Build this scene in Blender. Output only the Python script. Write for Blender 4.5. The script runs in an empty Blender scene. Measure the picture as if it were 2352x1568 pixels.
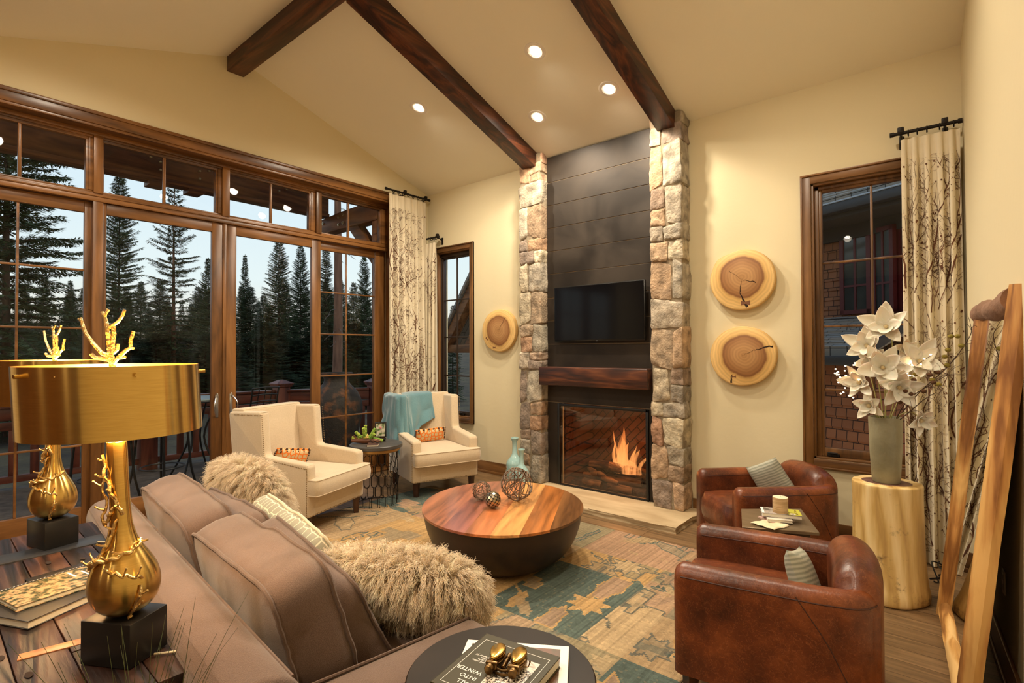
import bpy, bmesh, math, random
from mathutils import Vector, Matrix, noise
PI = math.pi
scene = bpy.context.scene
COL = scene.collection
R = math.radians

# ------------------------------------------------------------------ helpers
def tag(o, label=None, cat=None, group=None, kind=None):
    if label: o['label'] = label
    if cat: o['category'] = cat
    if group: o['group'] = group
    if kind: o['kind'] = kind
    return o

def thing(name, loc=(0, 0, 0), rz=0.0, label=None, cat=None, group=None, kind=None, rot=None):
    o = bpy.data.objects.new(name, None); COL.objects.link(o)
    o.empty_display_size = 0.1
    o.location = loc
    o.rotation_euler = rot if rot else (0, 0, rz)
    return tag(o, label, cat, group, kind)

def copy_tree(o, parent=None):
    c = o.copy(); COL.objects.link(c)
    if parent is not None: c.parent = parent
    for ch in list(o.children): copy_tree(ch, c)
    return c

class MB:
    def __init__(self):
        self.bm = bmesh.new()
    def _xf(self, vs, M):
        if M is not None: bmesh.ops.transform(self.bm, matrix=M, verts=vs)
    def box(self, x0, x1, y0, y1, z0, z1, bev=0.0, seg=2, M=None, mi=0):
        bm = self.bm
        r = bmesh.ops.create_cube(bm, size=1.0)
        vs = r['verts']
        bmesh.ops.scale(bm, vec=(x1-x0, y1-y0, z1-z0), verts=vs)
        bmesh.ops.translate(bm, vec=((x0+x1)/2, (y0+y1)/2, (z0+z1)/2), verts=vs)
        fs = set(f for v in vs for f in v.link_faces)
        if bev > 0:
            es = list(set(e for v in vs for e in v.link_edges))
            rr = bmesh.ops.bevel(bm, geom=es, offset=bev, segments=seg, affect='EDGES', profile=0.5)
            vs = list(set(v for f in rr['faces'] for v in f.verts) | set(v for v in vs if v.is_valid))
            fs = set(f for v in vs for f in v.link_faces)
        if mi:
            for f in fs: f.material_index = mi
        self._xf(vs, M)
        return vs
    def prism(self, pts, d0, d1, axis='x', bev=0.0, seg=2, M=None, mi=0):
        # pts polygon in the plane normal to axis, extruded from d0 to d1
        bm = self.bm
        def mk(a, b, d):
            if axis == 'x': return (d, a, b)
            if axis == 'y': return (a, d, b)
            return (a, b, d)
        v0 = [bm.verts.new(mk(a, b, d0)) for a, b in pts]
        v1 = [bm.verts.new(mk(a, b, d1)) for a, b in pts]
        n = len(pts)
        fs = [bm.faces.new(v0), bm.faces.new(list(reversed(v1)))]
        for i in range(n):
            fs.append(bm.faces.new((v0[(i+1) % n], v0[i], v1[i], v1[(i+1) % n])))
        vs = v0+v1
        bmesh.ops.recalc_face_normals(bm, faces=fs)
        if bev > 0:
            es = list(set(e for v in vs for e in v.link_edges))
            rr = bmesh.ops.bevel(bm, geom=es, offset=bev, segments=seg, affect='EDGES', profile=0.5)
            vs = list(set(v for f in rr['faces'] for v in f.verts) | set(v for v in vs if v.is_valid))
        if mi:
            for f in set(f for v in vs for f in v.link_faces): f.material_index = mi
        self._xf(vs, M)
        return vs
    def tube(self, pts, r, seg=8, closed=False, cap=True, M=None, mi=0):
        bm = self.bm
        P = [Vector(p) for p in pts]; n = len(P)
        rr = r if isinstance(r, (list, tuple)) else [r]*n
        T = []
        for i in range(n):
            if closed: t = P[(i+1) % n]-P[(i-1) % n]
            else: t = P[min(i+1, n-1)]-P[max(i-1, 0)]
            if t.length < 1e-9: t = Vector((0, 0, 1))
            T.append(t.normalized())
        up = Vector((0, 0, 1)) if abs(T[0].z) < .9 else Vector((1, 0, 0))
        u = T[0].cross(up).normalized()
        rings = []; vs = []
        for i in range(n):
            u = u-T[i]*u.dot(T[i])
            if u.length < 1e-6: u = T[i].orthogonal()
            u.normalize(); w = T[i].cross(u)
            ring = []
            for k in range(seg):
                a = 2*PI*k/seg
                ring.append(bm.verts.new(P[i]+(u*math.cos(a)+w*math.sin(a))*rr[i]))
            rings.append(ring); vs += ring
        m = n if closed else n-1
        for i in range(m):
            a = rings[i]; b = rings[(i+1) % n]
            for k in range(seg):
                f = bm.faces.new((a[k], a[(k+1) % seg], b[(k+1) % seg], b[k])); f.material_index = mi
        if cap and not closed:
            f = bm.faces.new(list(reversed(rings[0]))); f.material_index = mi
            f = bm.faces.new(rings[-1]); f.material_index = mi
        self._xf(vs, M)
        return vs
    def cyl(self, p0, p1, r, seg=16, r1=None, mi=0, M=None):
        return self.tube([p0, p1], [r, r if r1 is None else r1], seg, M=M, mi=mi)
    def lathe(self, prof, seg=32, c=(0, 0, 0), sx=1.0, sy=1.0, cap0=True, cap1=True, M=None, mi=0):
        bm = self.bm; rings = []; vs = []
        for (r, z) in prof:
            if r < 1e-6:
                v = bm.verts.new((c[0], c[1], c[2]+z)); rings.append([v]); vs.append(v)
            else:
                ring = [bm.verts.new((c[0]+sx*r*math.cos(2*PI*k/seg), c[1]+sy*r*math.sin(2*PI*k/seg), c[2]+z)) for k in range(seg)]
                rings.append(ring); vs += ring
        fs = []
        for a, b in zip(rings, rings[1:]):
            for k in range(seg):
                k2 = (k+1) % seg
                if len(a) == 1 and len(b) == 1: continue
                if len(a) == 1: fs.append(bm.faces.new((a[0], b[k2], b[k])))
                elif len(b) == 1: fs.append(bm.faces.new((a[k], a[k2], b[0])))
                else: fs.append(bm.faces.new((a[k], a[k2], b[k2], b[k])))
        if cap0 and len(rings[0]) > 1: fs.append(bm.faces.new(list(reversed(rings[0]))))
        if cap1 and len(rings[-1]) > 1: fs.append(bm.faces.new(rings[-1]))
        for f in fs: f.material_index = mi
        self._xf(vs, M)
        return vs
    def sphere(self, c, r, seg=12, rings=8, sc=(1, 1, 1), M=None, mi=0):
        res = bmesh.ops.create_uvsphere(self.bm, u_segments=seg, v_segments=rings, radius=1.0)
        vs = res['verts']
        for v in vs: v.co = Vector((v.co.x*r*sc[0]+c[0], v.co.y*r*sc[1]+c[1], v.co.z*r*sc[2]+c[2]))
        if mi:
            for f in set(f for v in vs for f in v.link_faces): f.material_index = mi
        self._xf(vs, M)
        return vs
    def grid(self, fn, nu, nv, closed_u=False, mi=0, uv=False):
        # fn(u,v) -> xyz
        bm = self.bm
        g = [[bm.verts.new(fn(i/nu, j/nv)) for j in range(nv+1)] for i in range(nu if closed_u else nu+1)]
        lay = bm.loops.layers.uv.verify() if uv else None
        for i in range(nu):
            i2 = (i+1) % len(g)
            for j in range(nv):
                f = bm.faces.new((g[i][j], g[i2][j], g[i2][j+1], g[i][j+1])); f.material_index = mi
                if uv:
                    for l, (a, b) in zip(f.loops, ((i, j), (i+1, j), (i+1, j+1), (i, j+1))):
                        l[lay].uv = (a/nu, b/nv)
        return g
    def quad(self, a, b, c, d, mi=0):
        bm = self.bm
        f = bm.faces.new([bm.verts.new(p) for p in (a, b, c, d)]); f.material_index = mi
        return f
    def poly(self, pts, mi=0):
        f = self.bm.faces.new([self.bm.verts.new(p) for p in pts]); f.material_index = mi
        return f
    def build(self, name, mat, parent=None, smooth=True, angle=38, recalc=False):
        if recalc: bmesh.ops.recalc_face_normals(self.bm, faces=self.bm.faces)
        me = bpy.data.meshes.new(name)
        self.bm.to_mesh(me); self.bm.free()
        mats = mat if isinstance(mat, (list, tuple)) else [mat]
        for m in mats: me.materials.append(m)
        if smooth:
            me.polygons.foreach_set('use_smooth', [True]*len(me.polygons))
            try: me.set_sharp_from_angle(angle=R(angle))
            except Exception: pass
        o = bpy.data.objects.new(name, me); COL.objects.link(o)
        if parent is not None: o.parent = parent
        return o

def catmull(pts, n):
    out = []
    for i in range(len(pts)-1):
        p0 = Vector(pts[max(i-1, 0)]); p1 = Vector(pts[i]); p2 = Vector(pts[i+1]); p3 = Vector(pts[min(i+2, len(pts)-1)])
        for k in range(n):
            u = k/n; out.append(.5*((2*p1)+(-p0+p2)*u+(2*p0-5*p1+4*p2-p3)*u*u+(-p0+3*p1-3*p2+p3)*u**3))
    out.append(Vector(pts[-1])); return out
def Tm(loc=(0, 0, 0), rx=0, ry=0, rz=0):
    return Matrix.Translation(loc) @ Matrix.Rotation(rz, 4, 'Z') @ Matrix.Rotation(ry, 4, 'Y') @ Matrix.Rotation(rx, 4, 'X')

def text_part(name, body, size, mat, parent, loc, rot=(0, 0, 0), align='LEFT', ext=0.0003, spacing=1.0):
    cu = bpy.data.curves.new(name, 'FONT'); cu.body = body; cu.size = size; cu.align_x = align
    cu.extrude = ext; cu.space_line = spacing
    tmp = bpy.data.objects.new(name+'_c', cu); COL.objects.link(tmp)
    dg = bpy.context.evaluated_depsgraph_get()
    me = bpy.data.meshes.new_from_object(tmp.evaluated_get(dg))
    bpy.data.objects.remove(tmp); 
    me.materials.clear(); me.materials.append(mat)
    o = bpy.data.objects.new(name, me); COL.objects.link(o)
    o.parent = parent; o.location = loc; o.rotation_euler = rot
    return o

# ------------------------------------------------------------------ materials
def new_mat(name):
    m = bpy.data.materials.new(name); m.use_nodes = True
    nt = m.node_tree; b = nt.nodes['Principled BSDF']
    return m, nt, b

def lnk(nt, a, b): nt.links.new(a, b)

def mat(name, c, rough=0.5, metal=0.0, c2=None, scale=5.0, detail=4.0, bump=0.0, bscale=None, coord='Object',
        stretch=(1, 1, 1), emit=None, estr=0.0, sheen=0.0, spec=None, trans=0.0, ramp=(0.35, 0.65), coat=0.0, dist=0.0, aniso=0.0, sub=0.0, bdist=0.01, rough2=None):
    m, nt, b = new_mat(name)
    b.inputs['Base Color'].default_value = (*c, 1)
    b.inputs['Roughness'].default_value = rough
    b.inputs['Metallic'].default_value = metal
    if spec is not None: b.inputs['Specular IOR Level'].default_value = spec
    if sheen: b.inputs['Sheen Weight'].default_value = sheen
    if coat: b.inputs['Coat Weight'].default_value = coat
    if trans: b.inputs['Transmission Weight'].default_value = trans
    if aniso: b.inputs['Anisotropic'].default_value = aniso
    if sub: b.inputs['Subsurface Weight'].default_value = sub; b.inputs['Subsurface Scale'].default_value = .02
    if emit is not None:
        b.inputs['Emission Color'].default_value = (*emit, 1); b.inputs['Emission Strength'].default_value = estr
    if c2 is not None or bump:
        tc = nt.nodes.new('ShaderNodeTexCoord'); mp = nt.nodes.new('ShaderNodeMapping')
        mp.inputs['Scale'].default_value = stretch
        lnk(nt, tc.outputs[coord], mp.inputs['Vector'])
        n1 = nt.nodes.new('ShaderNodeTexNoise'); n1.inputs['Scale'].default_value = scale
        n1.inputs['Detail'].default_value = detail; n1.inputs['Distortion'].default_value = dist
        lnk(nt, mp.outputs[0], n1.inputs['Vector'])
        if c2 is not None:
            rp = nt.nodes.new('ShaderNodeValToRGB')
            rp.color_ramp.elements[0].position = ramp[0]; rp.color_ramp.elements[0].color = (*c, 1)
            rp.color_ramp.elements[1].position = ramp[1]; rp.color_ramp.elements[1].color = (*c2, 1)
            lnk(nt, n1.outputs[0], rp.inputs[0]); lnk(nt, rp.outputs[0], b.inputs['Base Color'])
        if rough2 is not None:
            mr = nt.nodes.new('ShaderNodeMapRange'); mr.inputs['From Min'].default_value = .3; mr.inputs['From Max'].default_value = .7
            mr.inputs['To Min'].default_value = rough; mr.inputs['To Max'].default_value = rough2
            lnk(nt, n1.outputs[0], mr.inputs[0]); lnk(nt, mr.outputs[0], b.inputs['Roughness'])
        if bump:
            n2 = nt.nodes.new('ShaderNodeTexNoise'); n2.inputs['Scale'].default_value = bscale or scale*4
            n2.inputs['Detail'].default_value = 3
            lnk(nt, mp.outputs[0], n2.inputs['Vector'])
            bp = nt.nodes.new('ShaderNodeBump'); bp.inputs['Strength'].default_value = bump; bp.inputs['Distance'].default_value = bdist
            lnk(nt, n2.outputs[0], bp.inputs['Height']); lnk(nt, bp.outputs[0], b.inputs['Normal'])
    return m

def wood(name, cols, axis='x', scale=1.0, rough=0.4, bump=0.15, dist=1.5, coat=0.0, ring=12.0, pos=None, knots=True, spec=None):
    # grain running along axis: low frequency along axis, high across
    m, nt, b = new_mat(name)
    tc = nt.nodes.new('ShaderNodeTexCoord'); mp = nt.nodes.new('ShaderNodeMapping')
    s = {'x': (0.12, 1, 1), 'y': (1, 0.12, 1), 'z': (1, 1, 0.12)}[axis]
    mp.inputs['Scale'].default_value = s
    lnk(nt, tc.outputs['Object'], mp.inputs['Vector'])
    oi = nt.nodes.new('ShaderNodeObjectInfo')
    ad = nt.nodes.new('ShaderNodeVectorMath'); ad.operation = 'ADD'
    mu = nt.nodes.new('ShaderNodeMath'); mu.operation = 'MULTIPLY'; mu.inputs[1].default_value = 37.0
    lnk(nt, oi.outputs['Random'], mu.inputs[0]); lnk(nt, mp.outputs[0], ad.inputs[0]); lnk(nt, mu.outputs[0], ad.inputs[1])
    n1 = nt.nodes.new('ShaderNodeTexNoise'); n1.inputs['Scale'].default_value = ring*scale*.35; n1.inputs['Detail'].default_value = 3
    n1.inputs['Distortion'].default_value = dist*.4
    lnk(nt, ad.outputs[0], n1.inputs['Vector'])
    # contour rings of the noise = figured grain
    m2 = nt.nodes.new('ShaderNodeMath'); m2.operation = 'MULTIPLY'; m2.inputs[1].default_value = 9.0
    lnk(nt, n1.outputs[0], m2.inputs[0])
    fr = nt.nodes.new('ShaderNodeMath'); fr.operation = 'PINGPONG'; fr.inputs[1].default_value = 1.0
    lnk(nt, m2.outputs[0], fr.inputs[0])
    n3 = nt.nodes.new('ShaderNodeTexNoise'); n3.inputs['Scale'].default_value = 45*scale; n3.inputs['Detail'].default_value = 5
    lnk(nt, ad.outputs[0], n3.inputs['Vector'])
    mx = nt.nodes.new('ShaderNodeMath'); mx.operation = 'MULTIPLY_ADD'; mx.inputs[1].default_value = .55; 
    lnk(nt, fr.outputs[0], mx.inputs[0])
    m4 = nt.nodes.new('ShaderNodeMath'); m4.operation = 'MULTIPLY'; m4.inputs[1].default_value = .5
    lnk(nt, n3.outputs[0], m4.inputs[0]); lnk(nt, m4.outputs[0], mx.inputs[2])
    rp = nt.nodes.new('ShaderNodeValToRGB'); el = rp.color_ramp.elements
    n = len(cols); ps = pos or [0.15+0.7*i/(n-1) for i in range(n)]
    el[0].position = ps[0]; el[0].color = (*cols[0], 1); el[1].position = ps[-1]; el[1].color = (*cols[-1], 1)
    for i in range(1, n-1):
        e = el.new(ps[i]); e.color = (*cols[i], 1)
    lnk(nt, mx.outputs[0], rp.inputs[0]); lnk(nt, rp.outputs[0], b.inputs['Base Color'])
    b.inputs['Roughness'].default_value = rough
    if spec is not None: b.inputs['Specular IOR Level'].default_value = spec
    if coat: b.inputs['Coat Weight'].default_value = coat; b.inputs['Coat Roughness'].default_value = .15
    if bump:
        bp = nt.nodes.new('ShaderNodeBump'); bp.inputs['Strength'].default_value = bump; bp.inputs['Distance'].default_value = .004
        lnk(nt, mx.outputs[0], bp.inputs['Height']); lnk(nt, bp.outputs[0], b.inputs['Normal'])
    return m

def fabric(name, c, c2, scale=900.0, rough=.9, sheen=.3, bump=.4, blotch=3.0):
    m, nt, b = new_mat(name)
    tc = nt.nodes.new('ShaderNodeTexCoord')
    n1 = nt.nodes.new('ShaderNodeTexNoise'); n1.inputs['Scale'].default_value = blotch; n1.inputs['Detail'].default_value = 4
    lnk(nt, tc.outputs['Object'], n1.inputs['Vector'])
    n2 = nt.nodes.new('ShaderNodeTexNoise'); n2.inputs['Scale'].default_value = scale*.25; n2.inputs['Detail'].default_value = 1
    lnk(nt, tc.outputs['Object'], n2.inputs['Vector'])
    mx = nt.nodes.new('ShaderNodeMath'); mx.operation = 'ADD'; lnk(nt, n1.outputs[0], mx.inputs[0]); lnk(nt, n2.outputs[0], mx.inputs[1])
    rp = nt.nodes.new('ShaderNodeValToRGB'); el = rp.color_ramp.elements
    mh = nt.nodes.new('ShaderNodeMath'); mh.operation = 'MULTIPLY'; mh.inputs[1].default_value = .5; lnk(nt, mx.outputs[0], mh.inputs[0])
    el[0].position = .36; el[0].color = (*c, 1); el[1].position = .64; el[1].color = (*c2, 1)
    lnk(nt, mh.outputs[0], rp.inputs[0]); lnk(nt, rp.outputs[0], b.inputs['Base Color'])
    b.inputs['Roughness'].default_value = rough; b.inputs['Sheen Weight'].default_value = sheen
    b.inputs['Specular IOR Level'].default_value = .2
    bp = nt.nodes.new('ShaderNodeBump'); bp.inputs['Strength'].default_value = bump; bp.inputs['Distance'].default_value = .002
    lnk(nt, n2.outputs[0], bp.inputs['Height']); lnk(nt, bp.outputs[0], b.inputs['Normal'])
    return m

def attr_mat(name, attr='Col', rough=.9, bump=0.0, bscale=200, noise_amt=0.0, nscale=20, sheen=0.0, spec=.3, tint=None):
    m, nt, b = new_mat(name)
    a = nt.nodes.new('ShaderNodeVertexColor'); a.layer_name = attr
    tc = nt.nodes.new('ShaderNodeTexCoord')
    out = a.outputs[0]
    if noise_amt:
        n1 = nt.nodes.new('ShaderNodeTexNoise'); n1.inputs['Scale'].default_value = nscale; n1.inputs['Detail'].default_value = 6
        lnk(nt, tc.outputs['Object'], n1.inputs['Vector'])
        mr = nt.nodes.new('ShaderNodeMapRange'); mr.inputs['From Min'].default_value = .3; mr.inputs['From Max'].default_value = .7
        mr.inputs['To Min'].default_value = 1-noise_amt; mr.inputs['To Max'].default_value = 1+noise_amt
        lnk(nt, n1.outputs[0], mr.inputs[0])
        vm = nt.nodes.new('ShaderNodeVectorMath'); vm.operation = 'SCALE'
        lnk(nt, out, vm.inputs[0]); lnk(nt, mr.outputs[0], vm.inputs['Scale']); out = vm.outputs[0]
    lnk(nt, out, b.inputs['Base Color'])
    b.inputs['Roughness'].default_value = rough; b.inputs['Specular IOR Level'].default_value = spec
    if sheen: b.inputs['Sheen Weight'].default_value = sheen
    if bump:
        n2 = nt.nodes.new('ShaderNodeTexNoise'); n2.inputs['Scale'].default_value = bscale; n2.inputs['Detail'].default_value = 4
        lnk(nt, tc.outputs['Object'], n2.inputs['Vector'])
        bp = nt.nodes.new('ShaderNodeBump'); bp.inputs['Strength'].default_value = bump; bp.inputs['Distance'].default_value = .01
        lnk(nt, n2.outputs[0], bp.inputs['Height']); lnk(nt, bp.outputs[0], b.inputs['Normal'])
    return m

def glass_mat(name, tint=(1, 1, 1), ior=1.45, refl=1.0):
    m = bpy.data.materials.new(name); m.use_nodes = True; nt = m.node_tree
    for n in list(nt.nodes): nt.nodes.remove(n)
    out = nt.nodes.new('ShaderNodeOutputMaterial'); mx = nt.nodes.new('ShaderNodeMixShader')
    tr = nt.nodes.new('ShaderNodeBsdfTransparent'); tr.inputs[0].default_value = (*tint, 1)
    gl = nt.nodes.new('ShaderNodeBsdfGlossy'); gl.inputs['Roughness'].default_value = .01
    # Schlick reflectance from the angle of view, the same on both faces of the pane
    ge = nt.nodes.new('ShaderNodeNewGeometry'); dt = nt.nodes.new('ShaderNodeVectorMath'); dt.operation = 'DOT_PRODUCT'
    lnk(nt, ge.outputs['Normal'], dt.inputs[0]); lnk(nt, ge.outputs['Incoming'], dt.inputs[1])
    ab = nt.nodes.new('ShaderNodeMath'); ab.operation = 'ABSOLUTE'; lnk(nt, dt.outputs['Value'], ab.inputs[0])
    sb = nt.nodes.new('ShaderNodeMath'); sb.operation = 'SUBTRACT'; sb.inputs[0].default_value = 1.0; lnk(nt, ab.outputs[0], sb.inputs[1])
    pw = nt.nodes.new('ShaderNodeMath'); pw.operation = 'POWER'; pw.inputs[1].default_value = 5.0; lnk(nt, sb.outputs[0], pw.inputs[0])
    r0 = ((ior-1)/(ior+1))**2*refl
    mu = nt.nodes.new('ShaderNodeMath'); mu.operation = 'MULTIPLY_ADD'; mu.inputs[1].default_value = 1-r0; mu.inputs[2].default_value = r0
    lnk(nt, pw.outputs[0], mu.inputs[0]); lnk(nt, mu.outputs[0], mx.inputs[0])
    lnk(nt, tr.outputs[0], mx.inputs[1]); lnk(nt, gl.outputs[0], mx.inputs[2]); lnk(nt, mx.outputs[0], out.inputs[0])
    return m

def set_vcol(o, fn):
    me = o.data
    ca = me.color_attributes.new('Col', 'BYTE_COLOR', 'CORNER')
    buf = [1.0]*(len(me.loops)*4)
    for p in me.polygons:
        c = fn(p)
        for li in p.loop_indices:
            buf[li*4:li*4+3] = c
    ca.data.foreach_set('color', buf)

M = {}
M['wall'] = mat('wall_plaster', (.72, .63, .415), rough=.85, bump=.25, scale=3, bscale=22, bdist=.004)
M['ceiling'] = mat('ceiling_plaster', (.86, .81, .67), rough=.88, bump=.3, scale=3, bscale=14, bdist=.004)
M['beam'] = wood('dark_stained_timber', [(.012, .004, .0025), (.04, .011, .005), (.075, .02, .007), (.14, .042, .013)], 'y', rough=.45, bump=.3, ring=16)
M['beamx'] = wood('dark_stained_timber_x', [(.012, .004, .0025), (.04, .011, .005), (.075, .02, .007), (.14, .042, .013)], 'x', rough=.45, bump=.3, ring=16)
trimc = [(.068, .027, .007), (.14, .057, .015), (.21, .088, .024), (.28, .122, .035)]
M['trimy'] = wood('alder_trim_y', trimc, 'y', rough=.32, ring=7, bump=.05)
M['trimz'] = wood('alder_trim_z', trimc, 'z', rough=.32, ring=7, bump=.05)
trimd = [(.055, .024, .008), (.115, .05, .015), (.18, .082, .025), (.25, .118, .038)]
M['trimx'] = wood('alder_trim_x', trimd, 'x', rough=.35, ring=7, bump=.05)
M['trimxz'] = wood('alder_trim_xz', trimd, 'z', rough=.35, ring=7, bump=.05)
M['glass'] = glass_mat('window_glass', (.97, .98, .97), 1.45, .32)
M['black'] = mat('black_satin', (.008, .008, .008), rough=.4)
M['iron'] = mat('wrought_iron', (.018, .014, .011), rough=.5, metal=.6, bump=.3, bscale=60)
M['steel'] = mat('brushed_steel', (.6, .6, .6), rough=.28, metal=1)
# ------------------------------------------------------------------ room
W = -5.83; D = 5.10; ZE = 3.85; SL = .333; YR = 2.42; ZR = ZE+SL*(D-YR)
def zc(y): return ZE+SL*(D-y) if y > YR else ZR-SL*(YR-y)
def xe(y): return .095+.066*(D-y)
YS = -2.6
# floor: oak planks running along x
def floor_material():
    m, nt, b = new_mat('oak_floor')
    tc = nt.nodes.new('ShaderNodeTexCoord')
    br = nt.nodes.new('ShaderNodeTexBrick'); br.inputs['Scale'].default_value = 1.0
    br.inputs['Brick Width'].default_value = 1.5; br.inputs['Row Height'].default_value = .14
    br.inputs['Mortar Size'].default_value = .0025; br.inputs['Mortar Smooth'].default_value = .2
    br.inputs['Color1'].default_value = (.155, .088, .038, 1); br.inputs['Color2'].default_value = (.225, .135, .063, 1); br.inputs['Mortar'].default_value = (.06, .03, .012, 1)
    br.offset = .37
    lnk(nt, tc.outputs['Object'], br.inputs['Vector'])
    mp = nt.nodes.new('ShaderNodeMapping'); mp.inputs['Scale'].default_value = (.8, 12, 1); lnk(nt, tc.outputs['Object'], mp.inputs[0])
    n1 = nt.nodes.new('ShaderNodeTexNoise'); n1.inputs['Scale'].default_value = 3; n1.inputs['Detail'].default_value = 6; n1.inputs['Distortion'].default_value = .6
    lnk(nt, mp.outputs[0], n1.inputs['Vector'])
    mr = nt.nodes.new('ShaderNodeMapRange'); mr.inputs['From Min'].default_value = .3; mr.inputs['From Max'].default_value = .7; mr.inputs['To Min'].default_value = .62; mr.inputs['To Max'].default_value = 1.25
    lnk(nt, n1.outputs[0], mr.inputs[0])
    vm = nt.nodes.new('ShaderNodeVectorMath'); vm.operation = 'SCALE'; lnk(nt, br.outputs['Color'], vm.inputs[0]); lnk(nt, mr.outputs[0], vm.inputs['Scale'])
    lnk(nt, vm.outputs[0], b.inputs['Base Color']); b.inputs['Roughness'].default_value = .42
    bp = nt.nodes.new('ShaderNodeBump'); bp.inputs['Strength'].default_value = .25; bp.inputs['Distance'].default_value = .003; bp.invert = True
    lnk(nt, br.outputs['Fac'], bp.inputs['Height']); lnk(nt, bp.outputs[0], b.inputs['Normal'])
    return m
b = MB(); b.prism([(W-.22, YS-.2), (xe(YS)+.2, YS-.2), (xe(D)+.2, D+.05), (W-.22, D+.05)], -.12, 0, 'z')
tag(b.build('floor', floor_material(), smooth=False), kind='structure')
# ceiling (two slopes, solid slab)
b = MB()
b.prism([(YS-.2, zc(YS-.2)), (YR, ZR), (D+.2, zc(D+.2)), (D+.2, zc(D+.2)+.2), (YR, ZR+.2), (YS-.2, zc(YS-.2)+.2)], W-.2, .95, 'x')
tag(b.build('ceiling', M['ceiling'], smooth=False), kind='structure')

def pieces_wall(name, rects, y0, y1):
    b = MB()
    for (x0, x1, z0, z1) in rects: b.box(x0, x1, y0, y1, z0, z1)
    return tag(b.build(name, M['wall'], smooth=False), kind='structure')
# openings in the fireplace wall: window 5, firebox, window 6
w5 = (-5.62, -4.965, .68, 2.985); fb = (-3.47, -2.37, .0, .99); w6 = (-.895, -.02, .67, 3.01)
HT = 3.9
pieces_wall('wall_north', [(W-.2, w5[0], 0, HT), (w5[0], w5[1], 0, w5[2]), (w5[0], w5[1], w5[3], HT), (w5[1], fb[0], 0, HT),
    (fb[0], fb[1], fb[3], HT), (fb[1], w6[0], 0, HT), (w6[0], w6[1], 0, w6[2]), (w6[0], w6[1], w6[3], HT), (w6[1], .6, 0, HT)], D, D+.2)
# window wall (west): opening y -1.95..4.50, z 0..3.62
b = MB()
oy0, oy1, oz1 = -.93, 4.50, 3.62
b.prism([(YS-.2, 0), (oy0, 0), (oy0, oz1), (oy1, oz1), (oy1, 0), (D+.2, 0), (D+.2, zc(D+.2)+.05), (YR, ZR+.05), (YS-.2, zc(YS-.2)+.05)], W-.2, W, 'x')
tag(b.build('wall_west', M['wall'], smooth=False), kind='structure')
# east wall, slightly splayed
b = MB()
vs = b.prism([(YS-.2, -.0), (D+.3, 0), (D+.3, zc(D)+.02), (YR, ZR+.05), (YS-.2, zc(YS)+.05)], 0, .15, 'x')
for v in vs: v.co.x += xe(v.co.y)
tag(b.build('wall_east', M['wall'], smooth=False), kind='structure')
b = MB(); b.box(W-.2, .95, YS-.2, YS, 0, 3.2)
tag(b.build('wall_south', wood('dark_reflection_wall', [(.06, .025, .01), (.11, .045, .018), (.16, .07, .028)], 'z', rough=.4), smooth=False), kind='structure')  # unseen wall coloured dark to give reflections in the brass shades contrast
# baseboards
def baseboard(name, x0, x1):
    b = MB(); b.box(x0, x1, D-.018, D, 0, .15, .003); b.box(x0, x1, D-.03, D-.018, 0, .035, .004)
    return tag(b.build(name, M['trimx']), kind='structure')
baseboard('baseboard_north', W, -3.99); baseboard('baseboard_north_right', -1.94, .09)
b = MB()
vs = b.box(-.018, 0, YS, D-.03, 0, .16, .003)+b.box(-.03, -.018, YS, D-.03, 0, .035, .003)
for v in vs: v.co.x += xe(v.co.y)-.001
tag(b.build('baseboard_east', M['trimy']), kind='structure')
b = MB(); b.box(W, W+.018, 4.62, D-.03, 0, .15, .003); tag(b.build('baseboard_west', M['trimy']), kind='structure')

# --- window wall joinery
XF = W-.12       # frame plane (room side face)
def yb(b, y0, y1, z0, z1, x1=XF, t=.07, bev=.004): b.box(x1-t, x1, y0, y1, z0, z1, bev)
# header casing and jambs on the wall
b = MB(); b.box(W, W+.022, oy0-.1, oy1+.09, 3.625, 3.735, .004); b.box(W, W+.034, oy0-.1, oy1+.1, 3.705, 3.738, .005)
b.box(W-.16, W+.012, oy0, oy1, 3.60, 3.626, .003)
tag(b.build('trim_1', M['trimy']), kind='structure')
b = MB(); b.box(W, W+.022, oy1, oy1+.09, 0, 3.625, .004); b.box(W-.16, W+.01, oy1-.025, oy1, 0, 3.60, .003)
tag(b.build('trim_2', M['trimz']), kind='structure')
# transom rail band between doors and transoms and posts
b = MB(); yb(b, oy0, oy1-.025, 2.962, 3.0, XF+.02, .10); yb(b, oy0, oy1-.025, 2.995, 3.045, XF, .08); yb(b, oy0, oy1-.025, 3.01, 3.028, XF+.008, .05)
yb(b, oy0, oy1-.025, 3.565, 3.602, XF+.01, .09)
tag(b.build('trim_3', M['trimy']), kind='structure')
posts = [(.14, .21), (1.228, 1.298), (2.33, 2.402), (3.41, 3.482)]
for i, (a, c) in enumerate(posts):
    b = MB(); yb(b, a, c, 3.04, 3.57, XF+.012, .09)
    tag(b.build('trim_%d' % (4+i), M['trimz']), kind='structure')
b = MB(); yb(b, 1.225, 1.30, 0, 2.965, XF+.014, .12); tag(b.build('trim_8', M['trimz']), kind='structure')
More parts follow.
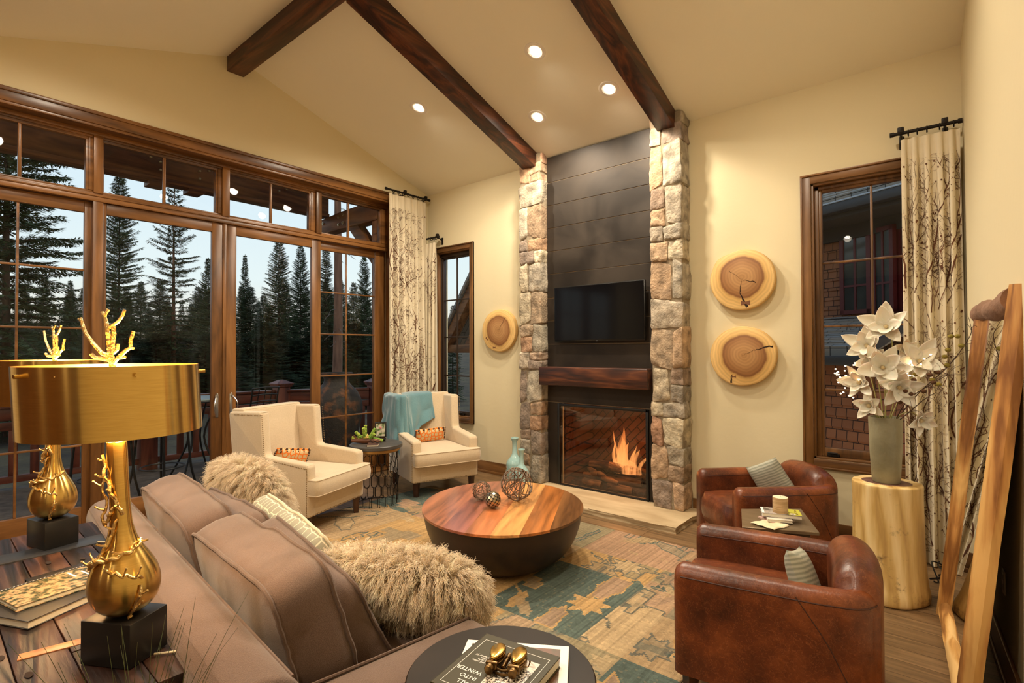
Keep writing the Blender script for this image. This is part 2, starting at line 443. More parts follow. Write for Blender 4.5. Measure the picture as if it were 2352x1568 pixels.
# transoms
spans = [(-.93, .14), (.21, 1.228), (1.298, 2.33), (2.402, 3.41), (3.482, 4.475)]
gl = [(-.85, .07), (.29, 1.175), (1.305, 2.27), (2.408, 3.33), (3.49, 4.37)]
mun = [-.34, .739, 1.798, 2.868, 3.881]
for i, ((a, c), (g0, g1), mm) in enumerate(zip(spans, gl, mun)):
    t = thing('window_%d' % (i+1), (XF-.03, 0, 0), kind='structure')
    b = MB(); e = XF-.03
    g0 = max(g0, a+.012)
    b.box(-.05, .012, a, c, 3.52, 3.568, .004); b.box(-.05, .012, a, c, 3.045, 3.066, .004)
    b.box(-.05, .012, a, g0, 3.066, 3.52, .003); b.box(-.05, .012, g1, c, 3.066, 3.52, .003)
    b.box(-.05, .02, g1+.02, c, 3.066, 3.54, .003); b.box(-.05, .024, a, c, 3.545, 3.568, .003)
    b.build('window_frame', M['trimy'], t)
    b = MB(); b.box(-.03, .004, mm-.012, mm+.012, 3.06, 3.525, .004); b.build('muntin', M['trimz'], t)
    b = MB(); b.box(-.016, -.012, g0-.005, g1+.005, 3.06, 3.525); b.build('pane', M['glass'], t, smooth=False)
# door panels
def door(n, y0, y1, g0, g1, xo, mz, my, name='door'):
    t = thing('%s_%d' % (name, n), (XF+xo, 0, 0), kind='structure')
    b = MB()
    b.box(-.045, 0, y0, g0, 0.01, 2.96, .004); b.box(-.045, 0, g1, y1, 0.01, 2.96, .004)
    b.build('stile', M['trimz'], t)
    b = MB(); b.box(-.045, -.001, g0, g1, 2.858, 2.96, .004); b.box(-.045, -.001, g0, g1, .01, .21, .004)
    b.build('rail', M['trimy'], t)
    b = MB(); b.box(-.026, -.022, g0-.005, g1+.005, .205, 2.862); b.build('pane', M['glass'], t, smooth=False)
    if mz:
        b = MB()
        for z in mz: b.box(-.034, -.014, g0, g1, z-.009, z+.009, .003)
        b.box(-.036, -.012, my-.009, my+.009, .21, 2.858, .003)
        b.build('muntin', M['trimy'], t)
    return t
MZ = [2.335, 1.808, 1.283, .757]
door(1, .16, 1.226, .29, 1.175, -.04, MZ, .735)
d2 = door(2, 1.30, 2.337, 1.33, 2.232, -.005, None, 0)
d3 = door(3, 2.376, 3.478, 2.48, 3.359, -.005, None, 0)
door(4, 3.40, 4.475, 3.484, 4.311, -.06, MZ, 3.88)
door(5, -.93, .14, -.83, .02, -.04, MZ, -.34)
b = MB(); b.box(XF-.05, XF+.006, 2.338, 2.375, 0.01, 2.96, .006); tag(b.build('trim_9', M['trimz']), kind='structure')
for d, yy, s in ((d2, 2.285, -1), (d3, 2.428, 1)):
    h = MB(); h.box(0, .006, yy-.016, yy+.016, .90, 1.14, .003)
    hp = h.build('handle_plate', M['steel'], d)
    g = MB(); pts = []
    for k in range(13):
        u = k/12; pts.append((.006+.055*math.sin(PI*u)**.7, yy+s*(.012+.034*math.sin(PI*u)), .915+.205*u))
    g.tube(pts, [.008-.003*math.sin(PI*k/12) for k in range(13)], 8)
    g.build('handle', M['steel'], hp)
    g = MB(); g.box(.006, .02, yy-.008, yy+.008, 1.11, 1.155, .004); g.build('thumb_latch', M['steel'], hp)
b = MB(); b.box(W-.2, W+.03, oy0, oy1, -.001, .012, .003); tag(b.build('trim_10', M['trimy']), kind='structure')

# --- windows in the fireplace wall
def north_window(n, o, casing, gz, mx, mzs, cr=None, dark=False):
    x0, x1, z0, z1 = o
    t = thing('window_%d' % n, (0, D, 0), kind='structure')
    cw = casing
    b = MB()
    b.box(x0-cw, x0, -.022, 0, z0-cw, z1+cw, .003); b.box(x1, x1+cw, -.022, 0, z0-cw, z1+cw, .003)
    b.box(x0-cw, x0-cw+.016, -.032, 0, z0-cw, z1+cw, .003); b.box(x1+cw-.016, x1+cw, -.032, 0, z0-cw, z1+cw, .003)
    b.box(x0, x0+.018, 0, .16, z0, z1, .002); b.box(x1-.018, x1, 0, .16, z0, z1, .002)
    b.build('side_casing', M['trimxz'], t)
    b = MB()
    b.box(x0-.001, x1+.001, -.0215, 0, z1, z1+cw, .003); b.box(x0-.001, x1+.001, -.0215, 0, z0-cw, z0, .003)
    b.box(x0-cw, x1+cw, -.033, 0, z1+cw-.016, z1+cw, .003); b.box(x0-cw, x1+cw, -.033, 0, z0-cw, z0-cw+.016, .003)
    b.box(x0, x1, 0, .16, z1-.018, z1, .002); b.box(x0, x1, 0, .16, z0, z0+.018, .002)
    b.build('casing', M['trimx'], t)
    g0, g1, h0, h1 = gz
    fm = M['frame_dark'] if dark else M['trimxz']
    b = MB()
    b.box(x0+.018, g0, .06, .12, z0+.018, z1-.018, .004); b.box(g1, x1-.018, .06, .12, z0+.018, z1-.018, .004)
    b.box(g0, g1, .061, .12, h1, z1-.018, .004); b.box(g0, g1, .061, .12, z0+.018, h0, .004)
    b.box(x0+.018, g0-.02, .045, .06, z0+.018, z1-.018, .003); b.box(x0+.018, x1-.018, .045, .06, h1+.02, z1-.018, .003)
    b.build('window_frame', fm, t)
    b = MB(); b.box(g0-.004, g1+.004, .09, .094, h0-.004, h1+.004); b.build('pane', M['glass'], t, smooth=False)
    b = MB(); b.box(mx-.009, mx+.009, .078, .1, h0, h1, .003)
    for z in mzs: b.box(g0, g1, .08, .098, z-.009, z+.009, .003)
    b.build('muntin', fm, t)
    b = MB(); cx = cr if cr else (g0+g1)/2
    b.box(cx-.045, cx+.045, .03, .06, z0+.02, z0+.045, .006); b.box(cx-.04, cx+.035, .015, .03, z0+.045, z0+.06, .005)
    b.build('crank_handle', M['iron'], t)
    return t
M['frame_dark'] = mat('dark_bronze_sash', (.03, .017, .01), rough=.4)
# glass seen through the reveal: positions pushed back to the sash plane
def back(x, z, dy=.09):
    k = (D+dy)/D
    return x*k, 1.6+(z-1.6)*k
g50, h51 = back(-5.537, 2.874); g51 = -5.012; _, h50 = back(0, .76)
north_window(5, w5, .072, (-5.625+.06, -5.0, .755, h51), back(-5.213, 0)[0], [back(0, z)[1] for z in (2.295, 1.779, 1.245)], dark=True, cr=-5.17)
g60, h61 = back(-.812, 2.918); _, h60 = back(0, .773)
north_window(6, w6, .078, (g60, -.06, h60, h61), back(-.466, 0)[0], [back(0, z)[1] for z in (2.320, 1.787, 1.257)], cr=-.76)

# --- ceiling beams
b = MB(); b.box(W, xe(YR)+.0, 2.32, 2.495, 4.553, zc(2.32)+.02, .008)
tag(b.build('ceiling_beam', M['beamx']), 'dark reddish-brown ridge beam running from the window wall along the ceiling peak', 'beam')
def rafter(xa, xb, label):
    b = MB(); y0, y1 = YR+.0755, 4.94
    b.prism([(y0, zc(y0)-.175), (y1, zc(y1)-.175), (y1, zc(y1)+.01), (y0, zc(y0)+.01)], xa, xb, 'x', .007)
    tag(b.build('ceiling_beam', M['beam']), label, 'beam')
rafter(-3.885, -3.695, 'dark sloping ceiling beam coming down onto the left stone column')
rafter(-2.188, -2.012, 'dark sloping ceiling beam coming down onto the right stone column')

# --- recessed lights
M['lens'] = mat('lit_lamp', (1, .95, .85), emit=(1, .86, .66), estr=55)
M['ltrim'] = mat('white_trim_ring', (.85, .8, .72), rough=.4, emit=None)
M['baffle'] = mat('reflector', (.9, .87, .8), rough=.25, metal=.3)
def downlight(x, y, label, power=60, group=None):
    z = zc(y); ang = -math.atan(SL) if y > YR else math.atan(SL)
    t = thing('recessed_light', (x, y, z-.002), label=label, cat='ceiling light', rot=(ang, 0, 0), group=group)
    b = MB(); pr = []
    b.lathe([(.098, 0), (.098, -.005), (.092, -.008), (.066, -.006), (.066, 0)], 40, cap0=False, cap1=False)
    b.build('trim_ring', M['ltrim'], t)
    b = MB(); b.lathe([(.066, -.006), (.052, .02-.021), (.045, -.002)], 32, cap0=False, cap1=False); b.build('reflector', M['baffle'], t)
    b = MB(); b.lathe([(0, -.004), (.045, -.004), (.045, -.002)], 24, cap0=False, cap1=False); b.build('lamp_lens', M['lens'], t)
    li = bpy.data.lights.new('downlight', 'SPOT'); li.energy = power; li.color = (1, .87, .68); li.spot_size = R(168); li.spot_blend = .8
    li.shadow_soft_size = .06
    lo = bpy.data.objects.new('lamp_light', li); COL.objects.link(lo); lo.location = (x, y, z-.03); 
    return t
DL = [(-4.48, 3.79, 'leftmost lit recessed ceiling light, alone left of the middle beam'),
      (-2.84, 3.76, 'topmost and largest lit recessed ceiling light between the two sloping beams'),
      (-2.455, 4.41, 'lit recessed ceiling light nearest the right sloping beam'),
      (-3.325, 4.435, 'lowest lit recessed ceiling light just above the left stone column')]
P0 = 95
for x, y, l in DL: downlight(x, y, l, P0)
for i, (x, y) in enumerate([(-1.0, 3.3), (-4.6, .9), (-3.0, .9), (-1.4, .9), (-4.6, -.9), (-3.0, -.9), (-1.4, -.9)]):  # unseen downlights added as fill to lift the brightness of the room
    downlight(x, y, 'unseen recessed light added overhead to brighten the room', P0*.85 if y > 2 else P0*.62, 'added fill lights out of view')

for x in (-2.1, -.75):  # glowing globes added out of view to streak the brass lampshades
    t = thing('streak_glow', (x, -1.9, 2.0), label='unseen glowing globe added behind the camera for streaks on the brass shades', cat='ceiling light', group='added streak lights out of view')
    b = MB(); b.lathe([(0, 0), (.05, .01), (.065, .07), (.06, .16), (.03, .21), (0, .215)], 24); b.build('glow_body', mat('streak_emitter', (1, .9, .75), emit=(1, .78, .5), estr=14), t)
    b = MB(); b.cyl((0, 0, .21), (0, 0, zc(-1.9)-2.0), .006, 8); b.build('hanging_rod', M['iron'], t)
# --- stone columns
M['mortar'] = mat('mortar', (.30, .24, .16), rough=.95, c2=(.22, .17, .11), scale=20, bump=.5, bscale=60)
M['stone'] = attr_mat('fieldstone', rough=.9, bump=.9, bscale=45, noise_amt=.5, nscale=11)
SC = [(.36, .25, .16), (.42, .29, .18), (.33, .245, .165), (.46, .32, .21), (.38, .32, .24), (.29, .21, .15), (.45, .28, .17), (.40, .35, .27), (.27, .21, .165), (.52, .44, .31), (.42, .25, .16), (.36, .31, .24)]
def stone_block(bm, c, s, rnd, cols):
    # one rough rounded stone: subdivided box, superellipsoid rounding and noise
    n = 9
    off = Vector((rnd.random()*50, rnd.random()*50, rnd.random()*50))
    sk = [(rnd.uniform(-1, 1)*.13) for _ in range(6)]
    verts = {}
    def P(i, j, k):
        key = (i, j, k)
        if key in verts: return verts[key]
        x, y, z = 2*i/n-1, 2*j/n-1, 2*k/n-1
        q = 13.0
        d = (abs(x)**q+abs(y)**q+abs(z)**q)**(1/q)
        v = Vector((x/d, y/d, z/d))
        v = Vector((v.x*(1+sk[0]*v.z+sk[1]*v.y), v.y, v.z*(1+sk[2]*v.x)+sk[3]*v.x))
        w = Vector((v.x*s[0]/2, v.y*s[1]/2, v.z*s[2]/2))
        nn = noise.noise((w*6)+off)*.015+noise.noise((w*19)+off)*.009+noise.noise((w*48)+off)*.005
        w = w+Vector((x, y, z)).normalized()*nn
        verts[key] = bm.verts.new(w+Vector(c)); return verts[key]
    fs = []
    for a in range(n):
        for b_ in range(n):
            for s_ in (0, n):
                for q in (((s_, a, b_), (s_, a+1, b_), (s_, a+1, b_+1), (s_, a, b_+1)), ((a, s_, b_), (a+1, s_, b_), (a+1, s_, b_+1), (a, s_, b_+1)), ((a, b_, s_), (a+1, b_, s_), (a+1, b_+1, s_), (a, b_+1, s_))):
                    f = bm.faces.new([P(*p) for p in q]); fs.append(f)
    bmesh.ops.recalc_face_normals(bm, faces=fs)
    col = rnd.choice(SC); k = rnd.uniform(.74, 1.08)
    cols += [(col[0]*k, col[1]*k, col[2]*k)]*len(fs)
def stone_column(x0, x1, label, seed):
    rnd = random.Random(seed)
    t = thing('stone_column', ((x0+x1)/2, 4.98, 0), label=label, cat='stone column')
    yf, yk = -.095, .12
    cx = (x0+x1)/2; hw = (x1-x0)/2
    b = MB()
    bm = b.bm; cols = []
    z = .05; top = 3.80
    while z < top-.03:
        h = rnd.choice([.15, .2, .24, .28, .33, .38, .42])
        if top-z-h < .12: h = top-z
        mode = rnd.random(); g = .004
        if h > .19 and mode < .3:
            f = rnd.uniform(.38, .62); xs = [-hw, -hw+2*hw*f, hw]
            side = rnd.choice([0, 1])
            for q in range(2):
                xa, xb = xs[q], xs[q+1]
                if q == side:
                    hh = h*rnd.uniform(.4, .6)
                    stone_block(bm, ((xa+xb)/2, (yf+yk)/2, z+hh/2), (xb-xa-g, yk-yf, hh-g), rnd, cols)
                    stone_block(bm, ((xa+xb)/2, (yf+yk)/2, z+(h+hh)/2), (xb-xa-g, yk-yf, h-hh-g), rnd, cols)
                else: stone_block(bm, ((xa+xb)/2, (yf+yk)/2, z+h/2), (xb-xa-g, yk-yf, h-g), rnd, cols)
        elif mode < .92 or h > .3:
            f = rnd.uniform(.3, .7); xm = -hw+2*hw*f
            for xa, xb in ((-hw, xm), (xm, hw)):
                dy = rnd.uniform(-.008, .008)
                stone_block(bm, ((xa+xb)/2, (yf+yk)/2+dy, z+h/2), (xb-xa-g, yk-yf, h-g), rnd, cols)
        else: stone_block(bm, (0, (yf+yk)/2, z+h/2), (2*hw-g, yk-yf, h-g), rnd, cols)
        z += h
    o = b.build('stones', M['stone'], t, angle=50)
    set_vcol(o, lambda p: cols[p.index])
    b = MB(); b.prism([(yf+.016, .03), (yk-.01, .03), (yk-.01, 3.885-.015), (yf+.016, 3.9)], -hw+.014, hw-.014, 'x'); b.build('mortar', M['mortar'], t, smooth=False)
    # cap stones filling up to the sloping ceiling beside the beam
    b = MB(); cols2 = []
    for (xa, xb) in ((-hw, -hw+.05), (hw-.055 if x0 < -3 else hw-.05, hw)):
        stone_block(b.bm, ((xa+xb)/2, (yf+yk)/2+.012, 3.80+.05), (xb-xa, yk-yf-.03, .11), rnd, cols2)
    o = b.build('cap_stone', M['stone'], t, angle=50); set_vcol(o, lambda p: cols2[p.index])
stone_column(-3.945, -3.625, 'left fieldstone column beside the fireplace, behind the blue bottles', 5)
stone_column(-2.275, -1.945, 'right fieldstone column beside the fireplace, nearest the leather chairs', 11)

# --- steel surround (horizontal blackened steel panels)
M['blacksteel'] = mat('blackened_steel', (.018, .0130, .0095), c2=(.045, .033, .0235), rough=.42, rough2=.6, metal=.45, scale=1.6, detail=8, bump=.06, bscale=12, dist=.8)
t = thing('fireplace_surround', (-2.95, 5.03, 0), label='tall blackened steel panelled fireplace surround between the stone columns', cat='fireplace surround')
zs = [.993, 1.40, 1.665, 1.937, 2.203, 2.483, 2.75, 3.022, 3.29, 3.562, 3.862]
for i in range(len(zs)-1):
    b = MB(); b.box(-.675, .68, -.012, .068, zs[i]+.0032, zs[i+1]-.0032, .0015, 1)
    b.build('steel_panel', M['blacksteel'], t)
b = MB(); b.box(-.675, -.53, -.012, .068, .05, .99, .0015, 1); b.build('side_panel', M['blacksteel'], t)
b = MB(); b.box(.56, .68, -.012, .068, .05, .99, .0015, 1); b.build('side_panel', M['blacksteel'], t)
M['seam'] = mat('seam_edge', (.30, .22, .13), rough=.5, metal=.3)
b = MB(); b.box(-.674, .679, -.006, .06, .99, 3.855); b.build('backing_plate', M['seam'], t, smooth=False)
# --- firebox insert
M['brick'] = None
def brick_mat():
    m, nt, b = new_mat('firebrick')
    tc = nt.nodes.new('ShaderNodeTexCoord'); mp = nt.nodes.new('ShaderNodeMapping'); mp.inputs['Rotation'].default_value = (R(90), 0, 0)
    lnk(nt, tc.outputs['Object'], mp.inputs[0])
    mp2 = nt.nodes.new('ShaderNodeMapping'); mp2.inputs['Rotation'].default_value = (0, 0, R(45)); lnk(nt, mp.outputs[0], mp2.inputs[0])
    br = nt.nodes.new('ShaderNodeTexBrick'); br.inputs['Scale'].default_value = 1; br.inputs['Brick Width'].default_value = .2; br.inputs['Row Height'].default_value = .07; br.inputs['Mortar Size'].default_value = .006
    br.inputs['Color1'].default_value = (.085, .03, .014, 1); br.inputs['Color2'].default_value = (.12, .045, .02, 1); br.inputs['Mortar'].default_value = (.012, .007, .005, 1)
    lnk(nt, mp2.outputs[0], br.inputs['Vector']); lnk(nt, br.outputs['Color'], b.inputs['Base Color']); b.inputs['Roughness'].default_value = .9
    return m
t = thing('fireplace_insert', (-2.92, 5.10, .05), label='gas fireplace insert with black frame and herringbone brick firebox behind glass', cat='fireplace')
b = MB()
b.box(-.56, .56, .42, .46, .0, .96); 
b.prism([(-.56, .02), (-.52, .02), (-.40, .44), (-.56, .44)], .0, .96, 'z'); b.prism([(.56, .02), (.52, .02), (.40, .44), (.56, .44)], .0, .96, 'z')
b.box(-.56, .56, .0, .46, -.03, .0)
b.build('firebox', brick_mat(), t, smooth=False)
b = MB(); b.box(-.56, .56, .0, .46, .93, .96); b.build('firebox_hood', M['black'], t, smooth=False)
b = MB()
b.box(-.53, .56, -.10, -.075, .905, .935, .004); b.box(-.53, .56, -.10, -.075, -.0, .022, .004); b.box(-.56, -.53, -.10, -.06, -.0, .935, .004); b.box(.53, .56, -.10, -.06, -.0, .935, .004)
b.build('door_frame', M['black'], t)
b = MB(); b.box(-.532, .532, -.088, -.084, .015, .91); b.build('glass_panel', glass_mat('fire_glass', (.86, .8, .76), 1.5, 1.2), t, smooth=False)
b = MB(); b.box(-.45, .45, .02, .38, .0, .055, .01); b.build('ember_bed', mat('charcoal', (.02, .014, .01), c2=(.09, .05, .03), scale=30, rough=.95, bump=1, bscale=70), t)
M['log'] = mat('gas_log_bark', (.04, .02, .01), c2=(.30, .15, .06), scale=9, detail=6, stretch=(.3, 2, 2), rough=.9, bump=1, bscale=20, ramp=(.4, .62))
rl = random.Random(4)
logs = [((-.36, .30, .20), (.22, .34, .21), .052), ((-.02, .12, .24), (.36, .28, .17), .06), ((-.33, .10, .09), (.34, .22, .10), .055), ((-.28, -.0, .07), (-.05, .03, .06), .034),
        ((.05, -.02, .07), (.32, .02, .05), .036), ((-.30, .16, .16), (-.06, .06, .14), .036), ((-.12, .06, .16), (.16, .0, .10), .03)]
LL = ['long log lying at the back of the firebox', 'thick charred log crossing the middle right of the fire', 'thick dark log low across the firebox', 'small log at the front left of the ember bed',
      'small pale-ended log at the front right of the ember bed', 'short log leaning at the left of the flames', 'thin charred log just below the flames']
for (p0, p1, r), lb in zip(logs, LL):
    p0 = Vector(p0); p1 = Vector(p1); c = (p0+p1)/2
    o = thing('fire_log', (-2.92+c.x, 5.10+c.y, .05+c.z), label=lb, cat='log', group='logs in the fireplace')
    b = MB(); pts = []; rr = []; n = 14
    for k in range(n+1):
        u = k/n; p = p0.lerp(p1, u)-c
        p += Vector((0, noise.noise(Vector((u*3+c.x*9, c.y*7, 0)))*.02, noise.noise(Vector((u*3, c.x*5, 3)))*.02)); pts.append(p); rr.append(r*(1+.18*noise.noise(Vector((u*6, c.x*20, 1)))))
    vs = b.tube(pts, rr, 14)
    for v in vs: v.co += v.co.normalized()*noise.noise(v.co*28+c*10)*.008
    b.build('log_bark', M['log'], o)
# flame: layered tongues, each a closed twisted sheet of emissive volume-like shells
def flame_mat():
    m = bpy.data.materials.new('flame'); m.use_nodes = True; nt = m.node_tree
    for n in list(nt.nodes): nt.nodes.remove(n)
    out = nt.nodes.new('ShaderNodeOutputMaterial'); mx = nt.nodes.new('ShaderNodeMixShader'); tr = nt.nodes.new('ShaderNodeBsdfTransparent')
    em = nt.nodes.new('ShaderNodeEmission'); tc = nt.nodes.new('ShaderNodeTexCoord'); sp = nt.nodes.new('ShaderNodeSeparateXYZ')
    lnk(nt, tc.outputs['Object'], sp.inputs[0])
    rp = nt.nodes.new('ShaderNodeValToRGB'); mr = nt.nodes.new('ShaderNodeMapRange'); mr.inputs['From Max'].default_value = .55
    lnk(nt, sp.outputs['Z'], mr.inputs[0]); lnk(nt, mr.outputs[0], rp.inputs[0])
    e = rp.color_ramp.elements; e[0].color = (1, .42, .13, 1); e[0].position = 0; e[1].color = (.75, .16, .02, 1); e[1].position = 1
    k = e.new(.35); k.color = (1, .40, .11, 1)
    lnk(nt, rp.outputs[0], em.inputs[0]); em.inputs[1].default_value = 1.1
    mp = nt.nodes.new('ShaderNodeMapping'); mp.inputs['Scale'].default_value = (26, 26, 3); lnk(nt, tc.outputs['Object'], mp.inputs[0])
    ns = nt.nodes.new('ShaderNodeTexNoise'); ns.inputs['Scale'].default_value = 1; ns.inputs['Detail'].default_value = 4; lnk(nt, mp.outputs[0], ns.inputs['Vector'])
    lw = nt.nodes.new('ShaderNodeLayerWeight'); lw.inputs[0].default_value = .35
    a = nt.nodes.new('ShaderNodeMapRange'); a.inputs['From Min'].default_value = .32; a.inputs['From Max'].default_value = .68; a.inputs['To Min'].default_value = .05; a.inputs['To Max'].default_value = .75
    lnk(nt, ns.outputs[0], a.inputs[0])
    inv = nt.nodes.new('ShaderNodeMath'); inv.operation = 'SUBTRACT'; inv.inputs[0].default_value = 1; lnk(nt, lw.outputs['Facing'], inv.inputs[1])
    mu = nt.nodes.new('ShaderNodeMath'); mu.operation = 'MULTIPLY'; lnk(nt, a.outputs[0], mu.inputs[0]); lnk(nt, inv.outputs[0], mu.inputs[1])
    lnk(nt, mu.outputs[0], mx.inputs[0]); lnk(nt, tr.outputs[0], mx.inputs[1]); lnk(nt, em.outputs[0], mx.inputs[2]); lnk(nt, mx.outputs[0], out.inputs[0])
    return m
fm = flame_mat()
t = thing('flame', (-2.80, 5.28, .24), label='bright orange flames rising from the fireplace logs', cat='flame')
fl = random.Random(8)
for (x, y, w, h, ln, nm) in [(-.02, 0, .075, .50, .03, 1), (.0, .03, .09, .40, -.03, 1), (-.09, .0, .04, .30, -.03, 1), (.05, -.03, .06, .34, .03, 1), (.14, .0, .055, .27, .05, 1), (.19, .02, .035, .22, .10, 1), (-.03, -.03, .06, .26, 0, 1), (.09, .02, .03, .31, .06, 1), (-.06, .02, .025, .44, -.06, 1), (-.02, .02, .11, .17, 0, 1), (.1, .0, .1, .15, 0, 1)]:
    b = MB(); pts = []; rr = []; n = 22
    ph = fl.random()*9
    for k in range(n+1):
        u = k/n
        pts.append((x+ln*u*u+math.sin(u*7+ph)*.014*u, y+math.cos(u*5+ph)*.01*u, h*u))
        rr.append(max(.0008, w*(.75+.5*u)*(1-u)**.85*(1+.18*math.sin(u*9+ph))))
    b.tube(pts, rr, 12); b.build('flame_tongue', fm, t)
li = bpy.data.lights.new('fire_glow', 'POINT'); li.energy = 4; li.color = (1, .42, .14); li.shadow_soft_size = .12
lo = bpy.data.objects.new('fire_light', li); COL.objects.link(lo); lo.location = (-2.8, 5.2, .55)
# hearth slab
b = MB()
hv = b.box(-3.70, -1.84, 4.42, 5.10, 0, .055, .0)
bmesh.ops.subdivide_edges(b.bm, edges=b.bm.edges[:], cuts=18, use_grid_fill=True)
for v in b.bm.verts:
    if (v.co.y < 4.43 or v.co.x > -1.85) and v.co.z < .054:
        k = noise.noise(v.co*14)*.022+noise.noise(v.co*40)*.01
        if v.co.y < 4.43: v.co.y += k
        if v.co.x > -1.85: v.co.x += k
b.build('hearth_slab', mat('sandstone', (.40, .29, .16), c2=(.56, .43, .26), scale=3, detail=6, rough=.7, bump=.3, bscale=30, stretch=(.6, 2, 1)), angle=30)
tag(bpy.data.objects['hearth_slab'], 'flat sandstone hearth slab with rough chipped front edge under the fireplace', 'hearth')
# mantel
b = MB(); b.box(-3.615, -2.285, 4.825, 5.015, 1.20, 1.405, .008, 3)
tag(b.build('mantel_beam', M['beamx']), 'thick dark timber mantel beam below the television', 'mantel')
# tv
t = thing('television', (-2.92, 4.97, 2.0), label='black flat screen television mounted on the steel panels above the mantel', cat='television')
b = MB(); b.box(-.56, .56, -.022, .008, -.31, .312, .006); b.build('tv_body', mat('tv_bezel', (.006, .006, .006), rough=.25), t)
b = MB(); b.box(-.548, .548, -.0245, -.021, -.292, .301); b.build('tv_screen', mat('tv_screen', (.003, .003, .004), rough=.1, spec=.22), t, smooth=False)
b = MB(); b.box(-.16, .16, .008, .047, -.15, .15, .004); b.build('wall_bracket', M['black'], t)
b = MB(); b.box(-.012, .012, -.026, -.022, -.308, -.302); b.build('badge', mat('silver_badge', (.5, .5, .5), rough=.3, metal=1), t, smooth=False)

# --- wood slices on the wall
def slice_mat(seed, cx):
    m, nt, b = new_mat('wood_slice')
    tc = nt.nodes.new('ShaderNodeTexCoord'); mp = nt.nodes.new('ShaderNodeMapping'); mp.inputs['Scale'].default_value = (1, 0, 1)
    mp.inputs['Location'].default_value = (cx[0], 0, cx[1])
    lnk(nt, tc.outputs['Object'], mp.inputs[0])
    ns = nt.nodes.new('ShaderNodeTexNoise'); ns.inputs['Scale'].default_value = 5; ns.inputs['Detail'].default_value = 3; lnk(nt, mp.outputs[0], ns.inputs['Vector'])
    ln = nt.nodes.new('ShaderNodeVectorMath'); ln.operation = 'LENGTH'; lnk(nt, mp.outputs[0], ln.inputs[0])
    ad = nt.nodes.new('ShaderNodeMath'); ad.operation = 'MULTIPLY_ADD'; ad.inputs[1].default_value = .07; lnk(nt, ns.outputs[0], ad.inputs[0]); lnk(nt, ln.outputs['Value'], ad.inputs[2])
    rp = nt.nodes.new('ShaderNodeValToRGB'); e = rp.color_ramp.elements
    e[0].position = 0; e[0].color = (.36, .18, .06, 1); e[1].position = .5; e[1].color = (.80, .53, .20, 1)
    for p, c in ((.12, (.44, .235, .09)), (.195, (.32, .145, .048)), (.222, (.24, .10, .032)), (.238, (.66, .40, .13)), (.3, (.84, .56, .22))):
        k = e.new(p); k.color = (*c, 1)
    lnk(nt, ad.outputs[0], rp.inputs[0])
    rg = nt.nodes.new('ShaderNodeMath'); rg.operation = 'MULTIPLY'; rg.inputs[1].default_value = 75; lnk(nt, ad.outputs[0], rg.inputs[0])
    pp = nt.nodes.new('ShaderNodeMath'); pp.operation = 'PINGPONG'; pp.inputs[1].default_value = 1; lnk(nt, rg.outputs[0], pp.inputs[0])
    mr = nt.nodes.new('ShaderNodeMapRange'); mr.inputs['To Min'].default_value = .88; mr.inputs['To Max'].default_value = 1.07; lnk(nt, pp.outputs[0], mr.inputs[0])
    vm = nt.nodes.new('ShaderNodeVectorMath'); vm.operation = 'SCALE'; lnk(nt, rp.outputs[0], vm.inputs[0]); lnk(nt, mr.outputs[0], vm.inputs['Scale'])
    lnk(nt, vm.outputs[0], b.inputs['Base Color']); b.inputs['Roughness'].default_value = .5
    return m
M['sliceside'] = mat('slice_edge', (.62, .38, .13), c2=(.72, .47, .18), rough=.6, scale=8)
M['crack'] = mat('crack', (.02, .008, .003), rough=1)
M['bowtie'] = mat('bowtie_key', (.16, .06, .02), rough=.5)
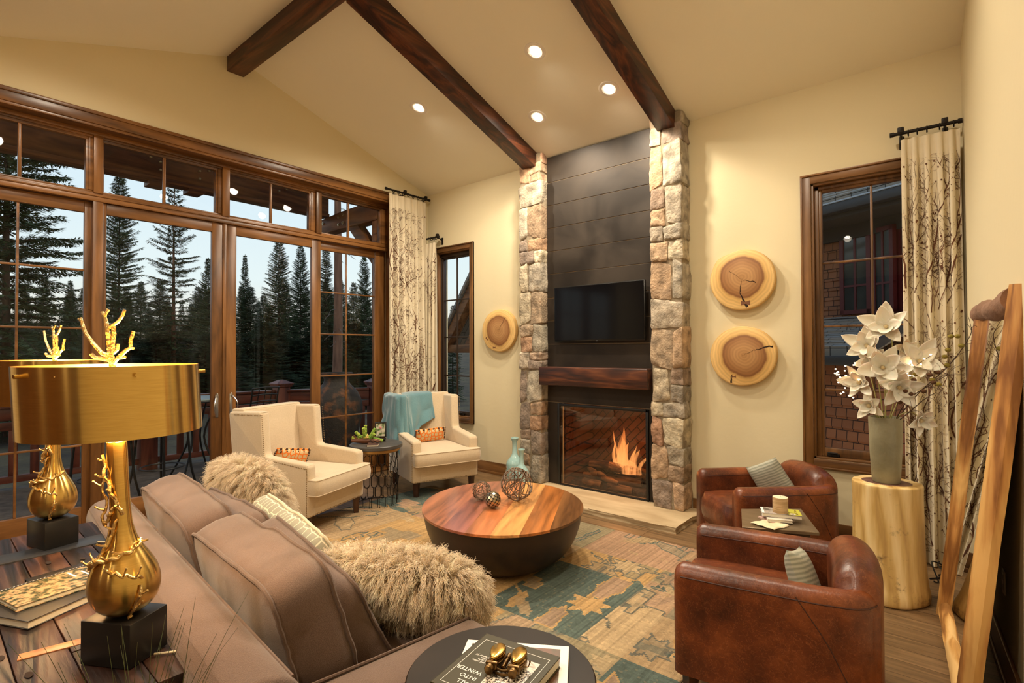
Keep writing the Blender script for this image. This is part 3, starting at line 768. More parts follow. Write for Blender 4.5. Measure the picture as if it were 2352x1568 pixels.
def wood_slice(x, z, rx, rz_, bumps, label, seed, cr, cxo=(0, 0), keys=()):
    t = thing('wood_slice', (x, 5.07, z), label=label, cat='wall art', group='wood slices on the wall')
    N = 64; b = MB()
    def rad(a):
        k = 1.0
        for (a0, w, h) in bumps:
            d = (a-a0+PI) % (2*PI)-PI; k += h*math.exp(-(d/w)**2)
        return k*(1+.012*noise.noise(Vector((math.cos(a)*2+seed, math.sin(a)*2, 0))))
    pr = [((rx-.012)*1.0, -.028), (rx-.003, -.024), (rx, -.015), (rx, .02), (rx-.01, .028)]
    rings = []
    for (rr, yy) in pr:
        f = rr/rx
        rings.append([b.bm.verts.new((rx*f*rad(2*PI*k/N)*math.cos(2*PI*k/N), yy, rz_*f*rad(2*PI*k/N)*math.sin(2*PI*k/N))) for k in range(N)])
    fr = b.bm.faces.new(rings[0]); fr.material_index = 0
    for p, q in zip(rings, rings[1:]):
        for k in range(N):
            f = b.bm.faces.new((p[(k+1) % N], p[k], q[k], q[(k+1) % N])); f.material_index = 1
    f = b.bm.faces.new(list(reversed(rings[-1]))); f.material_index = 1
    b.build('slice_disc', [slice_mat(seed, cxo), M['sliceside']], t, recalc=True)
    rn = random.Random(seed)
    for (ax, az, bx, bz, w) in cr:
        b = MB()
        n = 9; L = []
        for k in range(n+1):
            u = k/n; L.append((ax+(bx-ax)*u+rn.uniform(-.006, .006), az+(bz-az)*u+rn.uniform(-.006, .006), w*(.25+u*.9)))
        for k in range(n):
            (x0, z0, w0), (x1, z1, w1) = L[k], L[k+1]
            dx, dz = -(bz-az), (bx-ax); l = math.hypot(dx, dz); dx /= l; dz /= l
            b.quad((x0-dx*w0, -.0288, z0-dz*w0), (x1-dx*w1, -.0288, z1-dz*w1), (x1+dx*w1, -.0288, z1+dz*w1), (x0+dx*w0, -.0288, z0+dz*w0))
        b.build('crack', M['crack'], t, smooth=False, recalc=True)
    if keys:
        b = MB()
        for (kx, kz, an, s) in keys:
            Mx = Tm((kx, -.0285, kz), ry=an)
            for sg in (-1, 1): b.prism([(0, -.25*s), (0, .25*s), (sg*s, .55*s), (sg*s, -.55*s)], -.0012, .0012, 'y', M=Mx)
        b.build('bowtie_key', M['bowtie'], t, smooth=False, recalc=True)
wood_slice(-4.415, 1.845, .285, .27, [(.9, .5, .03)], 'small round wood slice left of the fireplace, beside the narrow window', 1, [(.0, .0, .12, .17, .003)], (-.0, 0), [(-.2, -.1, .9, .022), (-.07, -.215, 0, .022)])
wood_slice(-1.452, 2.235, .283, .28, [(2.35, .35, .06), (1.9, .3, -.04), (3.1, .4, .03)], 'upper wood slice right of the fireplace, with a jagged crack to its bottom edge', 2, [(.0, 0, .12, -.035, .004), (-.0, 0, -.02, -.12, .004), (-.02, -.12, .045, -.26, .011), (0, 0, -.11, .09, .0015)], (.0, -.02), [(.03, -.215, 0, .04)])
wood_slice(-1.459, 1.537, .29, .272, [(.5, .5, .03), (4.2, .4, .02)], 'lower wood slice right of the fireplace, with a crack running to the right', 3, [(.0, 0, .11, .055, .0015), (.11, .055, .27, .09, .007), (-.09, -.17, -.1, -.25, .008)], (-.02, 0), [(-.07, -.19, 0, .018)])
# ------------------------------------------------------------------ curtains
M['linen'] = mat('linen_curtain', (.66, .57, .40), c2=(.74, .65, .48), scale=3, rough=.9, sheen=.2, bump=.15, bscale=350, bdist=.001)
M['branchink'] = mat('printed_branches', (.075, .025, .012), c2=(.17, .07, .035), scale=8, rough=.9)
def curtain(name, origin, ang, width, cloth, z0, z1, folds, seed, label, amp=.036, flare=1.0, slant=0.0):
    t = thing(name, (origin[0], origin[1], 0), ang, label=label, cat='curtain', group='tree-branch curtains')
    rn = random.Random(seed)
    ph = [rn.uniform(-.5, .5) for _ in range(4)]
    H = z1-z0
    def S(s, h):   # s in [0,cloth] h height above the hem
        u = s/cloth; v = h/H
        top = max(0.0, (v-.955)/.045)
        f = folds*(u+.012*math.sin(7*u+ph[0]))
        wob = .35*math.sin(3.1*v+5*u+ph[1])*(1-v)
        a = 2*PI*f+wob
        k = amp*(1-.55*top)*(1+.25*math.sin(9*u+ph[2]))*(.8+.35*(1-v))
        wd = width*(1+(flare-1)*(1-v))
        x = wd*u-.005*math.sin(2*a)*(1-top)+slant*(1-v)*u
        y = -k*math.sin(a)-.012*math.sin(2.7*a+ph[3])*(1-v)
        # pinched pleats in the heading
        pin = math.exp(-((v-.955)/.012)**2)
        y = y*(1-.45*pin)
        return Vector((x, y, z0+h))
    b = MB(); nu = folds*18; nv = 46
    b.grid(lambda u, v: S(u*cloth, (v**.85)*H), nu, nv)
    def nrm(s, h):
        e = .003
        return ((S(s+e, h)-S(s-e, h)).cross(S(s, h+e)-S(s, h-e))).normalized()
    cnt = [0]
    def ribbon(pts, w0, w1):
        if cnt[0] > 9000: return
        L = []
        n = len(pts)
        for i, (s, h) in enumerate(pts):
            if not (0.004 < s < cloth-.004 and .004 < h < H*.955): break
            a = pts[max(i-1, 0)]; c = pts[min(i+1, n-1)]
            dx, dy = c[0]-a[0], c[1]-a[1]; l = math.hypot(dx, dy) or 1
            w = (w0+(w1-w0)*i/max(1, n-1))/2
            N = nrm(s, h)*.0022
            L.append((S(s-dy/l*w, h+dx/l*w)+N, S(s+dy/l*w, h-dx/l*w)+N))
        if len(L) < 2: return
        vs = [(b.bm.verts.new(p), b.bm.verts.new(q)) for p, q in L]
        for (p0, q0), (p1, q1) in zip(vs, vs[1:]):
            f = b.bm.faces.new((q0, p0, p1, q1)); f.material_index = 1; cnt[0] += 1
    def branch(s, h, a, ln, w, dep):
        st = .035; n = max(2, int(ln/st)); pts = [(s, h)]
        for i in range(n):
            a += rn.uniform(-.22, .22)
            s += math.sin(a)*st; h += math.cos(a)*st
            pts.append((s, h))
            if dep > 0 and rn.random() < (.30 if dep > 2 else .34):
                sg = rn.choice((-1, 1))
                branch(s, h, a+sg*rn.uniform(.5, 1.15), ln*rn.uniform(.22, .5) if dep > 2 else ln*rn.uniform(.35, .7), w*(.5 if dep > 2 else .62), dep-1)
        ribbon(pts, w, w*.35)
        if dep <= 1 and rn.random() < .22:   # bud
            ss, hh = pts[-1]
            if .01 < ss < cloth-.01 and .01 < hh < H*.95:
                N = nrm(ss, hh)*.0026; q = [S(ss+.006*math.cos(k*PI/3), hh+.0075*math.sin(k*PI/3))+N for k in range(6)]
                b.poly(q, mi=1)
    ntr = int(cloth/.15)
    for i in range(ntr):
        s0 = (i+.5)*cloth/ntr+rn.uniform(-.03, .03)
        for h0 in (0.0, H*.31, H*.64):
            branch(s0+rn.uniform(-.04, .04), h0+rn.uniform(-.05, .1), rn.uniform(-.15, .15), H*.42, .0115, 3)
    o = b.build('curtain_panel', [M['linen'], M['branchink']], t, angle=60)
    return t, S, H
curtain('curtain', (-5.715, 4.33), R(90), .63, 1.02, .01, 3.70, 6, 3, 'tall tree-branch curtain hanging beside the big window wall at the left', flare=1.06)
curtain('curtain', (-5.74, 4.985), 0, .22, .36, .01, 3.115, 3, 5, 'short-headed tree-branch curtain panel at the left edge of the narrow window', amp=.024)
curtain('curtain', (-.262, 4.96), 0, .345, .60, .01, 3.185, 5, 9, 'tree-branch curtain in the right corner behind the log pedestal', amp=.024, flare=1.05)

def rod(p0, p1, dirn, label, rings, brackets, wallv):
    p0 = Vector(p0); p1 = Vector(p1); c = (p0+p1)/2
    t = thing('curtain_rod', c, label=label, cat='curtain rod', group='curtain rods')
    b = MB(); b.cyl(p0-c, p1-c, .013, 14); b.build('rod', M['iron'], t)
    for p, q in ((p0, -1), (p1, 1)):
        d = (p1-p0).normalized()*q
        b = MB(); b.cyl(p-c-d*.004, p-c+d*.022, .018, 14); b.build('end_cap', M['iron'], t)
    for u in rings:
        p = p0.lerp(p1, u)-c; d = (p1-p0).normalized(); up = Vector((0, 0, 1)); w = d.cross(up)
        b = MB(); b.tube([p+(up*math.cos(a)+w*math.sin(a))*.022-up*.010 for a in [2*PI*k/14 for k in range(14)]], .0045, 6, closed=True)
        b.build('ring', M['iron'], t)
    for u in brackets:
        p = p0.lerp(p1, u)-c; wv = Vector(wallv)
        b = MB(); b.tube([p-Vector((0, 0, .012)), p+wv*.5-Vector((0, 0, .016)), p+wv*.98-Vector((0, 0, .045))], .009, 8)
        q = p+wv*.95
        n = wv.normalized(); s = n.cross(Vector((0, 0, 1)))
        Mx = Matrix.Translation(q-Vector((0, 0, .045))) @ Matrix.Rotation(math.atan2(n.y, n.x), 4, 'Z')
        b.box(-.004, wv.length*.05, -.016, .016, -.05, .05, .003, M=Mx); b.box(-.02, .02, -.018, .018, .03, .075, .006, M=Matrix.Translation(p-Vector((0, 0, .03))))
        b.build('bracket', M['iron'], t)
rod((-5.73, 4.30, 3.755), (-5.73, 5.03, 3.755), 0, 'dark iron curtain rod above the window wall at the left corner', [.16, .27, .38, .5, .62, .74, .86], [.42, .93], (-.1, 0, 0))
rod((-5.77, 5.0, 3.19), (-5.50, 5.0, 3.19), 0, 'short dark iron curtain rod over the narrow window', [.3, .5, .7, .85], [.96], (0, .1, 0))
rod((-.31, 5.0, 3.25), (.075, 5.0, 3.25), 0, 'dark iron curtain rod over the right window', [.24, .38, .53, .72, .93], [.12, .8], (0, .1, 0))

# ------------------------------------------------------------------ upholstery helpers
def box_cushion(bm_, w, d, h, puff=.03, n=12, M_=None, edge=.02):
    # boxed cushion centred at origin, w(x) d(y) h(z); top and bottom crowned
    vs = []
    g = {}
    def P(i, j, k):
        key = (i, j, k)
        if key in g: return g[key]
        u, v, s = 2*i/n-1, 2*j/n-1, 2*k/4-1
        q = 9.0
        m = (abs(u)**q+abs(v)**q)**(1/q) if (abs(u) == 1 or abs(v) == 1) else 1
        m = max(m, 1)
        x = u/m*w/2; y = v/m*d/2
        crown = (1-u*u)*(1-v*v)
        z = s*h/2+(s*puff*crown**.6 if abs(s) == 1 else 0)
        if abs(s) < 1:
            bul = .012*(1-s*s); 
            if abs(u) == 1: x += math.copysign(bul, u)
            if abs(v) == 1: y += math.copysign(bul, v)
        g[key] = bm_.verts.new((x, y, z)); vs.append(g[key]); return g[key]
    fs = []
    for i in range(n):
        for j in range(n):
            for k in (0, 4): fs.append(bm_.faces.new((P(i, j, k), P(i+1, j, k), P(i+1, j+1, k), P(i, j+1, k))))
    for a in range(n):
        for k in range(4):
            for e in (0, n):
                fs.append(bm_.faces.new((P(e, a, k), P(e, a+1, k), P(e, a+1, k+1), P(e, a, k+1))))
                fs.append(bm_.faces.new((P(a, e, k), P(a+1, e, k), P(a+1, e, k+1), P(a, e, k+1))))
    bmesh.ops.recalc_face_normals(bm_, faces=fs)
    if M_ is not None: bmesh.ops.transform(bm_, matrix=M_, verts=vs)
    return vs
def piping(w, d, z, r, n=12, wav=0.0, seed=0):
    pts = []
    q = 9.0
    seq = [(-1+2*i/n, -1) for i in range(n)]+[(1, -1+2*i/n) for i in range(n)]+[(1-2*i/n, 1) for i in range(n)]+[(-1, 1-2*i/n) for i in range(n)]
    for i, (u, v) in enumerate(seq):
        m = max(1, (abs(u)**q+abs(v)**q)**(1/q))
        pts.append((u/m*w/2*1.004, v/m*d/2*1.004, z+wav*math.sin(i*1.9+seed)))
    return pts
def pillow_mesh(w, h, t, n=20, p=.42, pinch=.06):
    # thin-edged pillow standing in the xz plane, thickness along y
    b = MB(); bm = b.bm; G = {}
    lay = bm.loops.layers.uv.verify()
    def xy(i, j):
        u, v = 2*i/n-1, 2*j/n-1
        x = u*(1-pinch*(1-v*v)*u*u)*w/2; z = v*(1-pinch*(1-u*u)*v*v)*h/2
        return u, v, x, z
    def P(i, j, s):
        edge = i in (0, n) or j in (0, n)
        key = (i, j, 0 if edge else s)
        if key in G: return G[key]
        u, v, x, z = xy(i, j)
        y = 0 if edge else s*t/2*((1-u**4)*(1-v**4))**p*(.8+.2*math.cos(u*1.5)*math.cos(v*1.5))
        G[key] = bm.verts.new((x, y, z)); return G[key]
    for s in (-1, 1):
        for i in range(n):
            for j in range(n):
                q = [(i, j), (i+1, j), (i+1, j+1), (i, j+1)]
                if s > 0: q.reverse()
                f = bm.faces.new([P(a, c, s) for a, c in q])
                for l, (a, c) in zip(f.loops, q): l[lay].uv = (a/n, c/n)
    return b

# ------------------------------------------------------------------ wing chairs
M['velvet'] = fabric('cream_suede', (.54, .42, .275), (.61, .485, .325), scale=400, rough=.85, sheen=.5, bump=.12, blotch=4)
M['nail'] = mat('brass_nails', (.32, .22, .11), rough=.35, metal=1)
M['darkleg'] = wood('walnut_leg', [(.02, .007, .003), (.05, .018, .008), (.09, .033, .013)], 'z', rough=.3, bump=.03)
def nail_row(pts, step=.017, r=.0048):
    b = MB()
    P = [Vector(p) for p in pts]
    for a, c in zip(P, P[1:]):
        n = max(1, int((c-a).length/step))
        for k in range(n):
            b.sphere(a.lerp(c, k/n), r, 6, 4)
    return b
def wing_chair(loc, rz, label):
    t = thing('wing_chair', (*loc, 0), rz, label=label, cat='armchair', group='cream wing chairs')
    # front faces +y ; width in x
    hw = .39; wt = .105
    F = .42; top = 1.055
    prof = [(F, .165), (F, .605), (F-.03, .622), (-.055, .66), (-.075, .69), (-.105, top-.01), (-.13, top), (-.475, top-.01), (-.49, top-.03), (-.40, .165)]
    for s in (-1, 1):
        b = MB()
        x0, x1 = (hw-wt, hw) if s > 0 else (-hw, -hw+wt)
        b.prism(prof, x0, x1, 'x', .022, 3)
        b.build('side_panel', M['velvet'], t, angle=50)
        xs = s*(hw+.001)
        nr = nail_row([(xs, F-.015, .18), (xs, F-.015, .585), (xs, -.06, .64), (xs, -.09, top-.03), (xs, -.43, top-.035)])
        nr.build('nailhead_trim', M['nail'], t)
    # raked back between and behind the wings
    b = MB()
    b.prism([(-.22, .30), (-.335, top+.005), (-.35, top+.018), (-.475, top+.015), (-.493, top-.005), (-.405, .165), (-.30, .165)], -hw+.03, hw-.03, 'x', .016, 3)
    b.build('backrest', M['velvet'], t, angle=50)
    # inner back cushioned panel (slightly crowned)
    b = MB()
    iw = hw-wt
    def ib(u, v):
        x = (-1+2*u)*iw; z = .44+(top-.008-.44)*v; y = -.238-.112*v+.018*(1-(2*u-1)**4)*(1-v**8)
        return (x, y, z)
    b.grid(ib, 16, 16); b.build('back_cushion', M['velvet'], t, recalc=False)
    # front rail
    b = MB(); b.box(-hw+.005, hw-.005, -.3, F-.005, .165, .345, .018, 3); b.build('front_rail', M['velvet'], t, angle=50)
    nail_row([(-hw+.02, F-.004, .18), (hw-.02, F-.004, .18)]).build('nailhead_trim', M['nail'], t)
    # seat cushion
    b = MB(); cw = 2*iw-.012
    vs = box_cushion(b.bm, cw+.0, .70, .135, .022, 14)
    for v in vs:
        if v.co.y > .26: v.co.x *= 1+.36*min(1, (v.co.y-.26)/.05)*1.0 if False else 1
    bmesh.ops.translate(b.bm, vec=(0, .12, .425), verts=vs)
    o = b.build('seat_cushion', M['velvet'], t, angle=50)
    # T front of the cushion passing before the arms
    b = MB(); vs = box_cushion(b.bm, 2*hw-.02, .15, .135, .006, 12); bmesh.ops.translate(b.bm, vec=(0, F+.02, .425), verts=vs)
    b.tube([(x, y+F+.02, z+.425) for x, y, z in piping(2*hw-.02, .15, .066, .005)], .005, 6, closed=True)
    b.tube([(x, y+F+.02, z+.425) for x, y, z in piping(2*hw-.02, .15, -.066, .005)], .005, 6, closed=True)
    b.build('cushion_front', M['velvet'], t, angle=50)
    for x, y in ((-.33, .37), (.33, .37), (-.33, -.31), (.33, -.31)):
        b = MB(); k = -.03 if y < 0 else 0
        b.tube([(x, y, .17), (x, y+k, 0)], [.044, .030], 4, M=None); b.build('leg', M['darkleg'], t, angle=30)
    return t
def face_rz(fx, fy): return math.atan2(fy, fx)-PI/2
f1 = Vector((.943, .332)).normalized(); c1 = Vector((-4.345, 2.715))-f1*.42
wing_chair(c1, face_rz(*f1), 'nearer cream wing chair in front of the door handles, with an orange lumbar pillow')
f2 = Vector((.94, -.34)).normalized(); c2 = Vector((-4.30, 4.03))-f2*.42
wing_chair(c2, face_rz(*f2), 'far cream wing chair by the narrow window, with a blue throw over its back')

def cell_mat(name, c, line, scale, lw, rand=1.0, uvs=(1, 1)):
    m, nt, b = new_mat(name)
    tc = nt.nodes.new('ShaderNodeTexCoord'); mp = nt.nodes.new('ShaderNodeMapping'); mp.inputs['Scale'].default_value = (uvs[0], uvs[1], 1)
    lnk(nt, tc.outputs['UV'], mp.inputs[0])
    v = nt.nodes.new('ShaderNodeTexVoronoi'); v.feature = 'DISTANCE_TO_EDGE'; v.voronoi_dimensions = '2D'; v.inputs['Scale'].default_value = scale; v.inputs['Randomness'].default_value = rand
    lnk(nt, mp.outputs[0], v.inputs['Vector'])
    g = nt.nodes.new('ShaderNodeMath'); g.operation = 'GREATER_THAN'; g.inputs[1].default_value = lw; lnk(nt, v.outputs['Distance'], g.inputs[0])
    mx = nt.nodes.new('ShaderNodeMix'); mx.data_type = 'RGBA'; mx.inputs[6].default_value = (*line, 1); mx.inputs[7].default_value = (*c, 1)
    lnk(nt, g.outputs[0], mx.inputs[0]); lnk(nt, mx.outputs[2], b.inputs['Base Color']); b.inputs['Roughness'].default_value = .85
    return m
M['orange'] = cell_mat('orange_block_print', (.58, .42, .22), (.72, .17, .012), 1.0, .13, .85, (8, 3.8))
M['fringe'] = mat('brown_fringe', (.07, .035, .018), rough=.8)
def lumbar(loc, rot, label):
    t = thing('lumbar_pillow', loc, label=label, cat='pillow', group='orange lumbar pillows', rot=rot)
    b = pillow_mesh(.38, .165, .10, 16); b.build('pillow_body', M['orange'], t)
    b = MB(); rn = random.Random(2)
    for k in range(6):
        x = -.155+.062*k; b.sphere((x, .018, .074), .015, 8, 6, (1, .5, 1.1)); b.sphere((x, .032, .056), .010, 8, 6, (1, .6, 1.4))
    for s in (-1, 1):
        for k in range(8): b.sphere((s*.188, rn.uniform(-.006, .006), -.062+.018*k), .008, 6, 4)
    for k in range(16): b.sphere((-.18+.024*k, 0, -.079), .006, 6, 4)
    b.build('tufted_trim', M['fringe'], t)
def chair_pt(c, rz, x, y, z):
    v = Matrix.Rotation(rz, 3, 'Z') @ Vector((x, y, 0)); return (c[0]+v.x, c[1]+v.y, z)
r1 = face_rz(*f1); r2 = face_rz(*f2)
lumbar(chair_pt(c1, r1, .04, -.085, .60), (R(-18), R(-10), r1-.18), 'orange lumbar pillow leaning in the nearer left wing chair')
lumbar(chair_pt(c2, r2, -.02, -.11, .590), (R(-17), R(2), r2), 'orange lumbar pillow upright on the far wing chair')

# blue throw draped on the far chair's left wing and arm
def throw_blanket():
    t = thing('throw_blanket', chair_pt(c2, r2, .30, -.2, 1.07), r2, label='teal blue throw blanket draped over the wing and arm of the far chair', cat='blanket')
    # chair-local coordinates relative to the anchor (x .30, y -.2, z 1.07); outer side is +x
    b = MB(); ox, oy, oz = .30, -.2, 1.07
    # wraps the wing: path from inside the backrest, round the wing front, to the outside back
    PI_ = catmull([(-.13, -.41, 0), (.10, -.345, 0), (.235, -.26, 0), (.262, -.12, 0), (.30, -.055, 0), (.35, -.05, 0), (.405, -.11, 0), (.415, -.25, 0), (.42, -.40, 0), (.415, -.52, 0)], 6)
    ridge_ = catmull([(-.12, -.48, 0), (.12, -.45, 0), (.27, -.33, 0), (.30, -.2, 0), (.325, -.11, 0), (.335, -.10, 0), (.35, -.14, 0), (.352, -.26, 0), (.355, -.40, 0), (.36, -.50, 0)], 6)
    n_ = len(PI_)-1
    def S(u, v):
        s = u*n_; i = min(int(s), n_-1); f = s-i
        p = PI_[i].lerp(PI_[i+1], f); r_ = ridge_[i].lerp(ridge_[i+1], f)
        tt = (PI_[min(i+1, n_)]-PI_[max(i-1, 0)]).normalized(); nm = Vector((tt.y, -tt.x, 0))
        hem = .30+.36*math.sin(PI*min(1, u*1.05))**1.4+.16*max(0, u-.45)-.04*math.sin(u*21)
        fold = .018*math.sin(u*26+v*3)+.012*math.sin(u*47-v*5+1)
        if v < .12:
            k = math.sin(v/.12*PI/2); q = r_.lerp(p, k); z = 1.088-.028*(1-math.cos(v/.12*PI/2))
            q = q-nm*fold*.3*k
        else:
            w = (v-.12)/.88; q = p-nm*(abs(fold)*(.3+w)+.02*w); z = 1.06-hem*w
            if u < .3: z -= .05*w*math.sin(u*9)
        if u < .36: q = q+Vector((0, ((1.06-z)*.17+.075)*min(1, (.36-u)/.12)*min(1, v/.12+.3), 0))
        return Vector((q.x-ox, q.y-oy, z-oz))
    b.grid(S, 90, 34)
    o = b.build('blanket_cloth', M['teal'], t, angle=80)
    sm = o.modifiers.new('s', 'SOLIDIFY'); sm.thickness = .006
M['teal'] = fabric('teal_wool', (.085, .19, .225), (.13, .26, .29), scale=700, sheen=.6, bump=.3)
throw_blanket()

# ------------------------------------------------------------------ iron side table
def lp(p, z): return (p[0], p[1], z)
TC = (-4.63, 3.34)
t = thing('side_table', (*TC, 0), label='round side table with dark top, gold band and looped iron base between the wing chairs', cat='side table')
M['darkstone'] = mat('dark_stone_top', (.045, .04, .037), c2=(.07, .062, .055), scale=6, rough=.45)
M['goldband'] = mat('antique_gold', (.36, .20, .06), c2=(.46, .27, .09), scale=12, rough=.4, metal=.8)
b = MB(); b.lathe([(0, .588), (.262, .588), (.27, .594), (.27, .622), (.264, .628), (0, .628)], 56); b.build('tabletop', M['darkstone'], t)
b = MB(); b.lathe([(.215, .555), (.238, .555), (.244, .562), (.244, .588), (.215, .588)], 56, cap0=False, cap1=False); b.build('gold_band', M['goldband'], t)
b = MB(); rb = .225
for row in range(5):
    n = 18
    for k in range(n):
        a0 = 2*PI*(k+.5*(row % 2))/n; da = PI/n*.80; zt = .557-row*.112; pts = []
        for q in range(11):
            u = q/10
            if q <= 3: aa = a0-da; z = zt-.08*(q/3)
            elif q >= 7: aa = a0+da; z = zt-.08*((10-q)/3)
            else:
                w = (q-3)/4*PI; aa = a0-da*math.cos(w); z = zt-.08-.032*math.sin(w)
            pts.append((rb*math.cos(aa), rb*math.sin(aa), max(.004, z)))
        b.tube(pts, .0032, 5)
b.build('looped_base', M['iron'], t)
for z in (.006,):
    b = MB(); b.tube([(.2*math.cos(2*PI*k/40), .2*math.sin(2*PI*k/40), z) for k in range(40)], .004, 5, closed=True); b.build('base_ring', M['iron'], t)
# picture frame
t = thing('photo_frame', (-4.80, 3.52, .629), R(-62+90-62), label='small black framed photograph standing on the round side table', cat='photo frame')
t.rotation_euler = (0, 0, math.atan2(4.80, -3.52)*0+R(52))
b = MB()
for (x0, x1, z0, z1) in ((-.062, -.050, .02, .185), (.050, .062, .02, .185), (-.05, .05, .02, .032), (-.05, .05, .173, .185)): b.box(x0, x1, -.008, .008, z0, z1, .002)
b.build('frame', M['black'], t)
def photo_mat():
    return mat('family_photo', (.10, .16, .05), c2=(.62, .55, .42), scale=26, detail=3, rough=.25, ramp=(.42, .58))
b = MB(); b.box(-.051, .051, -.004, .0, .031, .174); b.build('photo', photo_mat(), t, smooth=False)
b = MB(); b.sphere((.0, -.005, .125), .013, 10, 8, (1, .15, 1)); b.build('photo_figure', mat('photo_pink', (.6, .2, .22), rough=.4), t)
b = MB(); b.cyl((0, 0, .0), (0, 0, .021), .006, 8); b.lathe([(0, 0), (.045, 0), (.04, .006), (0, .009)], 20); b.build('stand', M['black'], t)
# succulent in driftwood
t = thing('succulent_arrangement', (-4.72, 3.27, .629), label='green succulents planted in a piece of driftwood on the round side table', cat='plant')
M['drift'] = wood('driftwood', [(.06, .02, .008), (.16, .055, .02), (.28, .11, .045)], 'x', rough=.6, bump=.5)
b = MB()
for pts, rr in (([(-.10, -.10, .03), (-.05, -.05, .028), (.02, .0, .03), (.08, .06, .025), (.13, .10, .02)], [.018, .026, .034, .024, .01]),
                ([(-.05, -.05, .03), (-.07, -.075, .06), (-.075, -.09, .085)], [.018, .014, .006]), ([(.02, .0, .03), (.04, .05, .05), (.05, .09, .06)], [.02, .014, .006])):
    b.tube(pts, rr, 9)
b.build('driftwood', M['drift'], t)
M['succ'] = mat('succulent_green', (.15, .30, .03), c2=(.36, .42, .05), scale=18, rough=.5)
b = MB(); rs = random.Random(3)
for (cx, cy, cz, ax, ay, az, L) in [(-.03, -.03, .06, -.3, -.5, .6, .08), (.0, 0, .06, 0, 0, 1, .12), (.03, .03, .06, .3, .5, .9, .10), (.06, .05, .05, .6, .7, -.25, .10), (-.05, -.04, .05, -.6, -.8, .1, .07), (.02, -.02, .06, .2, -.3, .9, .11), (.05, .02, .05, .5, .2, .5, .07)]:
    d = Vector((ax, ay, az)).normalized(); c = Vector((cx, cy, cz))
    for k in range(9):
        p = c+d*L*k/8
        for q in range(5):
            a = q*2*PI/5+k; w = d.orthogonal().normalized(); w2 = d.cross(w)
            dv = (w*math.cos(a)+w2*math.sin(a))
            b.sphere(p+dv*.010, .0085, 6, 5)
b.build('succulent_stems', M['succ'], t)
b = MB()
for (cx, cy, cz, r) in [(-.01, .02, .07, .028), (.035, -.01, .062, .025), (-.04, -.01, .055, .02)]:
    for ring in range(3):
        for k in range(7):
            a = k*2*PI/7+ring*.4; rr = r*(1-.28*ring)
            b.sphere((cx+rr*.7*math.cos(a), cy+rr*.7*math.sin(a), cz+.008*ring), r*.38, 7, 5, (1, 1, .6))
b.build('rosette', mat('succulent_yellow', (.42, .36, .07), c2=(.55, .35, .10), scale=10, rough=.5), t)
# notebook + spectacles
t = thing('notebook', (-4.535, 3.235, .629), R(48), label='small brown notebook on the round side table', cat='book')
b = MB(); b.box(-.055, .055, -.075, .075, 0, .0025, .001, 1); b.box(-.055, .055, -.075, .075, .0165, .019, .001, 1); b.box(-.056, -.053, -.075, .075, 0, .019, .001, 1); b.build('cover', mat('brown_leatherette', (.07, .03, .02), rough=.5), t)
b = MB(); b.box(-.053, .052, -.072, .072, .0025, .0165); b.build('pages', mat('paper', (.72, .65, .5), rough=.9), t, smooth=False)
t = thing('eyeglasses', (-4.545, 3.26, .6485), R(20), label='folded dark eyeglasses lying on the brown notebook', cat='eyeglasses')
b = MB()
for s in (-1, 1): b.tube([(s*.03+.022*math.cos(a), 0+.004*0, .018+.016*math.sin(a)) for a in [2*PI*k/16 for k in range(16)]], .0022, 6, closed=True)
b.tube([(-.008, 0, .02), (0, 0, .024), (.008, 0, .02)], .002, 6)
b.build('rims', M['black'], t)
for s in (-1, 1):
    b = MB(); b.tube([(s*.052, 0, .022), (s*.050, .01, .012), (-s*.03, .016+.003*s, .004)], .002, 6); b.build('temple', M['black'], t)
t = thing('figurine', (-4.66, 3.46, .629), label='small dark bronze bird figurine behind the notebook on the side table', cat='ornament')
b = MB(); b.sphere((0, 0, .018), .016, 10, 8, (1.6, .9, 1)); b.sphere((.022, 0, .034), .009, 8, 6); b.tube([(-.018, 0, .022), (-.05, 0, .016)], [.008, .002], 6); b.tube([(.03, 0, .034), (.042, 0, .032)], [.003, .0005], 5); b.build('bird_body', M['iron'], t)
b = MB(); b.lathe([(0, 0), (.02, 0), (.018, .004), (0, .005)], 16); b.build('base', M['iron'], t)

# ------------------------------------------------------------------ coffee table
t = thing('coffee_table', (-2.69, 3.12, 0), R(40), label='low oval bowl-shaped coffee table with dark base and striped plank top on the rug', cat='coffee table')
M['bowl'] = mat('dark_lacquer', (.016, .008, .004), c2=(.036, .017, .008), scale=2.5, rough=.3, rough2=.42, spec=.35)
a_, b_ = .62, .705
b = MB(); prof = [(.0, .003), (.42, .003), (.46, .008)]
for k in range(1, 15):
    u = k/14; ang = u*PI/2*.93; prof.append((.46+.525*math.sin(ang)**.9, .008+.372*(1-math.cos(ang))/(1-math.cos(PI/2*.93))))
prof += [(.99, .385), (.0, .385)]
b.lathe([(r*1.0, z) for r, z in prof], 72, sx=a_, sy=b_); b.build('base', M['bowl'], t)
cu = [(.30, .10, .045), (.36, .12, .055), (.27, .085, .05), (.42, .135, .045), (.70, .32, .10), (.44, .15, .035), (.19, .08, .025)]
wd = [-.71, -.46, -.29, -.11, .066, .25, .433, .71]
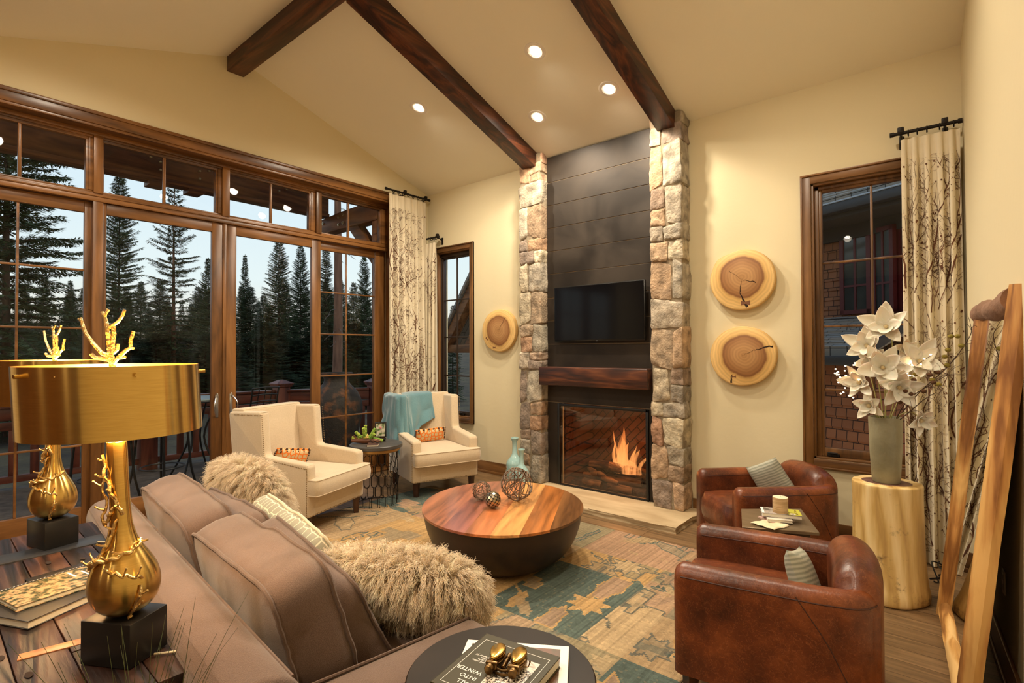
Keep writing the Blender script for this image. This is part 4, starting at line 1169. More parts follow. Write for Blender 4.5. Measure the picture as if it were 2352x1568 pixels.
# planks run along the local direction of the photo (world angle ~ 64 deg)
pa = R(118.5-40)
for i in range(len(wd)-1):
    c = cu[i]; pl_ = wood('tabletop_plank', [tuple(q*.45 for q in c), c, tuple(min(1, q*1.45) for q in c)], 'x', rough=.28, ring=8, bump=.03, coat=.25)
    pts = []; 
    # clip the ellipse between two parallel lines
    import itertools
    ux, uy = math.cos(pa), math.sin(pa); nx, ny = uy, -ux
    ell = [(a_*math.cos(2*PI*k/360), b_*math.sin(2*PI*k/360)) for k in range(360)]
    ell = [(x*1.0, y*1.0) for x, y in ell]
    lo, hi = wd[i], wd[i+1]
    poly = ell
    for (bd, sg) in ((lo, 1), (hi, -1)):
        out = []
        for k in range(len(poly)):
            p, q = poly[k], poly[(k+1) % len(poly)]
            dp = sg*(p[0]*nx+p[1]*ny-bd); dq = sg*(q[0]*nx+q[1]*ny-bd)
            if dp >= 0: out.append(p)
            if dp*dq < 0:
                f = dp/(dp-dq); out.append((p[0]+(q[0]-p[0])*f, p[1]+(q[1]-p[1])*f))
        poly = out
    if len(poly) < 3: continue
    # work in plank frame so the grain follows the plank
    loc = [((x*ux+y*uy), -(x*nx+y*ny)) for x, y in poly]
    g = MB(); g.prism(loc, .385, .402, 'z'); o = g.build('plank', pl_, t, smooth=False); o.rotation_euler = (0, 0, pa)
# ornaments on the coffee table
M['vine'] = mat('woven_vine', (.10, .06, .035), c2=(.24, .16, .10), scale=30, rough=.6, bump=.4)
def vine_ball(x, y, r, label, seed):
    t = thing('vine_ball', (x, y, .403+r), label=label, cat='decorative ball', group='woven vine balls')
    rn = random.Random(seed); b = MB()
    for k in range(17):
        ax = Vector((rn.gauss(0, 1), rn.gauss(0, 1), rn.gauss(0, 1))).normalized(); u = ax.orthogonal().normalized(); v = ax.cross(u); off = rn.uniform(-.45, .45); rr = math.sqrt(1-off*off)
        rad = r*rn.uniform(.93, .985); ph = rn.random()*6
        pts = [(u*math.cos(a)*rr+v*math.sin(a)*rr+ax*off)*rad*(1+.03*math.sin(3*a+ph)) for a in [2*PI*q/30 for q in range(30)]]
        b.tube(pts, r*.028*rn.uniform(.8, 1.2), 5, closed=True)
    b.build('vine_strands', M['vine'], t)
vine_ball(-2.66, 3.255, .130, 'large woven vine ball on the coffee table', 1)
vine_ball(-2.885, 3.085, .075, 'smaller woven vine ball at the left on the coffee table', 2)
t = thing('coin_ball', (-2.675, 2.985, .402+.063), label='small ball covered in metal discs at the front of the coffee table ornaments', cat='decorative ball')
b = MB(); b.sphere((0, 0, 0), .058, 24, 16); b.build('core', mat('dark_core', (.03, .022, .015), rough=.6), t)
b = MB(); N = 92
for k in range(N):
    z = 1-2*(k+.5)/N; a = k*2.399963; rr = math.sqrt(1-z*z); n = Vector((rr*math.cos(a), rr*math.sin(a), z))
    q = n.to_track_quat('Z', 'Y').to_matrix().to_4x4(); b.lathe([(0, 0), (.0105, 0), (.0105, .0018), (0, .0022)], 12, M=Matrix.Translation(n*.059) @ q)
b.build('metal_discs', mat('coin_metal', (.30, .25, .18), c2=(.5, .42, .3), scale=9, rough=.28, metal=1), t)

# ------------------------------------------------------------------ blue bottles
M['celadon'] = mat('celadon_glaze', (.30, .48, .47), c2=(.40, .58, .56), scale=5, rough=.12, coat=.5)
def bottle(x, y, s, label):
    t = thing('bottle_vase', (x, y, .0), label=label, cat='vase', group='pale blue bottle vases')
    pr = [(0, 0), (.085, 0), (.093, .01), (.098, .12), (.099, .24), (.095, .262), (.075, .292), (.045, .33), (.031, .36), (.027, .43), (.03, .50), (.043, .525), (.047, .535), (.044, .545), (.034, .545), (.03, .53), (.022, .47), (0, .45)]
    b = MB(); b.lathe([(r*s, z*s) for r, z in pr], 40); b.build('bottle_body', M['celadon'], t)
    b = MB(); rn = random.Random(4)
    for ring in range(5):
        for k in range(12):
            a = 2*PI*(k+.5*(ring % 2))/12; z = (.03+ring*.045)*s
            Mx = Tm((.0985*s*math.cos(a), .0985*s*math.sin(a), z), rz=a)
            b.box(-.003, .005, -.004, .004, -.012, .012, .001, 1, M=Mx)
    b.build('raised_studs', mat('stud_glaze', (.40, .56, .54), c2=(.35, .18, .12), scale=60, rough=.2), t)
bottle(-3.985, 4.84, 1.03, 'taller pale blue bottle vase on the floor by the left stone column')
bottle(-3.77, 4.70, .86, 'shorter pale blue bottle vase in front of the left stone column')
# ------------------------------------------------------------------ sofa
M['sofa'] = fabric('taupe_weave', (.118, .073, .054), (.178, .115, .087), scale=1600, sheen=.25, bump=.7, blotch=2.5)
M['sofapipe'] = fabric('taupe_piping', (.105, .064, .047), (.155, .10, .075), scale=1600, sheen=.2, bump=.4)
SA = R(-5.5); SO = Vector((-2.425, .615))      # centre of the rear top edge
t = thing('sofa', (SO.x, SO.y, 0), SA, label='long taupe woven sofa seen from behind, facing the fireplace', cat='sofa')
L2 = 1.14
# back: thick raked slab with a soft rounded top
b = MB()
b.prism([(.0, .08), (-.012, .72), (.005, .775), (.05, .80), (.13, .795), (.185, .765), (.235, .62), (.30, .36), (.30, .08)], -L2, L2, 'x', .028, 4)
b.build('back_frame', M['sofa'], t, angle=60)
b = MB()
for yy, zz in ((.004, .757), (.178, .767)): b.tube([(-L2+.03, yy, zz), (-.4, yy, zz+.002), (.5, yy, zz), (L2-.03, yy, zz)], .0045, 6)
b.build('piping', M['sofapipe'], t)
for s in (-1, 1):
    b = MB(); x0, x1 = (L2-.20, L2) if s > 0 else (-L2, -L2+.20)
    b.prism([(.12, .08), (.12, .64), (.25, .615), (.90, .60), (.945, .565), (.945, .08)], x0, x1, 'x', .022, 3)
    o = b.build('arm', M['sofa'], t, angle=50)
    g = MB(); e = .004
    for xx in (x0+.012, x1-.012): g.tube([(xx, .2, .622+e), (xx, .5, .609+e), (xx, .895, .598+e), (xx, .94, .565), (xx, .948, .2)], .0048, 6)
    g.build('arm_piping', M['sofapipe'], o)
b = MB(); b.box(-L2+.1, L2-.1, .15, .915, .08, .30, .02, 3); b.build('seat_base', M['sofa'], t)
for s in (-1, 1):
    b = MB(); cw = L2-.205
    vs = box_cushion(b.bm, cw, .67, .16, .03, 14); bmesh.ops.translate(b.bm, vec=(s*cw/2, .60, .385), verts=vs)
    o = b.build('seat_cushion', M['sofa'], t, angle=50)
    g = MB()
    for zz in (.08, -.08): g.tube([(x+s*cw/2, y+.60, z+.385) for x, y, z in piping(cw, .67, zz, .005)], .005, 6, closed=True)
    g.build('cushion_piping', M['sofapipe'], o)
for x in (-L2+.09, L2-.09):
    for y in (.07, .86):
        b = MB(); b.tube([(x, y, .085), (x, y, 0)], [.035, .026], 4); b.build('leg', M['darkleg'], t)
def sofa_w(x, y, z):
    v = Matrix.Rotation(SA, 3, 'Z') @ Vector((x, y, 0)); return (SO.x+v.x, SO.y+v.y, z)
def cushion_thing(name, loc, rot, w, h, d, puff, label, cat='cushion', m='sofa', mp='sofapipe', group='loose sofa cushions', wav=.004, seed=1):
    # stands in xz, thickness along y
    t = thing(name, loc, label=label, cat=cat, group=group, rot=rot)
    b = MB(); rn = random.Random(seed)
    Mx = Matrix.Rotation(R(90), 4, 'X')
    vs = box_cushion(b.bm, w, h, d, puff, 16)
    for v in vs:
        k = noise.noise(Vector((v.co.x*6+seed*3, v.co.y*6, v.co.z*8)))*.018+noise.noise(Vector((v.co.x*3+seed*3, v.co.y*22, v.co.z*8)))*.006
        v.co += v.co.normalized()*k
    bmesh.ops.transform(b.bm, matrix=Mx, verts=vs)
    o = b.build('cushion_body', M[m], t, angle=60)
    g = MB()
    for s in (-1, 1):
        pts = []
        for x, y, z in piping(w, h, s*d/2, .005, 16):
            v = Vector((x, y, z)); k = noise.noise(Vector((x*6+seed*3, y*6, z*8)))*.018+noise.noise(Vector((x*3+seed*3, y*22, z*8)))*.006
            v += v.normalized()*k*1.0
            v += Vector((rn.uniform(-1, 1), rn.uniform(-1, 1), rn.uniform(-1, 1)))*wav*.5
            pts.append(Mx @ v)
        g.tube(pts, .0072, 7, closed=True)
    g.build('piping', M[mp], t)
    return t
# x along sofa, y toward the room
cushion_thing('back_cushion', sofa_w(.43, .355, .69), (R(15), R(-1), SA), .86, .43, .18, .045, 'large taupe back cushion at the right end of the sofa, nearest the camera', cat='cushion', seed=2)
cushion_thing('back_cushion', sofa_w(-.575, .355, .675), (R(15), R(1), SA), .93, .43, .18, .045, 'large taupe back cushion at the far left end of the sofa', cat='cushion', seed=5)
cushion_thing('throw_pillow', sofa_w(.39, .565, .63), (R(27), R(3), SA-.05), .82, .40, .12, .04, 'taupe pillow leaning in front of the nearer back cushion, beside the fur lumbar pillow', cat='pillow', seed=7)
cushion_thing('throw_pillow', sofa_w(-.47, .55, .635), (R(24), R(-2), SA+.03), .80, .40, .11, .04, 'taupe pillow leaning in front of the far back cushion, behind the patterned pillow', cat='pillow', seed=9)
# patterned pillow (honeycomb cells)
def obj_cell_mat():
    m, nt, b = new_mat('honeycomb_print')
    tc = nt.nodes.new('ShaderNodeTexCoord'); mp = nt.nodes.new('ShaderNodeMapping'); mp.inputs['Scale'].default_value = (1, .82, .82)
    lnk(nt, tc.outputs['Object'], mp.inputs[0])
    v = nt.nodes.new('ShaderNodeTexVoronoi'); v.feature = 'DISTANCE_TO_EDGE'; v.inputs['Scale'].default_value = 24; v.inputs['Randomness'].default_value = .35
    lnk(nt, mp.outputs[0], v.inputs['Vector'])
    g = nt.nodes.new('ShaderNodeMath'); g.operation = 'GREATER_THAN'; g.inputs[1].default_value = .055; lnk(nt, v.outputs['Distance'], g.inputs[0])
    mx = nt.nodes.new('ShaderNodeMix'); mx.data_type = 'RGBA'; mx.inputs[6].default_value = (.66, .58, .43, 1); mx.inputs[7].default_value = (.30, .28, .21, 1)
    lnk(nt, g.outputs[0], mx.inputs[0]); lnk(nt, mx.outputs[2], b.inputs['Base Color']); b.inputs['Roughness'].default_value = .85
    return m
M['hex'] = obj_cell_mat(); M['hexpipe'] = mat('cream_cord', (.60, .52, .38), rough=.8)
cushion_thing('patterned_pillow', sofa_w(-.16, .755, .615), (R(34), R(3), SA-.04), .78, .42, .10, .03, 'grey and cream honeycomb-print pillow in the middle of the sofa', cat='pillow', m='hex', mp='hexpipe', group=None, seed=12)

# --- mongolian fur pillows
import numpy as np
def fur_mat():
    m = bpy.data.materials.new('curly_lamb_fur'); m.use_nodes = True; nt = m.node_tree; b_ = nt.nodes['Principled BSDF']; out = nt.nodes['Material Output']
    a = nt.nodes.new('ShaderNodeVertexColor'); a.layer_name = 'Col'; lnk(nt, a.outputs[0], b_.inputs['Base Color']); b_.inputs['Roughness'].default_value = .6; b_.inputs['Specular IOR Level'].default_value = .35
    tr = nt.nodes.new('ShaderNodeBsdfTranslucent'); tr.inputs[0].default_value = (1, .88, .72, 1); mx = nt.nodes.new('ShaderNodeMixShader'); mx.inputs[0].default_value = .35
    lnk(nt, b_.outputs[0], mx.inputs[1]); lnk(nt, tr.outputs[0], mx.inputs[2]); lnk(nt, mx.outputs[0], out.inputs[0]); return m
M['fur'] = fur_mat()
M['furbase'] = mat('fur_backing', (.55, .43, .28), rough=.95)
def fur_pillow(loc, rot, w, h, d, n, ln, label, seed):
    t = thing('fur_pillow', loc, label=label, cat='pillow', group='curly fur pillows', rot=rot)
    b = MB(); b.sphere((0, 0, 0), 1.0, 32, 20)
    for v in b.bm.verts:
        x, y, z = v.co; q = 3.2
        s = (abs(x)**q+abs(z)**q)**(1/q); r = math.hypot(x, z) or 1
        k = r/s if s > 0 else 1
        v.co = Vector((x*k*w/2, y*d/2, z*k*h/2))
    b.build('pillow_body', M['furbase'], t)
    rs = np.random.RandomState(seed)
    # root points on the same surface
    u = rs.normal(size=(n, 3)); u /= np.linalg.norm(u, axis=1)[:, None]
    q = 3.2; s = (np.abs(u[:, 0])**q+np.abs(u[:, 2])**q)**(1/q); r = np.hypot(u[:, 0], u[:, 2]); k = r/np.maximum(s, 1e-6)
    root = np.stack([u[:, 0]*k*w/2, u[:, 1]*d/2, u[:, 2]*k*h/2], 1)
    nr = np.stack([u[:, 0]/(w/2), u[:, 1]/(d/2), u[:, 2]/(h/2)], 1); nr /= np.linalg.norm(nr, axis=1)[:, None]
    # clump tips
    nc = 1500
    cidx = rs.randint(0, n, nc); croot = root[cidx]; cn = nr[cidx]
    d2 = ((root[:, None, :]-croot[None])**2).sum(2) if n*nc < 9e6 else None
    if d2 is None:
        near = np.zeros(n, int)
        for a in range(0, n, 2000): near[a:a+2000] = ((root[a:a+2000, None, :]-croot[None])**2).sum(2).argmin(1)
    else: near = d2.argmin(1)
    Rw = np.array(t.rotation_euler.to_matrix()); grav = Rw.T @ np.array([0, 0, -1.0])
    flow = cn+rs.normal(size=cn.shape)*.35+grav*.55
    flow /= np.linalg.norm(flow, axis=1)[:, None]
    ctip = croot+flow*ln*rs.uniform(.75, 1.15, (nc, 1))
    K = 7; P = np.zeros((n, K, 3)); L = ln*rs.uniform(.7, 1.1, n)
    tip = ctip[near]*.58+(root+(nr+grav*.4+rs.normal(size=(n, 3))*.25)*L[:, None])*.42
    side = np.cross(nr, rs.normal(size=(n, 3))); side /= np.linalg.norm(side, axis=1)[:, None]; side2 = np.cross(nr, side)
    ph = rs.uniform(0, 6.28, n); fr = rs.uniform(9, 15, n); am = rs.uniform(.0025, .0055, n)
    for j in range(K):
        f = j/(K-1)
        base = root*(1-f)+tip*f+nr*(ln*.22*np.sin(np.pi*f)*1.0)+grav*(ln*.10*f*f)
        a = ph+fr*f
        base = base+side*(np.cos(a)*am*f**.5)[:, None]+side2*(np.sin(a)*am*f**.5)[:, None]
        P[:, j] = base
    rad = np.linspace(.0011, .00035, K)
    V = np.zeros((n, K, 3, 3))
    T = np.gradient(P, axis=1); T /= np.linalg.norm(T, axis=2)[..., None]+1e-9
    A = np.cross(T, side2[:, None, :]); A /= np.linalg.norm(A, axis=2)[..., None]+1e-9; B = np.cross(T, A)
    for k3 in range(3):
        an = 2*np.pi*k3/3
        V[:, :, k3] = P+(A*np.cos(an)+B*np.sin(an))*rad[None, :, None]
    verts = V.reshape(-1, 3)
    base = (np.arange(n)*K*3)[:, None, None, None]
    jj = (np.arange(K-1)*3)[None, :, None, None]; kk = np.arange(3)[None, None, :, None]
    q4 = np.concatenate([kk, (kk+1) % 3, 3+(kk+1) % 3, 3+kk], axis=3)
    faces = (base+jj+q4).reshape(-1, 4)
    me = bpy.data.meshes.new('fur')
    me.vertices.add(len(verts)); me.vertices.foreach_set('co', verts.ravel().astype(np.float32))
    me.loops.add(faces.size); me.loops.foreach_set('vertex_index', faces.ravel().astype(np.int32))
    me.polygons.add(len(faces)); me.polygons.foreach_set('loop_start', (np.arange(len(faces))*4).astype(np.int32)); me.polygons.foreach_set('loop_total', np.full(len(faces), 4, np.int32))
    me.polygons.foreach_set('use_smooth', np.ones(len(faces), bool))
    me.update(); me.validate()
    ca = me.color_attributes.new('Col', 'BYTE_COLOR', 'CORNER')
    ccol = np.array([1.0, .86, .67])[None]*rs.uniform(.86, 1.1, (nc, 1)); ccol = ccol*np.array([1, 1, 1])
    colr = ccol[near]*rs.uniform(.9, 1.08, (n, 1)); colr = np.clip(colr, 0, 1)
    cc = np.ones((n, (K-1)*3*4, 4), np.float32); cc[:, :, :3] = colr[:, None, :]
    ca.data.foreach_set('color', cc.ravel())
    me.materials.append(M['fur'])
    o = bpy.data.objects.new('fur', me); COL.objects.link(o); o.parent = t
fur_pillow(sofa_w(-1.06, .80, .69), (R(24), R(-4), SA+.25), .56, .47, .18, 18000, .075, 'rounded cream curly fur pillow at the far left end of the sofa', 3)
fur_pillow(sofa_w(.60, .83, .63), (R(42), R(0), SA+R(32)), .64, .34, .17, 26000, .085, 'long cream curly fur lumbar pillow at the right end of the sofa', 8)

# ------------------------------------------------------------------ console table behind the sofa
CA = R(-1.5)
t = thing('console_table', (-2.45, .335, 0), CA, label='reclaimed dark plank console table behind the sofa, holding two gold lamps', cat='console table')
rn = random.Random(6)
TOPZ = .75
ys = [-.315, -.20, -.085, .035, .155, .26, .335]
cols = [[(.006, .0025, .0015), (.022, .008, .005), (.060, .024, .013)], [(.007, .004, .003), (.022, .010, .008), (.055, .026, .019)], [(.009, .003, .0015), (.036, .011, .005), (.08, .03, .014)]]
pm = [wood('reclaimed_plank', c, 'x', rough=.42, ring=14, bump=1.0, dist=3.0, spec=.3, pos=[.30, .52, .74]) for c in cols]
for i in range(len(ys)-1):
    x = -.87
    while x < .86:
        ln = rn.uniform(.55, 1.2); x1 = min(.87, x+ln)
        if .87-x1 < .15: x1 = .87
        b = MB(); dz = rn.uniform(-.003, .001)
        b.box(x+.0012, x1-.0012, ys[i]+.0012, ys[i+1]-.0012, TOPZ-.045, TOPZ+dz, .003)
        b.build('plank', rn.choice(pm), t)
        x = x1
b = MB(); b.box(-.60, -.47, -.317, .337, TOPZ-.05, TOPZ+.0025, .001); b.build('metal_strap', mat('dark_strap', (.02, .02, .022), rough=.4, spec=.4), t)
b = MB(); Mx = Tm((.47, .02, TOPZ), rz=R(78)); b.box(-.09, .09, -.019, .019, -.004, .002, .0005, M=Mx); b.build('inlay_patch', wood('pale_patch', [(.3, .1, .03), (.45, .17, .055), (.55, .24, .09)], 'x', rough=.4), t)
b = MB()
for (hx, hy) in [(.42, -.10), (.2, -.22), (.30, -.25), (.62, .2), (-.3, .2), (-.35, .1), (-.72, .25), (-.7, .1), (.75, .28), (-.05, .05), (.58, -.06)]:
    b.lathe([(0, 0), (.014, 0), (.012, -.0005)], 12, c=(hx, hy, TOPZ+.0018), sx=1.3, sy=.6, cap1=False)
b.build('spike_holes', M['crack'], t)
b = MB(); b.box(-.83, .83, -.27, .29, TOPZ-.11, TOPZ-.046, .005); b.build('apron', pm[0], t)
for x in (-.80, .80):
    for y in (-.25, .27):
        b = MB(); b.box(x-.04, x+.04, y-.04, y+.04, 0, TOPZ-.11, .005); b.build('leg', pm[1], t)

# --- lamps
M['brass'] = mat('brushed_brass', (.60, .385, .11), c2=(.70, .47, .145), scale=60, stretch=(.3, .3, 6), rough=.22, metal=1, aniso=.9, ramp=(.3, .7))
nt_ = M['brass'].node_tree; tg = nt_.nodes.new('ShaderNodeTangent'); tg.direction_type = 'RADIAL'; tg.axis = 'Z'; lnk(nt_, tg.outputs[0], nt_.nodes['Principled BSDF'].inputs['Tangent']); nt_.nodes['Principled BSDF'].inputs['Anisotropic Rotation'].default_value = .25
M['brassin'] = mat('polished_brass', (.85, .56, .20), rough=.3, metal=1)
M['goldleaf'] = mat('gold_branch', (.70, .50, .20), c2=(.85, .66, .33), scale=40, rough=.3, metal=1, bump=.6, bscale=90)
M['bulb'] = mat('lit_bulb', (1, .9, .7), emit=(1, .72, .38), estr=30)
def table_lamp(loc, rz, label, lean=(0, 0)):
    t = thing('table_lamp', loc, rz, label=label, cat='lamp', group='gold gourd table lamps')
    b = MB(); b.box(-.078, .078, -.062, .062, 0, .118, .003); b.build('base_block', mat('ebonised_block', (.012, .011, .010), rough=.35), t)
    pr = [(0, .118), (.025, .119), (.052, .130), (.073, .152), (.084, .182), (.085, .212), (.078, .243), (.062, .277), (.046, .305), (.034, .335), (.027, .37), (.0245, .42), (.024, .50), (.0245, .585), (.02, .60), (0, .60)]
    # smooth profile
    P = []
    for i in range(len(pr)-1):
        p0 = pr[max(i-1, 0)]; p1 = pr[i]; p2 = pr[i+1]; p3 = pr[min(i+2, len(pr)-1)]
        for k in range(4):
            u = k/4
            P.append(tuple(.5*((2*p1[j])+(-p0[j]+p2[j])*u+(2*p0[j]-5*p1[j]+4*p2[j]-p3[j])*u*u+(-p0[j]+3*p1[j]-3*p2[j]+p3[j])*u**3) for j in (0, 1)))
    P.append(pr[-1]); P = [(max(0, r), z) for r, z in P]
    b = MB(); b.lathe(P, 56); b.build('gourd_body', M['brass'], t)
    # shade: open drum, double sided sheet with thickness
    b = MB(); r0 = .209; z0, z1 = .626, .812
    b.lathe([(r0, z0), (r0, z1), (r0-.0025, z1)], 96, cap0=False, cap1=False); b.build('lamp_shade', M['brass'], t, angle=30)
    b = MB(); b.lathe([(r0-.0025, z1), (r0-.0026, z0), (r0, z0)], 96, cap0=False, cap1=False); b.build('shade_lining', M['brassin'], t, angle=30)
    for a in (R(-100), R(-30), R(45), R(120), R(195)):
        b = MB(); b.cyl((r0*math.cos(a), r0*math.sin(a), z1-.022), ((r0+.016)*math.cos(a), (r0+.016)*math.sin(a), z1-.022), .0055, 10); b.build('shade_screw', M['brass'], t)
    b = MB()
    for a in (R(45), R(165), R(285)): b.cyl((.02*math.cos(a), .02*math.sin(a), .66), (r0*math.cos(a), r0*math.sin(a), z1-.022), .002, 6)
    b.cyl((0, 0, .60), (0, 0, .82), .006, 10); b.build('spider_fitting', M['brassin'], t)
    b = MB(); b.sphere((.055, 0, .68), .026, 14, 10, (1, 1, 1.3)); b.sphere((-.055, 0, .68), .026, 14, 10, (1, 1, 1.3)); b.build('bulb', M['bulb'], t)
    # branch wrapping the gourd and neck
    def rb(z):
        for (a, b2) in zip(P, P[1:]):
            if a[1] <= z <= b2[1]: return a[0]+(b2[0]-a[0])*(z-a[1])/max(1e-6, b2[1]-a[1])
        return .024
    def wrap(a0, a1, z0, z1, n, off=.006, wob=.004):
        return [((rb(z0+(z1-z0)*k/n)+off+wob*math.sin(k*1.7))*math.cos(a0+(a1-a0)*k/n), (rb(z0+(z1-z0)*k/n)+off+wob*math.sin(k*1.7))*math.sin(a0+(a1-a0)*k/n), z0+(z1-z0)*k/n+.004*math.sin(k*2.3)) for k in range(n+1)]
    b = MB()
    st = lambda L, r0_, r1_: b.tube(catmull(L, 3), [r0_+(r1_-r0_)*i/(3*(len(L)-1)) for i in range(3*(len(L)-1)+1)], 7)
    main = wrap(R(-185), R(35), .255, .32, 22); st(main, .0065, .004)
    s2 = wrap(R(-75), R(-15), .265, .232, 10); st(s2, .0045, .0035)
    s3 = wrap(R(-120), R(-60), .262, .39, 10, .007); st(s3, .0045, .0035)
    s4 = wrap(R(-35), R(-150), .40, .56, 12, .006); st(s4, .0055, .004)
    s4b = wrap(R(-130), R(-60), .37, .43, 8, .008); st(s4b, .005, .0035)
    s4c = wrap(R(-130), R(-150), .37, .50, 6, .010, .006); st(s4c, .004, .003)
    s5 = wrap(R(-35), R(-20), .128, .21, 6, .008); st(s5, .0045, .0035)
    rn = random.Random(5)
    for L in (main, s2, s3, s4, s5, s4c):
        for k in range(2, len(L), 3):
            p = Vector(L[k]); rad = Vector((p.x, p.y, 0)).normalized()
            d = (rad*.8+Vector((rn.uniform(-.6, .6), rn.uniform(-.6, .6), rn.uniform(.1, 1)))).normalized()
            q = p+d*rn.uniform(.012, .030); b.tube([p, p.lerp(q, .6), q+Vector((0, 0, .003))], [.0035, .0026, .0022], 5); b.sphere(q+Vector((0, 0, .003)), .0035, 6, 4)
    b.tube([Vector(s5[0])+Vector((.004, 0, -.006)), s5[0]], [.007, .005], 7)
    b.build('wrapped_branch', M['goldleaf'], t)
    # finial: coral-like branches above the shade (in the plane facing the room)
    b = MB(); z = .815
    def br(pts, r0_, r1_):
        n = len(pts); b.tube([(x, y, z+h) for x, y, h in pts], [r0_+(r1_-r0_)*i/(n-1) for i in range(n)], 7)
    br([(0, 0, -.02), (.002, 0, .01), (-.004, 0, .03), (-.007, .003, .055), (-.006, 0, .08), (-.004, -.003, .10), (-.012, 0, .125), (-.022, 0, .145)], .0085, .0045)
    br([(-.015, 0, .13), (-.010, 0, .14), (-.003, .003, .152)], .0045, .004)
    br([(-.004, 0, .10), (.012, .0, .108), (.03, .0, .118), (.045, 0, .135), (.052, 0, .15)], .005, .004)
    br([(.012, 0, .11), (.010, .003, .085), (.002, .004, .055), (.004, .003, .03)], .0055, .006)
    br([(-.002, 0, .02), (-.03, 0, .03), (-.055, 0, .055), (-.080, 0, .085), (-.090, 0, .115), (-.094, 0, .13)], .0065, .004)
    br([(-.090, 0, .118), (-.1, 0, .128)], .004, .0035)
    br([(0, 0, .01), (-.025, -.006, .015), (-.042, -.01, .017), (-.052, -.012, .028)], .006, .005)
    br([(.003, 0, .0), (.02, .002, .018), (.045, .004, .038), (.060, .004, .045), (.062, .004, .065), (.072, .004, .09)], .0055, .0045)
    br([(.060, .004, .045), (.069, .004, .043)], .004, .0035)
    br([(.018, .002, .016), (.032, 0, .017), (.045, 0, .019)], .0045, .004)
    br([(.004, .003, .03), (.018, .003, .04), (.022, .003, .056)], .0045, .004)
    b.build('coral_finial', M['goldleaf'], t)
    if lean != (0, 0):
        ll = Matrix.Rotation(-rz, 3, 'Z') @ Vector((lean[0], lean[1], 0))
        for ch in t.children:
            if ch.name.startswith('base_block'): continue
            for v in ch.data.vertices:
                k = max(0, v.co.z-.16); v.co.x += ll.x*k; v.co.y += ll.y*k
    li = bpy.data.lights.new('lamp_bulb', 'POINT'); li.energy = 13; li.color = (1, .70, .38); li.shadow_soft_size = .03
    lo = bpy.data.objects.new('bulb_light', li); COL.objects.link(lo); lo.location = (loc[0], loc[1], loc[2]+.735)
    return t
table_lamp((-1.79, .45, TOPZ), R(30), 'nearer gold table lamp with a brass drum shade and twig-wrapped gourd base', (-.013, -.052))
table_lamp((-3.06, .50, TOPZ), R(14), 'farther gold table lamp at the window end of the console table')
# --- books on the console
def book(name, loc, rz, w, l, h, cov, label, cat='book', rot=None, group=None, pages=(.74, .68, .55)):
    t = thing(name, loc, rz, label=label, cat=cat, group=group)
    b = MB(); b.box(-w/2, w/2, -l/2, l/2, 0, .0025, .0008, 1); b.box(-w/2, w/2, -l/2, l/2, h-.0025, h, .0008, 1); b.box(-w/2-.001, -w/2+.002, -l/2, l/2, 0, h, .0008, 1)
    b.build('cover', cov, t)
    b = MB(); b.box(-w/2+.002, w/2-.004, -l/2+.004, l/2-.004, .0025, h-.0025); b.build('pages', mat('book_pages', pages, rough=.9), t, smooth=False)
    return t
blackcov = mat('black_cover', (.012, .011, .011), rough=.3)
book('book', (-2.345, .385, TOPZ), R(25), .235, .30, .026, blackcov, 'black hardback book at the bottom of the pile on the console table')
book('book', (-2.52, .50, TOPZ), R(8), .20, .28, .022, blackcov, 'dark book with red lettering at the back of the console table pile')
t = bpy.data.objects['book.001']
M['redink'] = mat('red_ink', (.6, .02, .03), rough=.5); M['white'] = mat('white_ink', (.85, .82, .76), rough=.5)
b = MB(); rr_ = random.Random(3)
for k in range(2):
    for q in range(9): b.box(.045-.022*k, .060-.022*k, .03+q*.011, .037+q*.011, .0221, .0224, M=Tm((0, 0, 0), rz=rr_.uniform(-.06, .06)))
b.build('red_title', M['redink'], t, smooth=False)
t = book('book', (-2.41, .43, TOPZ+.026), R(11.5), .20, .335, .018, mat('mountain_photo_cover', (.04, .05, .018), c2=(.50, .30, .14), scale=48, detail=8, rough=.25, ramp=(.42, .58)), 'top book on the console table, with a photographic autumn forest cover')
b = MB(); b.box(-.098, -.082, -.165, .165, .0181, .0186); b.build('cover_band', blackcov, t, smooth=False)
b = MB()
for k in range(30): b.box(-.091, -.089, -.155+k*.0105, -.150+k*.0105, .0186, .0189)
b.build('band_dots', M['white'], t, smooth=False)
b = MB()
for k in range(2):
    for q in range(12 if k == 0 else 9): b.box(-.062+q*.0105, -.0555+q*.0105, .112+.021*k, .126+.021*k, .0181, .0184); b.box(-.062+q*.0105, -.0545+q*.0105, .118+.021*k, .1205+.021*k, .0181, .0185)
b.box(-.045, .03, .060, .066, .0181, .0184); b.box(-.07, 0, .028, .034, .0181, .0184)
b.build('cover_title', M['white'], t, smooth=False)
# lamp cord
t = thing('power_cord', (-2.7, .6, TOPZ), label='clear lamp cord lying across the far end of the console table', cat='cord')
b = MB(); b.tube([(-.22, .03, .004), (-.14, .065, .012), (-.05, .075, .02), (.03, .062, .022), (.10, .04, .014)], .003, 6); b.build('cord', mat('clear_cord', (.6, .5, .33), rough=.3), t)
t = thing('power_cord', (-1.66, .52, TOPZ), label='clear lamp cord beside the nearer gold lamp on the console table', cat='cord')
b = MB(); b.tube([(-.06, -.02, .004), (-.02, .03, .005), (.0, .075, .006), (.02, .10, .004)], .003, 6); b.build('cord', mat('clear_cord', (.6, .5, .33), rough=.3), t)
